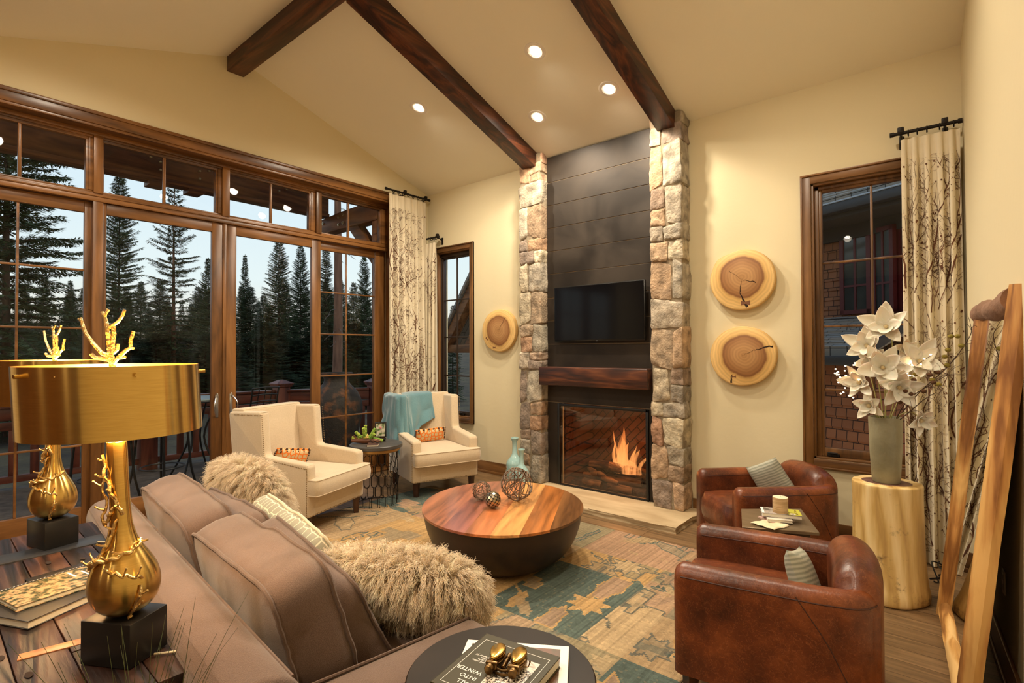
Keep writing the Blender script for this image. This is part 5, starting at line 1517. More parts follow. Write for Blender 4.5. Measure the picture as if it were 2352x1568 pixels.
# grass plant between camera and console (only its blade tips reach the picture)
t = thing('grass_plant', (-1.16, .30, 0), label='tall thin-bladed green grass plant in front of the nearer lamp', cat='plant')
b = MB(); b.lathe([(0, 0), (.09, 0), (.11, .3), (.12, .62), (.105, .62), (.1, .58), (0, .58)], 32); b.build('pot', mat('dark_pot', (.03, .03, .03), rough=.5), t)
b = MB(); rn = random.Random(12)
for k in range(46):
    a = rn.uniform(0, 2*PI); r = rn.uniform(0, .07); h = rn.uniform(.38, .55); ln = rn.uniform(.02, .2); a2 = rn.uniform(0, 2*PI)
    p0 = Vector((r*math.cos(a), r*math.sin(a), .57)); pts = []
    for q in range(8):
        u = q/7; pts.append(p0+Vector((math.cos(a2)*ln*u*u, math.sin(a2)*ln*u*u, h*u)))
    b.tube(pts, [.0016*(1-.8*q/7) for q in range(8)], 4)
b.build('grass_blades', mat('grass_green', (.045, .07, .02), c2=(.10, .10, .035), scale=10, rough=.5), t)
# ------------------------------------------------------------------ leather tub chairs
def leather():
    m, nt, b = new_mat('oxblood_leather')
    tc = nt.nodes.new('ShaderNodeTexCoord')
    n1 = nt.nodes.new('ShaderNodeTexNoise'); n1.inputs['Scale'].default_value = 4.5; n1.inputs['Detail'].default_value = 9; n1.inputs['Roughness'].default_value = .62; lnk(nt, tc.outputs['Object'], n1.inputs['Vector'])
    rp = nt.nodes.new('ShaderNodeValToRGB'); e = rp.color_ramp.elements; e[0].position = .32; e[0].color = (.042, .010, .004, 1); e[1].position = .72; e[1].color = (.26, .070, .018, 1)
    k = e.new(.52); k.color = (.125, .029, .008, 1)
    lnk(nt, n1.outputs[0], rp.inputs[0])
    # fine creases and scuffs
    n2 = nt.nodes.new('ShaderNodeTexVoronoi'); n2.feature = 'DISTANCE_TO_EDGE'; n2.inputs['Scale'].default_value = 26
    nd = nt.nodes.new('ShaderNodeTexNoise'); nd.inputs['Scale'].default_value = 9; nd.inputs['Detail'].default_value = 4; lnk(nt, tc.outputs['Object'], nd.inputs['Vector'])
    mx0 = nt.nodes.new('ShaderNodeMix'); mx0.data_type = 'RGBA'; mx0.inputs[0].default_value = .35; lnk(nt, tc.outputs['Object'], mx0.inputs[6]); lnk(nt, nd.outputs['Color'], mx0.inputs[7]); lnk(nt, mx0.outputs[2], n2.inputs['Vector'])
    lt = nt.nodes.new('ShaderNodeMapRange'); lt.inputs['From Min'].default_value = 0; lt.inputs['From Max'].default_value = .035; lt.inputs['To Min'].default_value = .55; lt.inputs['To Max'].default_value = 0; lnk(nt, n2.outputs['Distance'], lt.inputs[0])
    mk = nt.nodes.new('ShaderNodeMath'); mk.operation = 'MULTIPLY'; lnk(nt, lt.outputs[0], mk.inputs[0]); lnk(nt, n1.outputs[0], mk.inputs[1])
    mx = nt.nodes.new('ShaderNodeMix'); mx.data_type = 'RGBA'; lnk(nt, mk.outputs[0], mx.inputs[0]); lnk(nt, rp.outputs[0], mx.inputs[6]); mx.inputs[7].default_value = (.42, .15, .06, 1)
    lnk(nt, mx.outputs[2], b.inputs['Base Color']); b.inputs['Roughness'].default_value = .36; b.inputs['Specular IOR Level'].default_value = .5
    n3 = nt.nodes.new('ShaderNodeTexNoise'); n3.inputs['Scale'].default_value = 140; n3.inputs['Detail'].default_value = 3; lnk(nt, tc.outputs['Object'], n3.inputs['Vector'])
    bp = nt.nodes.new('ShaderNodeBump'); bp.inputs['Strength'].default_value = .2; bp.inputs['Distance'].default_value = .002; lnk(nt, n3.outputs[0], bp.inputs['Height'])
    bp2 = nt.nodes.new('ShaderNodeBump'); bp2.inputs['Strength'].default_value = .5; bp2.inputs['Distance'].default_value = .012; lnk(nt, nd.outputs[0], bp2.inputs['Height']); lnk(nt, bp.outputs[0], bp2.inputs['Normal']); lnk(nt, bp2.outputs[0], b.inputs['Normal'])
    return m
M['leather'] = leather()
M['stitch'] = mat('leather_seam', (.05, .012, .006), rough=.5)
def slab_sweep(b, path, thick, zb, zt, rnd, endr=.03, nround=6):
    # path: plan points; slab with rounded top; zt, thick may vary along
    n = len(path); rings = []
    for i, p in enumerate(path):
        t = (path[min(i+1, n-1)]-path[max(i-1, 0)]); t = Vector((t.x, t.y, 0)).normalized(); nm = Vector((t.y, -t.x, 0))
        th = thick(i/(n-1)); z1 = zt(i/(n-1))
        de = min(i, n-1-i)
        sec = []
        r = min(th/2, rnd)
        sec.append((-th/2, zb)); 
        for k in range(nround+1):
            a = PI-PI/2*k/nround; sec.append((-th/2+r+r*math.cos(a), z1-r+r*math.sin(a)))
        for k in range(nround+1):
            a = PI/2-PI/2*k/nround; sec.append((th/2-r+r*math.cos(a), z1-r+r*math.sin(a)))
        sec.append((th/2, zb))
        rings.append([(p+nm*s, z) for s, z in sec])
    # rounded ends
    def endring(idx, dirn):
        base = rings[idx]; p = path[idx]; res = []
        zc_ = sum(z for _, z in base)/len(base)
        for q, (off, sc) in enumerate(((.6*endr, .93), (endr, .78))):
            res.append([(Vector((p.x, p.y, 0))+(c-Vector((p.x, p.y, 0)))*sc+dirn*off, z-(.5*endr if q == 0 else endr)*(1 if z > zb+.2 else -.2)*.8) for c, z in base])
        return res
    d0 = (path[0]-path[1]); d0 = Vector((d0.x, d0.y, 0)).normalized(); d1 = (path[-1]-path[-2]); d1 = Vector((d1.x, d1.y, 0)).normalized()
    allr = list(reversed(endring(0, d0)))+rings+endring(n-1, d1)
    V = [[b.bm.verts.new((c.x, c.y, z)) for c, z in r] for r in allr]
    fs = []
    for a, c in zip(V, V[1:]):
        m = len(a)
        for k in range(m): fs.append(b.bm.faces.new((a[k], a[(k+1) % m], c[(k+1) % m], c[k])))
    fs.append(b.bm.faces.new(V[0])); fs.append(b.bm.faces.new(list(reversed(V[-1]))))
    bmesh.ops.recalc_face_normals(b.bm, faces=fs)
    return allr
def tub_chair(loc, rz, label):
    t = thing('tub_chair', (*loc, 0), rz, label=label, cat='armchair', group='red-brown leather tub chairs')
    path = catmull([(-.305, .36, 0), (-.312, .18, 0), (-.314, -.02, 0), (-.31, -.22, 0), (-.262, -.335, 0), (0, -.37, 0), (.262, -.335, 0), (.31, -.22, 0), (.314, -.02, 0), (.312, .18, 0), (.305, .36, 0)], 5)
    b = MB(); slab_sweep(b, path, lambda u: .125, .115, lambda u: .605+.0*u, .058)
    b.build('arm_shell', M['leather'], t, angle=70)
    # back roll
    pb = catmull([(-.262, -.322, 0), (-.21, -.333, 0), (-.12, -.341, 0), (0, -.345, 0), (.12, -.341, 0), (.21, -.333, 0), (.262, -.322, 0)], 6)
    b = MB(); slab_sweep(b, pb, lambda u: .155+.035*math.sin(PI*u)**.5, .13, lambda u: .61+.095*math.sin(PI*u)**.4, .105, endr=.04, nround=8)
    b.build('back_roll', M['leather'], t, angle=70)
    b = MB(); vs = box_cushion(b.bm, .50, .60, .22, .03, 12); bmesh.ops.translate(b.bm, vec=(0, .095, .325), verts=vs)
    for v in vs:
        if v.co.y > .36: v.co.y += .018*math.cos((v.co.z-.325)/.11*1.4)
    b.build('seat_cushion', M['leather'], t, angle=60)
    b = MB(); b.box(-.26, .26, -.22, .375, .115, .225, .025, 3); b.build('seat_base', M['leather'], t)
    # piping along the outer top edge of the arms and vertical seams
    b = MB(); L = []
    n = len(path)
    for i, p in enumerate(path):
        tt = (path[min(i+1, n-1)]-path[max(i-1, 0)]).normalized(); nm = Vector((tt.y, -tt.x, 0)); L.append((p-nm*-.0605, .565))
    for sg in (1, -1):
        pts = []
        for i, p in enumerate(path):
            tt = (path[min(i+1, n-1)]-path[max(i-1, 0)]).normalized(); nm = Vector((tt.y, -tt.x, 0)); q = p+nm*.0615*sg; pts.append((q.x, q.y, .558))
        b.tube(pts, .0032, 5)
    for i in (12, n-13):
        p = path[i]; tt = (path[i+1]-path[i-1]).normalized(); nm = Vector((tt.y, -tt.x, 0)); 
        for sg in (1, -1):
            q = p+nm*.0628*sg
            if sg*nm.dot(Vector((p.x, p.y, 0))) > 0:
                q2 = path[i+(7 if i < n/2 else -7)]; t2 = (path[i+(7 if i < n/2 else -7)+1]-path[i+(7 if i < n/2 else -7)-1]).normalized(); nm2 = Vector((t2.y, -t2.x, 0)); q2 = q2+nm2*.0628*sg
                seg = []
                for k in range(8):
                    j = i+(k if i < n/2 else -k); pj_ = path[j]; tj = (path[j+1]-path[j-1]).normalized(); nj = Vector((tj.y, -tj.x, 0)); w = pj_+nj*.0628*sg; seg.append((w.x, w.y, .57-.44*k/7))
                b.tube(seg, .0022, 5)
    b.build('seam_piping', M['stitch'], t)
    for x, y in ((-.31, .33), (.31, .33), (-.2, -.27), (.2, -.27)):
        b = MB(); b.tube([(x, y, .12), (x, y, 0)], [.04, .030], 4); b.build('leg', M['darkleg'], t, angle=30)
    return t
nf = Vector((-.98, -.20)).normalized(); nc = (-.68, 2.79); rzn = face_rz(*nf)
tub_chair(nc, rzn, 'nearer red-brown leather tub chair seen from its side and back, bottom right')
ff = Vector((-.72, -.69)).normalized(); fc = (-1.125, 4.43); rzf = face_rz(*ff)
tub_chair(fc, rzf, 'far red-brown leather tub chair beside the right stone column')
M['stripe'] = None
def stripe_mat():
    m, nt, b = new_mat('striped_sage_linen')
    tc = nt.nodes.new('ShaderNodeTexCoord'); w = nt.nodes.new('ShaderNodeTexWave'); w.inputs['Scale'].default_value = 16; w.inputs['Distortion'].default_value = 2.5; w.inputs['Detail'].default_value = 3; w.bands_direction = 'Z'
    lnk(nt, tc.outputs['Object'], w.inputs['Vector']); rp = nt.nodes.new('ShaderNodeValToRGB'); e = rp.color_ramp.elements; e[0].color = (.25, .26, .20, 1); e[1].color = (.46, .45, .36, 1)
    lnk(nt, w.outputs[0], rp.inputs[0]); lnk(nt, rp.outputs[0], b.inputs['Base Color']); b.inputs['Roughness'].default_value = .9; return m
M['sage'] = stripe_mat()
def small_pillow(loc, rot, label, w=.36):
    t = thing('throw_pillow', loc, label=label, cat='pillow', group='sage striped pillows', rot=rot)
    b = pillow_mesh(w, w, .11, 18); b.build('pillow_body', M['sage'], t)
def ch(c, rz, x, y, z): return chair_pt(c, rz, x, y, z)
small_pillow(ch(fc, rzf, .10, -.12, .545), (R(-18), R(26), rzf+.35), 'sage striped pillow standing in the far leather tub chair', .32)
small_pillow(ch(nc, rzn, -.03, -.15, .475), (R(-20), R(14), rzn-.15), 'sage striped pillow half hidden inside the nearer leather tub chair', .36)

# ------------------------------------------------------------------ wedge table and what lies on it
M['bronzetop'] = mat('brushed_bronze_top', (.20, .14, .08), c2=(.27, .20, .125), scale=3, rough=.33, metal=.55, stretch=(1, 6, 1))
t = thing('wedge_table', (-.86, 3.72, 0), label='small four-sided bronze side table between the two leather tub chairs', cat='side table')
pts = [(-1.096, 3.738), (-.98, 3.36), (-.60, 3.545), (-.783, 3.992)]
loc = [(x+.86, y-3.72) for x, y in pts]
b = MB(); b.prism(loc, .50, .52, 'z', .002, 1); b.build('tabletop', M['bronzetop'], t)
b = MB(); b.prism([(x*.8, y*.8) for x, y in loc], .03, .50, 'z', .004, 1); b.build('pedestal', mat('bronze_side', (.09, .06, .035), rough=.4, metal=.5), t)
b = MB(); b.prism([(x*.9, y*.9) for x, y in loc], 0, .03, 'z', .004, 1); b.build('foot_plate', M['iron'], t)
t = book('book', (-.855, 3.64, .52), R(-35), .13, .17, .010, mat('pale_cover', (.62, .58, .5), c2=(.55, .25, .2), scale=7, rough=.4), 'thin pale booklet at the bottom of the small pile on the bronze table')
t = book('book', (-.85, 3.65, .530), R(22), .14, .19, .016, mat('white_cover', (.66, .60, .50), rough=.5), 'pale paperback under the yellow guidebook on the bronze table')
t = book('guidebook', (-.835, 3.665, .546), R(-70), .135, .225, .024, mat('grey_photo_cover', (.06, .055, .05), c2=(.42, .36, .32), scale=24, detail=5, rough=.3, ramp=(.4, .6)), 'paperback guidebook with a yellow-green end panel on top of the pile, under the birch candle')
b = MB(); b.box(-.067, .064, .038, .112, .0241, .0246); b.build('yellow_panel', mat('lime_yellow', (.52, .50, .05), rough=.4), t, smooth=False)
b = MB(); b.lathe([(0, 0), (.017, 0), (.017, .0004), (0, .0004)], 20, c=(.045, .062, .0246)); b.box(-.067, .064, -.112, -.098, .0241, .0245); b.build('cover_badge', M['white'], t, smooth=False)
text_part('cover_title', 'Lake Tahoe', .022, mat('dark_red_ink', (.12, .03, .01), rough=.5), t, (.052, .092, .0246), (0, 0, R(180)))
b = MB(); b.lathe([(0, 0), (.008, 0), (.008, .0003), (0, .0003)], 14, c=(.045, .062, .025)); b.build('badge_centre', mat('badge_brown', (.3, .16, .06), rough=.5), t, smooth=False)
t = thing('candle', (-.832, 3.645, .5706), label='birch-bark pillar candle standing on the yellow guidebook', cat='candle')
b = MB(); b.lathe([(0, 0), (.043, 0), (.044, .002), (.044, .095), (.0, .093)], 36)
b.build('candle_body', mat('birch_bark', (.52, .34, .16), c2=(.68, .48, .26), scale=9, stretch=(1, 1, 12), rough=.7, bump=.4, ramp=(.42, .58)), t)
b = MB(); b.lathe([(0, .0955), (.041, .0955), (.0435, .094)], 36, cap0=False, cap1=False); b.build('wax_top', mat('cream_wax', (.78, .68, .48), rough=.5, sub=.3), t)
b = MB(); b.cyl((0, 0, .095), (.001, 0, .103), .001, 6); b.build('wick', M['black'], t)
t = thing('paper_map', (-.86, 3.50, .5205), R(-20), label='crumpled cream paper map lying on the bronze table in front of the books', cat='map')
b = MB(); b.grid(lambda u, v: ((u-.5)*.16, (v-.5)*.15, .006*abs(math.sin(u*9))+.004*math.sin(v*7)+.004), 12, 10)
o = b.build('map_sheet', mat('cream_map', (.76, .66, .46), c2=(.70, .58, .36), scale=30, rough=.8), t); o.modifiers.new('s', 'SOLIDIFY').thickness = .001

# ------------------------------------------------------------------ log pedestal, vase, flowers
t = thing('log_pedestal', (-.325, 4.20, 0), label='tall pale peeled log pedestal standing on the floor by the right window', cat='pedestal')
def stump_mat():
    m = wood('peeled_log', [(.42, .24, .07), (.62, .40, .13), (.76, .54, .23), (.84, .64, .32)], 'z', rough=.5, ring=7, bump=.8, dist=2.5, pos=[.12, .4, .6, .85])
    nt = m.node_tree; b = nt.nodes['Principled BSDF']; src = b.inputs['Base Color'].links[0].from_socket
    tc = nt.nodes.new('ShaderNodeTexCoord'); n = nt.nodes.new('ShaderNodeTexNoise'); n.inputs['Scale'].default_value = 7; n.inputs['Detail'].default_value = 8; n.inputs['Roughness'].default_value = .7
    lnk(nt, tc.outputs['Object'], n.inputs['Vector']); mr = nt.nodes.new('ShaderNodeMapRange'); mr.inputs['From Min'].default_value = .585; mr.inputs['From Max'].default_value = .72; lnk(nt, n.outputs[0], mr.inputs[0])
    mx = nt.nodes.new('ShaderNodeMix'); mx.data_type = 'RGBA'; lnk(nt, mr.outputs[0], mx.inputs[0]); lnk(nt, src, mx.inputs[6]); mx.inputs[7].default_value = (.13, .07, .03, 1); lnk(nt, mx.outputs[2], b.inputs['Base Color'])
    return m
b = MB(); prof = [(.197, 0), (.212, .015), (.214, .06), (.205, .12), (.196, .22), (.190, .35), (.187, .5), (.186, .64), (.188, .72), (.184, .733)]
pp = catmull([(r, 0, z) for r, z in prof], 4)
b.lathe([(0, 0)]+[(p.x, p.z) for p in pp]+[(0, .733)], 64)
for v in b.bm.verts:
    r = math.hypot(v.co.x, v.co.y)
    if r > .05:
        a = math.atan2(v.co.y, v.co.x); k = 1+.022*math.sin(2*a+1)+.014*math.sin(3*a+v.co.z*3)+.012*noise.noise(Vector((math.cos(a)*3, math.sin(a)*3, v.co.z*5)))
        if v.co.z < .1: k += .03*math.sin(4*a+.5)*(1-v.co.z/.1)
        v.co.x *= k; v.co.y *= k
b.build('log_trunk', stump_mat(), t, angle=50)
b = MB(); b.lathe([(0, .7345), (.115, .7345), (.119, .7332)], 48, sx=1.15, sy=.95, cap0=False, cap1=False); b.build('heartwood', mat('walnut_heart', (.12, .055, .035), c2=(.20, .10, .065), scale=20, rough=.35), t)
VZ = .735; VP = Vector((-.325, 4.19, VZ))
t = thing('vase', VP, label='tall grey-green ceramic vase of white flowers on the log pedestal', cat='vase')
b = MB(); b.lathe([(0, 0), (.072, 0), (.077, .006), (.088, .2), (.0935, .415), (.0925, .42), (.087, .42), (.084, .39), (.07, .03), (0, .03)], 48)
b.build('vase_body', mat('celadon_crackle', (.22, .20, .12), c2=(.31, .285, .18), scale=6, detail=8, rough=.38, bump=.15, bscale=50), t)
M['petal'] = mat('silk_petal', (.80, .72, .58), c2=(.86, .80, .68), scale=14, rough=.8, sub=.15, sheen=.3)
M['stem'] = mat('pale_green_stem', (.34, .33, .10), c2=(.45, .40, .16), scale=12, rough=.7)
M['stamen'] = mat('stamen', (.62, .50, .28), rough=.9)
def petal(b, base, d, nrm, L, Wd, curl, rn):
    d = d.normalized(); s = d.cross(nrm).normalized(); nrm = s.cross(d).normalized()
    tw = rn.uniform(-.25, .25); wav = rn.uniform(.5, 1.2)
    def S(u, v):
        w = Wd*math.sin(PI*min(1, .06+v*.94))**.75*(1-.35*v)*1.15
        if v > .97: w *= .25
        x = (u-.5)*w
        h = curl*L*v*v-.06*L*math.sin(v*3*wav)+.9*x*x/max(Wd, .01)*1.2+tw*x*v
        return base+d*(L*v*(1-.12*abs(curl)*v))+s*x+nrm*h
    b.grid(lambda u, v: S(u, v), 6, 9)
SH = Vector((-.022, 0, 0))
def magnolia(pts, flowers, label, seed):
    rn = random.Random(seed)
    base = VP+Vector((0, 0, .40))
    o = thing('magnolia_stem', base, label=label, cat='flower stem', group='white magnolia stems')
    P = catmull([Vector(p)+SH-base for p in pts], 6)
    b = MB(); b.tube(P, [.0045-.002*i/len(P) for i in range(len(P))], 6); b.build('stem', M['stem'], o)
    for (p, n, sz) in flowers:
        p = Vector(p)+SH-base; n = Vector(n).normalized(); u = n.orthogonal().normalized(); v = n.cross(u)
        b = MB(); ph = rn.random()*6
        for ring, (cnt, L, op) in enumerate(((4, sz*.85, .9), (5, sz*1.05, .35))):
            for k in range(cnt):
                a = ph+2*PI*k/cnt+ring*.6+rn.uniform(-.2, .2); d = (u*math.cos(a)+v*math.sin(a))*(1.0)+n*(op+rn.uniform(-.2, .2))
                petal(b, p+n*.004*ring, d, n, L*rn.uniform(.85, 1.1), sz*.55*rn.uniform(.85, 1.1), rn.uniform(-.05, .3), rn)
        f = b.build('blossom', M['petal'], o, angle=80); f.modifiers.new('s', 'SOLIDIFY').thickness = .0012
        b = MB(); b.sphere(p+n*.016, .011, 10, 8, (1, 1, 1.1)); 
        for k in range(14):
            a = 2*PI*k/14; b.tube([p+n*.01, p+n*.026+(u*math.cos(a)+v*math.sin(a))*.014], .0013, 4)
        b.build('stamens', M['stamen'], f)
# camera looks along +y mostly; x right, z up. vase rim at z 1.155
cy = 4.19
magnolia([(-.31, cy, 1.10), (-.29, cy+.02, 1.35), (-.26, cy, 1.6), (-.275, cy-.03, 1.74)], [((-.285, cy-.05, 1.735), (-.15, -1, .35), .160), ((-.20, cy-.0, 1.60), (.5, -1, -.1), .077)], 'tallest white magnolia stem with a star-shaped blossom at the very top', 1)
magnolia([(-.32, cy, 1.10), (-.36, cy, 1.32), (-.40, cy-.02, 1.52), (-.40, cy-.04, 1.60)], [((-.385, cy-.06, 1.615), (-.35, -1, .25), .147)], 'white magnolia stem with an upper blossom on the left', 2)
magnolia([(-.30, cy, 1.10), (-.30, cy-.03, 1.28), (-.30, cy-.06, 1.42)], [((-.305, cy-.10, 1.475), (.1, -1, .25), .173)], 'white magnolia stem with the large blossom in the centre of the vase', 3)
magnolia([(-.29, cy, 1.10), (-.22, cy, 1.3), (-.15, cy-.02, 1.44), (-.13, cy-.04, 1.50)], [((-.125, cy-.06, 1.515), (.35, -1, .35), .154)], 'white magnolia stem with an open blossom at the right', 4)
magnolia([(-.33, cy, 1.10), (-.38, cy-.03, 1.25), (-.43, cy-.05, 1.36)], [((-.425, cy-.08, 1.375), (-.55, -1, .15), .128)], 'white magnolia stem with a blossom low on the left', 5)
magnolia([(-.32, cy, 1.10), (-.35, cy-.05, 1.2), (-.37, cy-.08, 1.235)], [((-.375, cy-.11, 1.235), (-.3, -1, -.1), .102)], 'short white magnolia stem drooping over the left rim of the vase', 6)
magnolia([(-.29, cy, 1.10), (-.25, cy-.06, 1.27), (-.22, cy-.08, 1.34)], [((-.225, cy-.11, 1.36), (.35, -1, -.2), .141)], 'white magnolia stem with a blossom low at the right of centre', 7)
magnolia([(-.28, cy, 1.10), (-.22, cy-.03, 1.18), (-.16, cy-.05, 1.20), (-.13, cy-.06, 1.17)], [((-.125, cy-.07, 1.16), (.6, -.8, -.3), .096)], 'short white magnolia stem hanging over the right rim of the vase', 8)
magnolia([(-.31, cy, 1.10), (-.33, cy+.02, 1.3), (-.345, cy+.0, 1.44), (-.35, cy-.02, 1.5)], [((-.355, cy-.05, 1.515), (-.2, -1, .0), .128)], 'white magnolia stem just left of the centre, half hidden by blossoms', 9)
M['budlight'] = mat('lit_bud', (1, .9, .75), emit=(1, .72, .42), estr=5)
M['twig'] = mat('brown_twig', (.07, .035, .02), rough=.7)
def lit_twig(pts, sub, label, seed):
    rn = random.Random(seed); base = VP+Vector((0, 0, .40)); o = thing('lighted_twig', base, label=label, cat='light', group='lighted twigs in the vase')
    b = MB(); tips = []
    P = catmull([Vector(p)-base for p in pts], 6); b.tube(P, .0016, 5)
    for (i, off) in sub:
        q = P[int(i*(len(P)-1))]; L = catmull([q, q+Vector(off)*.5+Vector((0, 0, .01)), q+Vector(off)], 4); b.tube(L, .0012, 5); tips += [L[-1], L[5]]
    for f in (1, .93, .85, .78, .7, .62, .54, .45): tips.append(P[int(f*(len(P)-1))]+Vector((rn.uniform(-.012, .012), 0, rn.uniform(-.012, .012))))
    b.build('twig', M['twig'], o)
    for p in tips:
        g = MB(); g.sphere(p, .005, 8, 6, (1.2, 1, .9)); g.build('bud_light', M['budlight'], o)
lit_twig([(-.31, cy, 1.12), (-.42, cy-.05, 1.22), (-.52, cy-.08, 1.30), (-.575, cy-.08, 1.42), (-.58, cy-.08, 1.455)], [(.7, (-.03, 0, .05)), (.5, (-.04, 0, .0))], 'lighted twig curving out at the left of the vase', 1)
lit_twig([(-.32, cy, 1.12), (-.40, cy-.07, 1.30), (-.47, cy-.1, 1.42), (-.54, cy-.1, 1.475)], [(.7, (-.09, 0, -.01)), (.8, (.02, 0, .06)), (.55, (-.05, 0, .05))], 'lighted twig arching over the upper left of the vase', 2)
lit_twig([(-.28, cy, 1.12), (-.24, cy-.09, 1.32), (-.20, cy-.12, 1.45), (-.08, cy-.1, 1.56)], [(.6, (.05, 0, .02)), (.75, (.0, 0, .05))], 'lighted twig rising at the right of the vase', 3)
M['pod'] = mat('moss_pod', (.22, .17, .025), c2=(.30, .23, .04), scale=40, rough=.95, bump=.5); M['podb'] = mat('brown_pod', (.09, .04, .015), c2=(.14, .06, .025), scale=40, rough=.95, bump=.5)
def pod_branch(pts, pods, label, seed):
    rn = random.Random(seed); base = VP+Vector((0, 0, .40)); o = thing('pod_branch', base, label=label, cat='branch', group='seed pod branches')
    b = MB(); P = catmull([Vector(p)-base for p in pts], 8); b.tube(P, [.0035-.002*i/len(P) for i in range(len(P))], 6)
    for k in range(14):
        q = P[rn.randint(len(P)//4, len(P)-1)]; d = Vector((rn.uniform(-.04, .09), rn.uniform(-.05, .02), rn.uniform(-.06, .08))); L = catmull([q, q+d*.5+Vector((0, 0, .012)), q+d], 4); b.tube(L, .0011, 4)
    b.build('branch', M['twig'], o)
    for (p, k) in pods:
        g = MB(); g.sphere(Vector(p)-base, .0155, 12, 9, (1, 1, .82)); g.build('seed_pod', M['pod'] if k else M['podb'], o)
pod_branch([(-.28, cy, 1.12), (-.15, cy-.08, 1.32), (.0, cy-.12, 1.5), (.09, cy-.17, 1.66), (.10, cy-.2, 1.72)], [((-.02, cy-.13, 1.55), 1), ((-.005, cy-.14, 1.59), 1), ((.055, cy-.16, 1.615), 1), ((-.01, cy-.12, 1.50), 1), ((.04, cy-.16, 1.67), 1), ((.01, cy-.15, 1.67), 1), ((-.055, cy-.1, 1.455), 0)], 'seed pod branch reaching highest, towards the top of the mirror', 1)
pod_branch([(-.28, cy, 1.12), (-.2, cy-.1, 1.28), (-.09, cy-.14, 1.38), (.0, cy-.18, 1.45)], [((-.09, cy-.14, 1.44), 0), ((-.08, cy-.14, 1.41), 1), ((-.05, cy-.16, 1.385), 1), ((-.075, cy-.15, 1.395), 0), ((-.16, cy-.12, 1.44), 1), ((-.17, cy-.12, 1.405), 0)], 'seed pod branch at mid height to the right of the vase', 2)
pod_branch([(-.27, cy, 1.12), (-.2, cy-.11, 1.2), (-.12, cy-.15, 1.29), (-.06, cy-.18, 1.34)], [((-.12, cy-.15, 1.34), 0), ((-.18, cy-.14, 1.32), 0), ((-.21, cy-.12, 1.335), 0), ((-.24, cy-.12, 1.265), 0)], 'lowest seed pod branch beside the vase rim', 3)

# ------------------------------------------------------------------ leaning mirror
M['slabwood'] = wood('live_edge_slab', [(.26, .10, .025), (.52, .24, .065), (.70, .40, .13)], 'z', rough=.45, ring=11, bump=.3, pos=[.3, .5, .72])
M['slabwoody'] = wood('live_edge_slab_y', [(.30, .13, .035), (.58, .30, .085), (.76, .48, .19)], 'y', rough=.45, ring=11, bump=.3, pos=[.3, .5, .72])
M['bark'] = mat('weathered_bark', (.16, .08, .045), c2=(.30, .17, .11), scale=8, detail=7, rough=.9, bump=1.0, bscale=26, stretch=(1, .35, 1))
mb0 = Vector((-.085, 4.15, 0)); mb1 = Vector((-.005, 2.98, 0))   # foot line
ax = (mb1-mb0); mlen = ax.length; ax.normalize()
nin = Vector((ax.y, -ax.x, 0)).normalized()
if nin.x > 0: nin = -nin
tilt = math.asin(.205/1.86)
up = (Vector((0, 0, 1))*math.cos(tilt)-nin*math.sin(tilt)).normalized(); nout = ax.cross(up).normalized()
if nout.x > 0: nout = -nout
MM = Matrix(((ax.x, nout.x, up.x, mb0.x), (ax.y, nout.y, up.y, mb0.y), (ax.z, nout.z, up.z, mb0.z), (0, 0, 0, 1)))
if MM.to_3x3().determinant() < 0: pass
t = thing('floor_mirror', (0, 0, 0), label='large leaning floor mirror with a live-edge log frame against the right wall', cat='mirror')
t.matrix_world = Matrix.Translation(mb0)
Mloc = Matrix.Translation(-mb0) @ MM
MH = 1.86
def slab(b, x0, x1, z0, z1, vert, rn, y0=-.075, y1=-.014, amp=.012, cham=.02):
    n = 26; R_ = []
    for i in range(n+1):
        u = i/n; a = .5+noise.noise(Vector((u*5+rn*7, rn, 0)))*1.0; c = noise.noise(Vector((u*6, rn*5, 9)))
        if vert:
            z = z0+(z1-z0)*u; xa = x0+amp*(a-.5)*2; xb = x1+amp*c*2; xm = (xa+xb)/2
            sec = [(xa, y0, z), (xa-.006, (y0+y1)/2, z), (xa+cham, y1, z), (xm, y1+.014, z), (xb-cham, y1, z), (xb+.006, (y0+y1)/2, z), (xb, y0, z)]
        else:
            x = x0+(x1-x0)*u; za = z0+amp*(a-.5)*2*(0 if z0 < .01 else 1); zb = z1+amp*c*2; zm = (za+zb)/2
            sec = [(x, y0, za), (x, (y0+y1)/2, za), (x, y1, za+cham), (x, y1+.014, zm), (x, y1, zb-cham), (x, (y0+y1)/2, zb+.006), (x, y0, zb)]
        R_.append([b.bm.verts.new(p) for p in sec])
    for p, q in zip(R_, R_[1:]):
        for k in range(7): b.bm.faces.new((p[k], p[(k+1) % 7], q[(k+1) % 7], q[k]))
    b.bm.faces.new(R_[0]); b.bm.faces.new(list(reversed(R_[-1])))
def mbuild(b, name, m):
    bmesh.ops.transform(b.bm, matrix=Mloc, verts=b.bm.verts[:]); return b.build(name, m, t, recalc=True, angle=50)
b = MB(); slab(b, 0, .10, .0, MH-.05, True, 1.0); mbuild(b, 'side_slab', M['slabwood'])
b = MB(); slab(b, mlen-.11, mlen, .0, MH+.02, True, 2.0); mbuild(b, 'side_slab', M['slabwood'])
b = MB(); slab(b, .10, mlen-.11, .001, .105, False, 3.0); mbuild(b, 'bottom_slab', M['slabwoody'])
b = MB(); n = 20; b.tube([(-.02+(mlen-.10)*k/n, -.04+.006*noise.noise(Vector((k*.5, 0, 0))), MH-.045+.012*math.sin(k*.4)) for k in range(n+1)], [.055+.008*noise.noise(Vector((k*.7, 3, 0))) for k in range(n+1)], 14); mbuild(b, 'top_log', M['bark'])
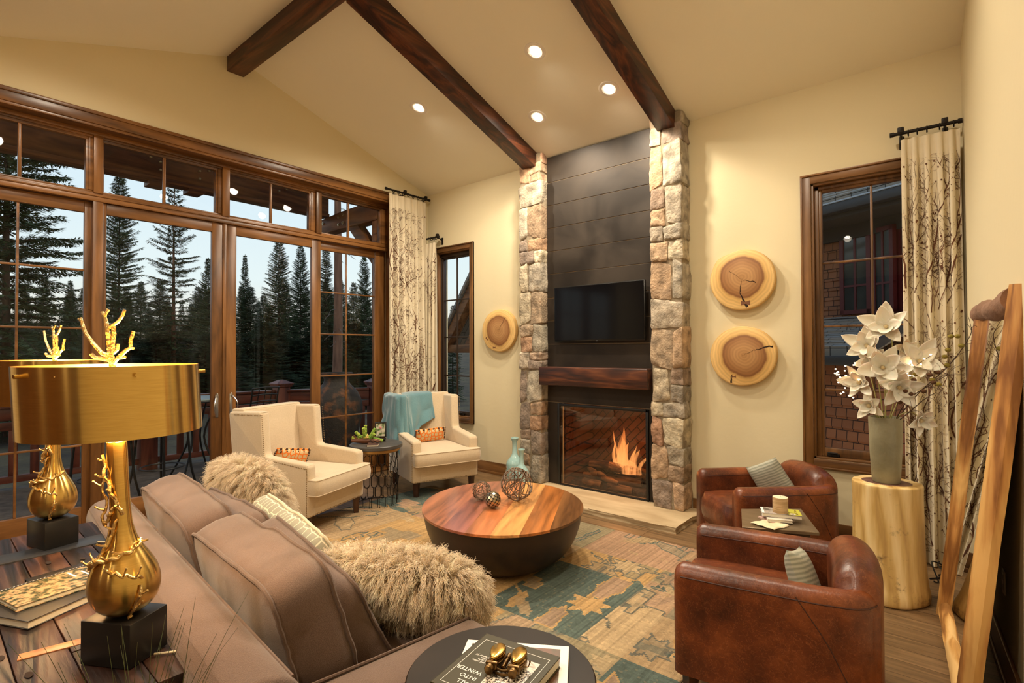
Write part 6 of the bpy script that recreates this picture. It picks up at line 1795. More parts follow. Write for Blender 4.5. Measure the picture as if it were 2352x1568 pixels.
b = MB(); b.box(.07, mlen-.08, -.042, -.035, .06, MH-.06); mbuild(b, 'mirror_glass', mat('mirror_silver', (.9, .9, .88), rough=.01, metal=1))
b = MB(); b.box(.05, mlen-.06, -.07, -.043, .04, MH-.05); mbuild(b, 'backing_board', M['black'])
# wall outlet behind the mirror
t = thing('wall_outlet', (xe(3.55)-.004, 3.55, .45), math.atan(.066), label='small wall outlet plate low on the right wall beside the mirror', cat='outlet')
b = MB(); b.box(-.004, .002, -.035, .035, -.057, .057, .002); b.build('cover_plate', mat('almond_plastic', (.5, .45, .35), rough=.4), t)
b = MB(); b.box(-.0055, -.003, -.016, .016, .01, .04, .002); b.box(-.0055, -.003, -.016, .016, -.04, -.01, .002); b.build('socket', mat('almond_dark', (.35, .31, .24), rough=.4), t)
# cords on the floor behind the pedestal
t = thing('cable_bundle', (-.02, 4.75, 0), label='tangle of dark cables on the floor between the pedestal and the curtain', cat='cord')
b = MB(); rn = random.Random(4)
for k in range(5):
    b.tube(catmull([(rn.uniform(-.12, .04), rn.uniform(-.15, .12), .008) for _ in range(2)]+[(rn.uniform(-.1, .05), rn.uniform(-.12, .1), rn.uniform(.02, .12)) for _ in range(3)], 6), .005, 6)
b.build('cables', M['black'], t)

# ------------------------------------------------------------------ near round table
t = thing('end_table', (-.99, 1.137, 0), label='round black end table beside the near sofa arm, holding books and binoculars', cat='side table')
M['blacktop'] = mat('black_brown_top', (.014, .0085, .005), c2=(.022, .014, .009), scale=4, rough=.42, spec=.14)
b = MB(); b.lathe([(0, .655), (.262, .655), (.268, .66), (.268, .676), (.264, .68), (0, .68)], 80); b.build('tabletop', M['blacktop'], t)
b = MB(); b.lathe([(.0, 0), (.16, 0), (.16, .012), (.03, .03), (.022, .06), (.022, .62), (.06, .655), (0, .655)], 32); b.build('pedestal', M['iron'], t)
t = thing('book', (-.978, 1.135, .6805), R(-20), label='white-bordered art book at the bottom on the round black end table', cat='book')
b = MB(); wv = [(-1.167, 1.184), (-.901, 1.351), (-.80, 1.19), (-1.066, 1.02)]
Mi = Matrix.Rotation(-R(-20), 3, 'Z')
lw = []
for x, y in wv:
    v = Mi @ Vector((x+.978, y-1.135, 0)); lw.append((v.x, v.y))
b.prism(lw, 0, .017, 'z', .0008, 1); b.build('cover', mat('white_book_cover', (.86, .82, .74), rough=.45), t)
b = MB(); k = [(x*.86, y*.86) for x, y in lw]; b.prism(k, .0171, .0175, 'z'); b.build('cover_picture', mat('autumn_picture', (.16, .05, .02), c2=(.05, .06, .03), scale=14, detail=7, rough=.3), t, smooth=False)
BR = R(9.4); BC = (-.961, 1.091)
t = thing('book', (*BC, .6985), BR, label='olive-black photography book titled FALL INTO WINTER under the brass binoculars', cat='book')
w, l, h = .25, .272, .030
olive = mat('olive_black_cover', (.048, .040, .018), rough=.45, spec=.2)
b = MB(); b.box(-w/2, w/2, -l/2, l/2, 0, .003, .001, 1); b.box(-w/2, w/2, -l/2, l/2, h-.003, h, .001, 1); b.box(-w/2-.001, -w/2+.003, -l/2, l/2, 0, h, .001, 1); b.build('cover', olive, t)
b = MB(); b.box(-w/2+.003, w/2-.004, -l/2+.004, l/2-.004, .003, h-.003); b.build('pages', mat('book_pages', (.7, .64, .52), rough=.9), t, smooth=False)
b = MB(); q = h+.0003; x0, x1, y0, y1 = -w/2+.018, w/2-.018, -l/2+.018, l/2-.030
for (a, c, d, e) in ((x0, x1, y0, y0+.0012), (x0, x1, y1-.0012, y1), (x0, x0+.0012, y0, y1), (x1-.0012, x1, y0, y1)): b.box(a, c, d, e, h-.0001, q)
b.build('cover_border', M['white'], t, smooth=False)
def bw_photo():
    return mat('winter_photo', (.05, .035, .025), c2=(.85, .78, .68), scale=160, detail=8, rough=.25, ramp=(.44, .58))
b = MB(); b.box(-.008, .092, -.10, .074, h-.0001, h+.0003); b.build('cover_photo', bw_photo(), t, smooth=False)
b = MB(); b.box(.028, .092, .032, .074, h+.0002, h+.0005); b.build('snow_field', mat('snow_print', (.82, .74, .62), c2=(.45, .36, .28), scale=16, stretch=(1, 4, 1), dist=2, rough=.3, ramp=(.5, .62)), t, smooth=False)
for k, s in enumerate(('FALL', 'INTO', 'WINTER')):
    text_part('title_text', s, .0215, M['white'], t, (-.024+.000*k, -.088+.026*k, h+.0001), (0, 0, PI), ext=.0002)
text_part('subtitle_text', 'black and white\nphotographs\nLake Tahoe\nphotographer Jill', .0105, M['white'], t, (-.020, .005, h+.0001), (0, 0, PI), ext=.0002, spacing=.85)
# binoculars
M['agedbrass'] = mat('aged_brass', (.46, .27, .06), c2=(.16, .085, .025), scale=22, detail=4, rough=.2, metal=1, ramp=(.45, .75))
M['darkbrass'] = mat('dark_brass', (.10, .055, .022), c2=(.22, .13, .05), scale=30, rough=.3, metal=1)
t = thing('binoculars', (-.945, 1.108, .7295), R(22), label='small antique brass folding binoculars lying on the dark photography book', cat='binoculars')
for s in (-1, 1):
    x = s*.031
    b = MB()
    out = []
    for k in range(25):
        a = -PI/2+2*PI*k/24
        r = .021 if math.sin(a) > -.2 else .021*(1-.25*(-math.sin(a)-.2))
        out.append((x+r*math.cos(a)*(1 if math.sin(a) > 0 else .9+.1), .022+(.030 if math.sin(a) > 0 else .048)*math.sin(a)))
    b.prism(out[:-1], .018, .036, 'z', .004, 3); b.build('barrel_cover', M['agedbrass'], t, angle=60)
    b = MB(); b.prism([(x+(px-x)*1.06, .022+(py-.022)*1.05-.004) for px, py in out[:-1]], .006, .018, 'z', .002, 2); b.build('barrel_plate', M['darkbrass'], t)
    b = MB(); b.lathe([(0, 0), (.009, 0), (.013, .004), (.0135, .012), (.011, .016), (.006, .014), (0, .013)], 22, M=Tm((x+.002*s, -.038, .017), rx=R(90)) @ Matrix.Identity(4)); b.build('eyepiece', M['darkbrass'], t)
    b = MB(); b.box(x-.017, x+.017, -.038, -.024, .006, .03, .004); b.build('eyepiece_block', M['darkbrass'], t)
b = MB(); b.cyl((0, -.03, .016), (0, .03, .016), .0065, 14); b.cyl((0, .012, .016), (0, .03, .016), .008, 14); b.build('focus_barrel', M['darkbrass'], t)
b = MB(); b.tube(catmull([(-.045, -.026, .022), (-.02, -.034, .016), (0, -.037, .013), (.02, -.034, .016), (.045, -.026, .022)], 5), .0035, 7); b.tube(catmull([(-.03, -.034, .006), (0, -.044, .006), (.03, -.034, .006)], 5), .004, 7); b.build('bridge', M['darkbrass'], t)
b = MB(); b.tube([(.045, -.005, .012), (.062, .002, .012), (.066, .004, .022)], .0018, 6); b.sphere((.066, .004, .025), .003, 8, 6); b.build('folding_lever', M['darkbrass'], t)

# ------------------------------------------------------------------ rug
def build_rug():
    X0, X1, Y0, Y1 = -4.72, -1.0, 1.0, 4.185
    cs = .0125
    nx = int((X1-X0)/cs); ny = int((Y1-Y0)/cs)
    rs = np.random.RandomState(21); rr = random.Random(21)
    C = np.zeros((nx, ny, 3))
    pal = {'teal': (.080, .105, .088), 'ochre': (.40, .245, .10), 'tan': (.36, .245, .13), 'pink': (.35, .215, .13), 'sage': (.235, .19, .11), 'cream': (.42, .30, .165)}
    xs = [-4.72, -4.0, -3.25, -2.95, -2.28, -1.60, -1.32, -1.0]
    ys = [1.0, 1.75, 2.46, 3.30, 3.62, 4.185]
    names = [['tan', 'sage', 'ochre', 'sage', 'teal', 'tan', 'ochre'], ['ochre', 'tan', 'cream', 'pink', 'sage', 'sage', 'teal'], ['tan', 'ochre', 'tan', 'ochre', 'teal', 'cream', 'tan'], ['teal', 'pink', 'sage', 'tan', 'ochre', 'sage', 'teal'], ['teal', 'tan', 'ochre', 'sage', 'pink', 'pink', 'tan']]
    gx = X0+(np.arange(nx)+.5)*cs; gy = Y0+(np.arange(ny)+.5)*cs
    GX, GY = np.meshgrid(gx, gy, indexing='ij')
    def inpoly(px, py, poly):
        ins = np.zeros(px.shape, bool); n = len(poly)
        for i in range(n):
            x1, y1 = poly[i]; x2, y2 = poly[(i+1) % n]
            c = ((y1 > py) != (y2 > py)); xin = (x2-x1)*(py-y1)/((y2-y1)+1e-12)+x1
            ins ^= c & (px < xin)
        return ins
    def edge(m):
        e = np.zeros_like(m); e[1:] |= m[1:] != m[:-1]; e[:, 1:] |= m[:, 1:] != m[:, :-1]; return e
    for j in range(len(ys)-1):
        for i in range(len(xs)-1):
            nm = names[j][i]; xa, xb, ya, yb_ = xs[i], xs[i+1], ys[j], ys[j+1]
            msk = (GX >= xa) & (GX < xb) & (GY >= ya) & (GY < yb_)
            base = np.array(pal[nm]); C[msk] = base
            # soft shaped areas inside the patch
            dark = nm == 'teal'
            for k in range(7):
                cx, cy_ = rr.uniform(xa, xb), rr.uniform(ya, yb_); sz = rr.uniform(.06, .2)
                kind = rr.choice(['leaf', 'flower', 'step', 'stem', 'stem', 'leaf'])
                th = rr.uniform(0, 6.28)
                if kind == 'leaf': poly = [(cx+sz*(1.5*math.cos(a)*math.cos(th)-.5*math.sin(a)*math.sin(th))*(1+.25*(q % 2)), cy_+sz*(1.5*math.cos(a)*math.sin(th)+.5*math.sin(a)*math.cos(th))*(1+.25*(q % 2))) for q, a in enumerate([2*PI*t_/14 for t_ in range(14)])]
                elif kind == 'flower': poly = [(cx+sz*(1.1 if q % 2 else .55)*math.cos(a), cy_+sz*(1.1 if q % 2 else .55)*math.sin(a)) for q, a in enumerate([2*PI*t_/16 for t_ in range(16)])]
                elif kind == 'step':
                    poly = []; 
                    for q, a in enumerate([2*PI*t_/10 for t_ in range(10)]):
                        r_ = sz*rr.uniform(.5, 1.3); p = (round((cx+r_*math.cos(a))/.05)*.05, round((cy_+r_*math.sin(a))/.05)*.05)
                        if poly: poly.append((p[0], poly[-1][1]))
                        poly.append(p)
                else:
                    w_ = rr.uniform(.008, .022); pts = []; x_, y_ = cx, cy_; aa = th
                    for q in range(9): pts.append((x_, y_)); aa += rr.uniform(-.6, .6); x_ += .06*math.cos(aa); y_ += .06*math.sin(aa)
                    poly = [(p[0]-w_, p[1]+w_) for p in pts]+[(p[0]+w_, p[1]-w_) for p in reversed(pts)]
                m = inpoly(GX, GY, poly) & msk
                if dark: col = np.array(rr.choice([pal['tan'], pal['ochre'], pal['pink'], (.17, .12, .08)]))
                else: col = np.array(rr.choice([pal['tan'], pal['pink'], pal['sage'], (.24, .19, .12), pal['sage'], pal['ochre'], pal['cream'], pal['tan']]))
                if kind == 'stem' and not dark: col = np.array(rr.choice([pal['teal'], (.2, .15, .1), pal['tan']]))
                al = rr.uniform(.55, 1)
                C[m] = C[m]*(1-al)+col*al
                if rr.random() < .6:
                    e = edge(m) & msk; oc = np.array(pal['ochre'] if dark else rr.choice([pal['teal'], (.13, .12, .09)])); C[e] = oc
    # weave and wear
    C *= (1+.06*rs.normal(size=(nx, ny, 1))); stripe = 1+.10*rs.normal(size=(nx, 1, 1)); C *= np.clip(stripe, .85, 1.15); C *= np.clip(1+.05*rs.normal(size=(1, ny, 1)), .85, 1.15)
    wear = rs.rand(nx, ny) < .06; C[wear] = C[wear]*.78+np.array([.36, .27, .15])*.22
    C = np.clip(C, 0, 1)
    vx = X0+np.arange(nx+1)*cs; vy = Y0+np.arange(ny+1)*cs
    VX, VY = np.meshgrid(vx, vy, indexing='ij')
    z = .0105+.0008*rs.rand(nx+1, ny+1)
    z[0, :] = z[-1, :] = .006; z[:, 0] = z[:, -1] = .006
    V = np.stack([VX, VY, z], 2).reshape(-1, 3)
    idx = np.arange((nx+1)*(ny+1)).reshape(nx+1, ny+1)
    F = np.stack([idx[:-1, :-1], idx[1:, :-1], idx[1:, 1:], idx[:-1, 1:]], 2).reshape(-1, 4)
    # skirt to the floor
    b0 = len(V); ring = np.concatenate([idx[:, 0], idx[-1, 1:], idx[-2::-1, -1], idx[0, -2:0:-1]])
    Vb = V[ring].copy(); Vb[:, 2] = .0005; V = np.concatenate([V, Vb]); nr_ = len(ring)
    a = np.arange(nr_); F2 = np.stack([ring[a], b0+a, b0+(a+1) % nr_, ring[(a+1) % nr_]], 1)
    cen = np.array([(X0+X1)/2, (Y0+Y1)/2, 0]); V = V-cen
    FF = np.concatenate([F, F2])
    me = bpy.data.meshes.new('area_rug'); me.vertices.add(len(V)); me.vertices.foreach_set('co', V.ravel().astype(np.float32))
    me.loops.add(FF.size); me.loops.foreach_set('vertex_index', FF.ravel().astype(np.int32)); me.polygons.add(len(FF))
    me.polygons.foreach_set('loop_start', (np.arange(len(FF))*4).astype(np.int32)); me.polygons.foreach_set('loop_total', np.full(len(FF), 4, np.int32)); me.update(); me.validate()
    ca = me.color_attributes.new('Col', 'BYTE_COLOR', 'CORNER'); cc = np.ones((len(FF), 4, 4), np.float32); cc[:len(F), :, :3] = C.reshape(-1, 1, 3); cc[len(F):, :, :3] = .25
    ca.data.foreach_set('color', cc.ravel())
    me.materials.append(attr_mat('patchwork_wool', rough=.95, bump=.6, bscale=160, noise_amt=.12, nscale=3))
    o = bpy.data.objects.new('area_rug', me); COL.objects.link(o); o.location = cen
    tag(o, 'patchwork wool area rug in tan, ochre and faded teal under the coffee table and sofa', 'rug')
build_rug()
# ------------------------------------------------------------------ outside: terrace
DZ = -.04
M['conc'] = mat('terrace_stone', (.05, .036, .026), c2=(.10, .075, .056), scale=9, detail=8, rough=.9, bump=.4, bscale=60)
b = MB(); b.prism([(W-.2, -3.5), (-8.75, -3.5), (-8.75, 4.3), (-7.4, 6.0), (W-.2, 6.0)], DZ-.15, DZ, 'z'); o = b.build('terrace', M['conc'], smooth=False); tag(o, kind='structure'); o.name = 'floor_terrace'
redp = wood('redwood_stain', [(.06, .014, .009), (.14, .032, .017), (.20, .05, .026)], 'y', rough=.5, bump=.1)
redx = wood('redwood_stain_z', [(.06, .014, .009), (.14, .032, .017), (.20, .05, .026)], 'z', rough=.5, bump=.1)
def railing(p0, p1, label):
    p0 = Vector((*p0, DZ)); p1 = Vector((*p1, DZ)); d = p1-p0; L = d.length
    t = thing('deck_railing', p0, math.atan2(d.y, d.x)-PI/2, label=label, cat='railing', group=None)
    def bar(nm, x0, x1, z0, z1): 
        b = MB(); b.box(x0, x1, 0, L, z0, z1, .004); b.build(nm, redp, t)
    bar('top_rail', -.07, .07, .97, 1.005); bar('top_board', -.02, .03, .82, .97); bar('lower_board', -.018, .022, .70, .80); bar('bottom_rail', -.03, .03, .08, .16)
    n = int(L/.19); 
    for k in range(n):
        y = (k+.5)*L/n; b = MB(); b.box(-.015, .02, y-.042, y+.042, .16, .70, .003); b.build('baluster', redx, t)
def post(p, label):
    t = thing('deck_post', (*p, DZ), label=label, cat='post')
    b = MB(); b.box(-.1, .1, -.1, .1, 0, 1.09, .005); b.build('post_shaft', redx, t)
    b = MB(); b.box(-.125, .125, -.125, .125, 1.055, 1.09, .004); b.lathe([(.14, 1.09), (.20, 1.09), (.20, 1.11), (.05, 1.165), (0, 1.168)], 4, M=Matrix.Rotation(PI/4, 4, 'Z')); b.build('post_cap', redx, t, angle=20)
for i, (a, c, l) in enumerate([((-8.62, -1.6), (-8.62, .35), 'dark red deck railing section at the far left, behind the gold lamp shades'), ((-8.62, .55), (-8.62, 2.3), 'dark red deck railing section behind the farther gold lamp'), ((-8.62, 2.5), (-8.42, 4.1), 'dark red deck railing section behind the black bar chairs'),
        ((-8.33, 4.28), (-7.62, 5.35), 'dark red deck railing section behind the large urn')]): railing(a, c, l)
for p, l in (((-8.62, .45), 'deck railing post hidden behind the lamps'), ((-8.60, 2.4), 'deck railing post beside the left bar chair'), ((-8.38, 4.2), 'dark red corner deck post with a pyramid cap, left of the urn'), ((-7.58, 5.45), 'dark red deck post with a pyramid cap, right of the urn')): post(p, l)
# urn
t = thing('garden_urn', (-6.88, 4.27, DZ), label='very large rust-stained dark clay urn standing on the terrace outside the glass door', cat='urn')
b = MB(); pr = [(0, 0), (.17, 0), (.185, .02), (.24, .2), (.31, .45), (.36, .68), (.37, .80), (.35, .93), (.29, 1.05), (.215, 1.13), (.18, 1.18), (.175, 1.23), (.20, 1.28), (.225, 1.30), (.22, 1.32), (.17, 1.27), (.15, 1.2), (.2, 1.1)]
pc = catmull([(r, 0, z) for r, z in pr], 3); b.lathe([(max(0, p.x), p.z) for p in pc], 48, cap1=False)
b.build('urn_body', mat('rust_clay', (.028, .022, .019), c2=(.20, .075, .028), scale=6, detail=10, rough=.75, bump=.8, bscale=40, ramp=(.5, .66)), t)
# bar chairs and bistro table
def bar_chair(loc, rz, label):
    t = thing('bar_chair', (*loc, DZ), rz, label=label, cat='chair', group='black metal bar chairs on the terrace')
    m = M['blackmetal']
    for (x, y) in ((-.19, .19), (.19, .19), (-.19, -.19), (.19, -.19)):
        b = MB(); b.tube(catmull([(x*.9, y*.9, .76), (x*.98, y*1.0, .5), (x*1.05, y*1.1, .25), (x*1.3, y*1.3, 0)], 4), .013, 8); b.build('leg', m, t)
    b = MB(); b.tube([(.245*math.cos(a)*.9, .245*math.sin(a)*.9, .28) for a in [2*PI*k/24 for k in range(24)]], .009, 6, closed=True); b.build('foot_ring', m, t)
    b = MB(); b.box(-.21, .21, -.21, .21, .755, .785, .012, 3); b.build('seat', m, t)
    b = MB()
    for x in (-.2, .2): b.tube(catmull([(x, -.19, .77), (x, -.22, .9), (x, -.27, 1.13)], 4), .012, 8)
    for k in range(3): x = -.1+.1*k; b.tube([(x, -.20, .84), (x, -.265, 1.11)], .007, 5)
    for z, y in ((.84, -.2), (.93, -.225), (1.02, -.25), (1.12, -.272)): b.tube(catmull([(-.2, y, z), (0, y-.02, z+.012), (.2, y, z)], 4), .010, 6)
    b.build('lattice_back', m, t)
M['blackmetal'] = mat('black_metal', (.012, .012, .013), rough=.4, metal=.4)
bar_chair((-7.15, 2.15), R(-60), 'black metal bar chair on the terrace nearest the gold lamp shade')
bar_chair((-7.62, 3.42), R(100), 'black metal bar chair on the terrace showing its lattice back right of the door handles')
bar_chair((-7.0, 1.55), R(-40), 'black metal bar chair on the terrace half hidden behind the nearer lamp')
t = thing('bistro_table', (-7.75, 2.72, DZ), label='tall glass-topped bistro table on the terrace between the bar chairs', cat='table')
b = MB(); b.lathe([(0, 1.0), (.38, 1.0), (.385, 1.008), (.38, 1.016), (0, 1.016)], 40); b.build('tabletop', mat('frosted_glass_top', (.25, .32, .34), rough=.2), t)
b = MB(); b.tube([(.37*math.cos(a), .37*math.sin(a), .985) for a in [2*PI*k/36 for k in range(36)]], .014, 6, closed=True)
for a in (R(45), R(135), R(225), R(315)): b.tube(catmull([(.3*math.cos(a), .3*math.sin(a), .985), (.1*math.cos(a), .1*math.sin(a), .5), (.32*math.cos(a), .32*math.sin(a), 0)], 6), .013, 6)
b.build('table_frame', M['blackmetal'], t)

# roof overhang above the terrace
ov = wood('roof_boards', [(.20, .08, .02), (.36, .15, .042), (.48, .22, .07)], 'y', rough=.5)
M['eave'] = wood('eave_beam', [(.07, .024, .009), (.16, .058, .019), (.25, .10, .032)], 'y', rough=.5, bump=.1)
M['eavex'] = wood('eave_beam_x', [(.09, .033, .010), (.20, .078, .024), (.30, .125, .04)], 'x', rough=.5, bump=.1)
b = MB(); z0 = .45
b.prism([(-3.2, zc(-3.2)+z0), (YR, ZR+z0), (6.2, zc(6.2)+z0), (6.2, zc(6.2)+z0+.12), (YR, ZR+z0+.12), (-3.2, zc(-3.2)+z0+.12)], -7.85, W-.2, 'x'); o = b.build('ceiling_overhang', ov, smooth=False); tag(o, kind='structure')
t = thing('eave_beam', (-7.5, 1.2, 3.68), label='long dark eave beam with bolts seen through the transom windows', cat='beam')
b = MB(); b.box(-.09, .06, -4.2, 3.28, .045, .62, .006); b.build('beam_body', M['eave'], t)
b = MB(); b.box(-.11, .085, -4.2, 3.28, .0, .05, .004); b.build('beam_trim', M['eave'], t)
for (a, c, h) in ((.87, 1.08, -.055), (1.30, 1.50, -.055)):
    b = MB(); b.prism([(a, .0), (a, h), (c-.03, h), (c, h+.03), (c, 0)], -.12, .09, 'x', .004); b.build('corbel', M['eave'], t)
M['bolt'] = mat('galvanised_bolt', (.55, .48, .33), rough=.35, metal=1)
for (y, z) in ((2.078, 3.95), (2.18, 3.914), (2.18, 3.817), (2.619, 3.917), (2.73, 3.949), (2.619, 3.818), (3.55, 3.95), (3.66, 3.9), (3.77, 3.95)):
    b = MB(); b.cyl((.06, y-1.2, z-3.68), (.115, y-1.2, z-3.68), .006, 8); b.sphere((.118, y-1.2, z-3.68), .015, 10, 8, (.7, 1, 1)); b.build('bolt', M['bolt'], t)
t = thing('roof_brace', (-7.55, 4.47, 3.41), label='thick timber brace with round bolts seen through the rightmost transom window', cat='beam')
b = MB(); b.prism([(0, .03), (.03, 0), (1.5, 0), (1.5, .285), (.6, .26), (.03, .22), (0, .19)], -.09, .09, 'y', .01); b.build('brace_beam', M['eavex'], t)
for (x, z) in ((.12, .15), (.55, .18), (.67, .20), (.67, .08), (.55, .07)):
    b = MB(); b.cyl((x, -.09, z), (x, -.102, z), .022, 14); b.cyl((x, -.10, z), (x, -.115, z), .011, 6); b.build('bolt', M['bolt'], t)
b = MB(); b.prism([(.75, 0), (1.0, 0), (1.48, -.48), (1.48, -.74)], -.07, .07, 'y', .008); b.build('diagonal_strut', M['eavex'], t)
b = MB(); b.box(1.36, 1.50, -.08, .08, -3.45, -.0, .01); b.build('brace_post', M['eavex'], t)

# ------------------------------------------------------------------ ground, trees
def gz(x, y):
    d = math.hypot(x, y); a = math.atan2(-x, y)
    return -1.15+max(0, d-12)*.022+max(0, (a-1.25))*max(0, d-14)*.22+.25*noise.noise(Vector((x*.12, y*.12, 0)))*min(1, max(0, (d-9)/6))
b = MB(); n = 90
def G(u, v):
    d = 8.0+140*(v**2.2); a = R(-10)+R(135)*u
    x, y = -d*math.sin(a), d*math.cos(a)
    return (x, y, gz(x, y))
b.grid(G, 80, 70)
gm = mat('forest_floor', (.055, .035, .018), c2=(.125, .085, .036), scale=.9, detail=10, rough=1, bump=.8, bscale=6, bdist=.05)
tag(b.build('forest_ground', gm, recalc=True), 'brown forest floor of needles and dry grass beyond the terrace', 'ground', kind='stuff')
M['needles'] = mat('fir_needles', (.034, .062, .022), c2=(.10, .14, .046), scale=.9, detail=3, rough=.9, ramp=(.4, .62))
M['needlesb'] = mat('pine_needles', (.040, .060, .020), c2=(.11, .13, .04), scale=.9, detail=3, rough=.9, ramp=(.4, .62))
M['barkt'] = mat('fir_bark', (.045, .028, .02), c2=(.13, .075, .05), scale=5, detail=6, stretch=(1, 1, .25), rough=.95, bump=.8, bscale=12)
M['barkr'] = mat('pine_bark', (.12, .055, .032), c2=(.27, .13, .075), scale=5, detail=6, stretch=(1, 1, .3), rough=.95, bump=.8, bscale=12)
M['deadwood'] = mat('dead_branch', (.16, .13, .11), rough=.9)
def tree_meshes(kind, seed):
    rn = random.Random(seed); H = 1.0*14
    tv, tf = [], []
    # foliage as many small blades
    fv, ff = [], []
    def blade(p, d, s, L, w):
        i = len(fv); e = p+d*L; m = p+d*(L*.45)
        fv.extend([tuple(p), tuple(m+s*w), tuple(e), tuple(m-s*w)]); ff.append((i, i+1, i+2, i+3))
    zb = {'dense': .4, 'spire': .6, 'sparse': 3.0, 'bare': 9.0}[kind]
    Rm = {'dense': 3.6, 'spire': 2.2, 'sparse': 2.9, 'bare': 2.2}[kind]
    z = zb; b = MB()
    while z < H-.12:
        f = (z-zb)/(H-zb); prof = (1-f)**.75 if kind != 'sparse' else (min(1, f*3+.35))*(1-f)**.6
        nb = 9 if kind != 'sparse' else 7
        for k in range(nb):
            a = rn.uniform(0, 2*PI); ln = Rm*prof*rn.uniform(.55, 1.15)+.12; 
            if kind == 'sparse' and rn.random() < .15: continue
            d = Vector((math.cos(a), math.sin(a), 0)); droop = rn.uniform(.12, .42)*(1.1-f); rise = .55*f
            P = lambda u: Vector((0, 0, z))+d*(ln*u)+Vector((0, 0, ln*(rise*u-droop*u*u*1.0+.10*u**4)))
            b.tube([P(0), P(.5), P(.95)], [.03*(1-f)+.008, .015, .004], 3, cap=False)
            ns = max(3, int(ln/.13)); side = Vector((-d.y, d.x, 0))
            for s in range(ns):
                u = (s+.6)/ns; u = .12+.88*u; p = P(u); wd = .34*ln*(1.02-u)*.9+.10
                for sg in (-1, 1):
                    for q in range(6):
                        dd = (side*sg*rn.uniform(.5, 1)+d*rn.uniform(.2, .9)+Vector((0, 0, rn.uniform(-.35, .12)))).normalized()
                        st = p+side*sg*wd*rn.uniform(0, .55)
                        nn = dd.cross(Vector((rn.uniform(-.4, .4), rn.uniform(-.4, .4), 1))).normalized()
                        blade(st, dd, nn, rn.uniform(.18, .38), rn.uniform(.016, .036))
        z += rn.uniform(.16, .26) if kind != 'sparse' else rn.uniform(.22, .4)
    for k in range(22):
        p = Vector((0, 0, H-.5+rn.uniform(0, .5))); a = rn.uniform(0, 6.28); blade(p, Vector((math.cos(a)*.5, math.sin(a)*.5, .8)).normalized(), Vector((-math.sin(a), math.cos(a), 0)), .2, .03)
    me = bpy.data.meshes.new('foliage'); me.from_pydata(fv, [], ff); me.materials.append(M['needlesb'] if kind == 'sparse' else M['needles'])
    r0 = .24 if kind in ('sparse', 'bare') else .18
    b.tube([(0, 0, -1.5)]+[(.05*math.sin(i*1.3), .05*math.cos(i), H*i/10) for i in range(0, 11)], [r0*1.15]+[r0*(1-i/10.6) for i in range(0, 11)], 10)
    tm = bpy.data.meshes.new('trunk'); b.bm.to_mesh(tm); b.bm.free(); tm.polygons.foreach_set('use_smooth', [True]*len(tm.polygons)); tm.materials.append(M['barkr'] if kind in ('sparse', 'bare') else M['barkt'])
    dm = None
    if kind in ('sparse', 'bare'):
        b = MB()
        for k in range(46 if kind == 'sparse' else 30):
            a = rn.uniform(0, 6.28); z = rn.uniform(2.2, 8.5); ln = rn.uniform(.5, 2.0) if kind == 'sparse' else rn.uniform(.2, .7); d = Vector((math.cos(a), math.sin(a), 0)); p = Vector((0, 0, z))+d*.12
            L = catmull([p, p+d*ln*.5+Vector((0, 0, -.05*ln)), p+d*ln+Vector((rn.uniform(-.2, .2)*ln, rn.uniform(-.2, .2)*ln, -.32*ln))], 3); b.tube(L, [.016]+[.008]*(len(L)-2)+[.002], 4)
            if kind == 'sparse':
                for q in (2, 4): w = L[q]; b.tube([w, w+Vector((rn.uniform(-.3, .3), rn.uniform(-.3, .3), -.3))], .005, 3)
        dm = bpy.data.meshes.new('dead_branches'); b.bm.to_mesh(dm); b.bm.free(); dm.materials.append(M['deadwood'])
    return tm, me, dm
TM = {(k, s): tree_meshes(k, s) for k, s in (('dense', 1), ('dense', 2), ('spire', 3), ('sparse', 4), ('bare', 5))}
def tree(kind, az, d, top, label, cr=1.0, rz=0, group='conifers beyond the terrace'):
    a = R(az); x, y = -d*math.sin(a), d*math.cos(a); g = gz(x, y); H = top-g
    t = thing('conifer_tree', (x, y, g), rz, label=label, cat='tree', group=group)
    s = H/14; t.scale = (s*cr, s*cr, s)
    for nm, me in zip(('trunk', 'foliage', 'dead_branches'), TM[kind]):
        if me is None: continue
        o = bpy.data.objects.new(nm, me); COL.objects.link(o); o.parent = t
    return t
FOC = 1208.03; YAW = 39.718
def px2az(px): return YAW-math.degrees(math.atan((px-1176)/FOC))
def ztop(px, y, d): return 1.6+(803-y)/FOC*d*math.cos(math.atan((px-1176)/FOC))
TR = [(12, 20, -150, ('dense', 1), .68, 'huge dark fir filling the leftmost window panes'),
      (272, 33, 392, ('dense', 2), .62, 'tall dense dark fir just right of the wide left post'),
      (398, 25, 425, ('sparse', 4), .72, 'sparse pine with bare trunk and dead lower branches in the large left glass door'),
      (478, 46, 590, ('dense', 1), .65, 'smaller fir beside the right edge of the large left glass door'),
      (562, 62, 583, ('spire', 3), .6, 'narrow spire-topped fir at the left of the middle glass door'),
      (640, 38, 545, ('dense', 2), .72, 'broad tall fir in the middle glass door'),
      (690, 40, 560, ('dense', 1), .6, 'dark fir right behind the broad one at the right edge of the middle glass door'),
      (775, 19, -200, ('bare', 5), .62, 'straight reddish pine trunk seen through the gridded door'),
      (748, 44, 560, ('spire', 3), .75, 'fir left of the reddish trunk in the gridded door'),
      (836, 34, 583, ('dense', 2), .55, 'pointed fir right of the reddish trunk in the gridded door'),
      (1040, 26, 700, ('spire', 3), .75, 'dark spruce seen through the narrow window below the gable'),
      (1010, 60, 700, ('dense', 1), .5, 'distant fir low in the narrow window'),
      (100, 32, 610, ('dense', 2), .5, 'fir standing behind the road sign'),
      (160, 40, 640, ('spire', 3), .8, 'fir at the right of the leftmost door panes')]
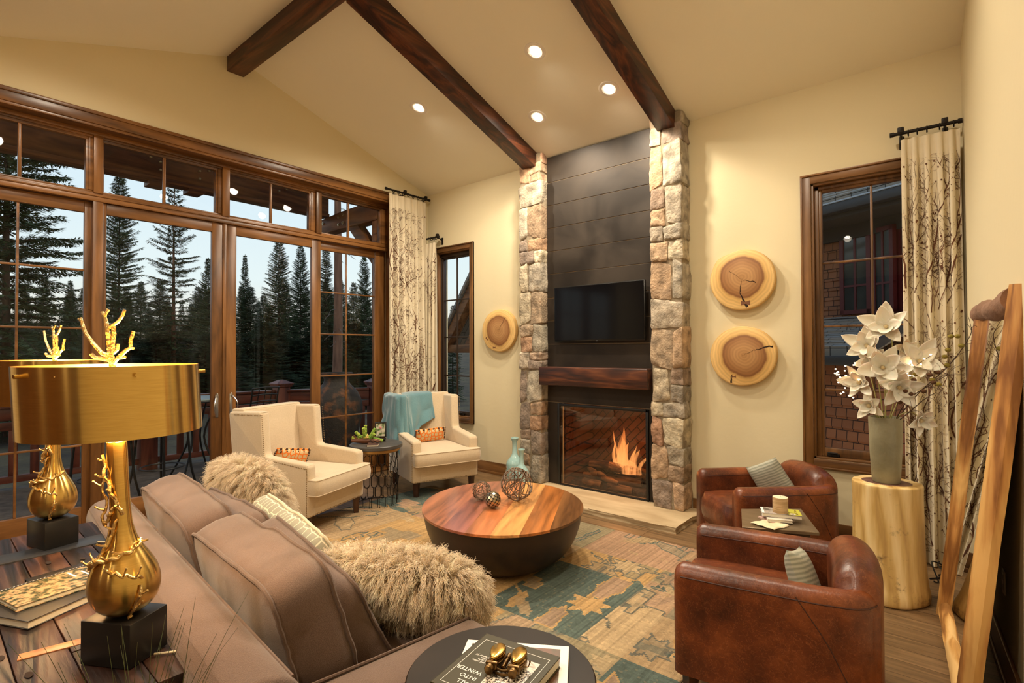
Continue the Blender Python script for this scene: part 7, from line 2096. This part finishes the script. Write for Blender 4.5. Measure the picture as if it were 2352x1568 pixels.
for (px, d, y, k, cr, lb) in TR: tree(k, px2az(px), d, ztop(px, y, d), lb, cr, rz=px*.7)
rn = random.Random(31)
for i in range(50):
    px = -40+i*19+rn.uniform(-8, 8)
    if 70 < px < 140: continue
    d = rn.uniform(48, 85); y = rn.uniform(640, 715)
    tree(rn.choice([('dense', 1), ('dense', 2), ('spire', 3)]), px2az(px), d, ztop(px, y, d), 'distant dark fir in the band of forest far behind the nearer trees', rn.uniform(.8, 1.1), rn.random()*6, 'distant forest firs')
for i in range(20):
    px = 215+i*36+rn.uniform(-10, 10); d = rn.uniform(24, 34); y = rn.uniform(735, 790)
    tree(rn.choice([('dense', 1), ('dense', 2)]), px2az(px), d, ztop(px, y, d), 'low young fir in the undergrowth beyond the deck railing', rn.uniform(1.4, 2.2), rn.random()*6, 'young undergrowth firs')
t = tree(('sparse', 4), px2az(545), 21, ztop(545, 838, 21), 'small yellow-green young fir just above the railing beside the door handles', 2.6, 1)
# yellow road sign
t = thing('road_sign', (-37.56, 5.8, gz(-37.56, 5.8)), R(9), label='small yellow diamond road sign on the far grassy bank', cat='sign')
zt = 2.4-gz(-37.56, 5.8)
b = MB(); b.prism([(-.29, zt), (0, zt-.29), (.29, zt), (0, zt+.29)], -.01, .01, 'x', .004, M=None); b.build('sign_plate', mat('sign_yellow', (.75, .38, .02), rough=.5), t)
b = MB(); b.box(-.03, -.01, -.03, .03, 0, zt-.1); b.build('sign_post', M['steel'], t)

# ------------------------------------------------------------------ neighbouring house through the right window
hx = Vector((.89, -.456, 0)).normalized(); hr = math.atan2(hx.y, hx.x)
t = thing('neighbour_house', (-.9, 9.0, 0), hr, label='neighbouring shingled house with dark red windows seen through the right window', cat='building')
def shingle(name, c1, c2, mort, w, h, rot=None):
    m, nt, b = new_mat(name); tc = nt.nodes.new('ShaderNodeTexCoord'); mp = nt.nodes.new('ShaderNodeMapping')
    if rot: mp.inputs['Rotation'].default_value = rot
    lnk(nt, tc.outputs['Object'], mp.inputs[0]); br = nt.nodes.new('ShaderNodeTexBrick'); br.inputs['Scale'].default_value = 1; br.inputs['Brick Width'].default_value = w; br.inputs['Row Height'].default_value = h
    br.inputs['Mortar Size'].default_value = .006; br.inputs['Mortar Smooth'].default_value = .6; br.inputs['Color1'].default_value = (*c1, 1); br.inputs['Color2'].default_value = (*c2, 1); br.inputs['Mortar'].default_value = (*mort, 1); br.offset = .43
    lnk(nt, mp.outputs[0], br.inputs['Vector']); lnk(nt, br.outputs['Color'], b.inputs['Base Color']); b.inputs['Roughness'].default_value = .85
    bp = nt.nodes.new('ShaderNodeBump'); bp.invert = True; bp.inputs['Strength'].default_value = 1; bp.inputs['Distance'].default_value = .03; lnk(nt, br.outputs['Fac'], bp.inputs['Height']); lnk(nt, bp.outputs[0], b.inputs['Normal'])
    return m
wallsh = shingle('cedar_shingle', (.30, .115, .05), (.21, .08, .035), (.04, .017, .01), .14, .14, (R(-90), 0, 0))
roofsh = shingle('slate_shingle', (.24, .23, .21), (.30, .24, .18), (.04, .04, .04), .22, .13)
b = MB(); b.box(-2.5, 3.0, 0, .25, -1.2, 3.9); b.build('upper_wall', wallsh, t, smooth=False)
# shingle courses as real lapped strips
b = MB()
for k in range(34):
    z = -1.15+.145*k
    if z > 3.75: break
    b.prism([(0, z), (-.022, z), (-.004, z+.15), (0, z+.15)], -2.5, 3.0, 'x')
b.build('shingle_courses', wallsh, t, smooth=False)
b = MB(); b.prism([(-.62, 3.56), (-.62, 3.68), (2.8, 5.4), (2.8, 5.25)], -3.2, 4.0, 'x'); o = b.build('upper_roof', roofsh, t, smooth=False)
b = MB()
for k in range(22):
    y = -.62+.16*k; z = 3.69+(y+.62)*.503; b.prism([(y, z), (y-.004, z+.02), (y+.17, z+.088), (y+.17, z+.08)], -3.2, 4.0, 'x')
b.build('roof_courses', roofsh, t, smooth=False)
b = MB(); b.box(-3.2, 4.0, -.74, -.60, 3.46, 3.60, .02); b.build('gutter', mat('dark_gutter', (.03, .03, .032), rough=.5), t)
b = MB(); b.box(-3.2, 4.0, -.75, -.735, 3.585, 3.61, .004); b.build('gutter_lip', mat('gutter_lip', (.35, .36, .38), rough=.35, metal=.7), t)
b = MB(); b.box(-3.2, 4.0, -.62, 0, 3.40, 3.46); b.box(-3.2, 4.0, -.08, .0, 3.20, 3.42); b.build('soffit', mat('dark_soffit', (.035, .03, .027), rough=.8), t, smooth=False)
M['guard'] = mat('snow_guard', (.3, .3, .3), rough=.4, metal=.8)
for (x, y) in ((-.1, -.35), (.35, -.12), (.05, -.05), (.7, -.3), (.45, .2)):
    g = MB(); z = 3.72+(y+.62)*.503; g.tube([(x-.03, y, z), (x, y-.02, z+.09), (x+.03, y, z)], .008, 5); g.build('snow_guard', M['guard'], t)
red = mat('dark_red_sash', (.09, .008, .008), rough=.4); hg = mat('dark_house_glass', (.02, .025, .024), c2=(.05, .055, .045), scale=3, rough=.08)
def hwin(x0, x1, z0, z1, cols, rows, rz=0.0, ox=0):
    w = thing('window_unit', (x0, -.03, 0)); w.parent = t; w.rotation_euler = (0, 0, rz)
    if 'category' in w: del w['category']
    W_ = x1-x0
    g = MB(); f = .06
    g.box(0, W_, -.03, .03, z0, z0+f); g.box(0, W_, -.03, .03, z1-f, z1); g.box(0, f, -.03, .03, z0, z1); g.box(W_-f, W_, -.03, .03, z0, z1)
    for c in range(1, cols): xx = f+(W_-2*f)*c/cols; g.box(xx-.015, xx+.015, -.025, .02, z0, z1)
    for r in range(1, rows): zz = z0+f+(z1-z0-2*f)*r/rows; g.box(0, W_, -.024, .02, zz-.015, zz+.015)
    g.build('sash', red, w, smooth=False)
    g = MB(); g.box(f*.5, W_-f*.5, -.012, .0, z0+.02, z1-.02); g.build('glass', hg, w, smooth=False)
hwin(-.35, .10, 2.10, 3.27, 2, 3)
hwin(.12, .47, 2.08, 3.27, 2, 3, R(-14)); hwin(.46, .86, 2.07, 3.24, 2, 3, R(-14))
# lower roof and its wall
b = MB(); b.prism([(-1.25, 1.50), (-1.25, 1.60), (0, 2.06), (0, 1.95)], -2.2, .80, 'x'); b.build('lower_roof', roofsh, t, smooth=False)
b = MB()
for k in range(9):
    y = -1.25+.14*k; z = 1.61+(y+1.25)*.368; b.prism([(y, z), (y-.004, z+.02), (y+.15, z+.062), (y+.15, z+.055)], -2.2, .80, 'x')
b.build('lower_courses', roofsh, t, smooth=False)
b = MB(); b.prism([(-1.27, 1.52), (-1.27, 1.64), (0, 2.12), (0, 2.04)], .78, .84, 'x'); b.build('rake_board', mat('rake_metal', (.05, .05, .05), rough=.6), t)
b = MB(); b.box(-2.2, .82, -1.37, -1.25, 1.39, 1.51, .02); b.build('lower_gutter', mat('dark_gutter', (.03, .03, .032), rough=.5), t)
b = MB(); b.box(-2.2, .80, -1.05, -.02, -1.2, 1.45); b.build('lower_wall', wallsh, t, smooth=False)
b = MB()
for k in range(18):
    z = -1.15+.145*k
    if z > 1.35: break
    b.prism([(-1.05, z), (-1.072, z), (-1.054, z+.15), (-1.05, z+.15)], -2.2, .80, 'x')
b.build('lower_courses', wallsh, t, smooth=False)
for (x, y) in ((.25, -.75), (.45, -.8)):
    g = MB(); z = 1.66+(y+1.25)*.368; g.tube([(x-.03, y, z), (x, y-.02, z+.09), (x+.03, y, z)], .008, 5); g.build('snow_guard', M['guard'], t)
# gable roof seen through the narrow window
t = thing('gable_roof', (-9.17, 8.5, 1.56), 0, label='dark timber gable eave of the house wing seen through the narrow window', cat='roof')
b = MB(); b.prism([(0, 0), (0, .1), (1.9, 2.85), (3.8, .1), (3.8, 0), (3.6, 0), (1.9, 2.55), (.16, .0)], -.12, .12, 'y'); b.build('barge_board', M['eavex'], t, smooth=False)
b = MB(); b.prism([(-.04, .08), (1.9, 2.89), (3.84, .08), (3.84, .16), (1.9, 3.0), (-.04, .16)], -.2, 1.6, 'y'); b.build('roof_slope', roofsh, t, smooth=False)
b = MB(); b.box(.12, 3.7, -.06, .1, -.02, .16, .01); b.build('tie_beam', M['eavex'], t)
b = MB(); b.prism([(.75, .15), (.9, .15), (1.35, .85), (1.35, 1.05)], -.05, .05, 'y'); b.build('strut', M['eavex'], t)
b = MB(); b.box(.6, 3.4, .9, 1.1, -2.9, 1.2); b.build('gable_wall', wallsh, t, smooth=False)
# ------------------------------------------------------------------ camera
cam = bpy.data.cameras.new('camera'); co = bpy.data.objects.new('camera', cam); COL.objects.link(co)
cam.sensor_width = 36; cam.sensor_fit = 'HORIZONTAL'; cam.lens = 1208.03/2352*36; cam.clip_start = .02; cam.clip_end = 500
yaw, pitch, roll = -.69321649, .0159192727, -.00376228
f = Vector((math.sin(yaw)*math.cos(pitch), math.cos(yaw)*math.cos(pitch), math.sin(pitch)))
r = Vector((math.cos(yaw), -math.sin(yaw), 0)); u = r.cross(f)
r2 = r*math.cos(roll)+u*math.sin(roll); u2 = -r*math.sin(roll)+u*math.cos(roll)
co.matrix_world = Matrix(((r2.x, u2.x, -f.x, 0), (r2.y, u2.y, -f.y, 0), (r2.z, u2.z, -f.z, 1.6), (0, 0, 0, 1)))
scene.camera = co
# ------------------------------------------------------------------ world: dusk sky
w = bpy.data.worlds.new('dusk'); scene.world = w; w.use_nodes = True; nt = w.node_tree; bg = nt.nodes['Background']
tc = nt.nodes.new('ShaderNodeTexCoord'); sp = nt.nodes.new('ShaderNodeSeparateXYZ'); lnk(nt, tc.outputs['Generated'], sp.inputs[0])
rp = nt.nodes.new('ShaderNodeValToRGB'); e = rp.color_ramp.elements
e[0].position = 0; e[0].color = (.62, .50, .36, 1); e[1].position = .7; e[1].color = (.30, .42, .60, 1)
for p, c in ((.04, (.66, .62, .54)), (.12, (.60, .68, .70)), (.32, (.50, .62, .72))):
    k = e.new(p); k.color = (*c, 1)
lnk(nt, sp.outputs['Z'], rp.inputs[0]); lnk(nt, rp.outputs[0], bg.inputs[0]); bg.inputs[1].default_value = .78
scene.view_settings.view_transform = 'Standard'; scene.view_settings.look = 'None'; scene.view_settings.gamma = 1.0; scene.view_settings.exposure = .9
try: scene.view_settings.use_curve_mapping = False
except Exception: pass
scene.cycles.max_bounces = 8; scene.cycles.transparent_max_bounces = 24
scene.cycles.use_denoising = True
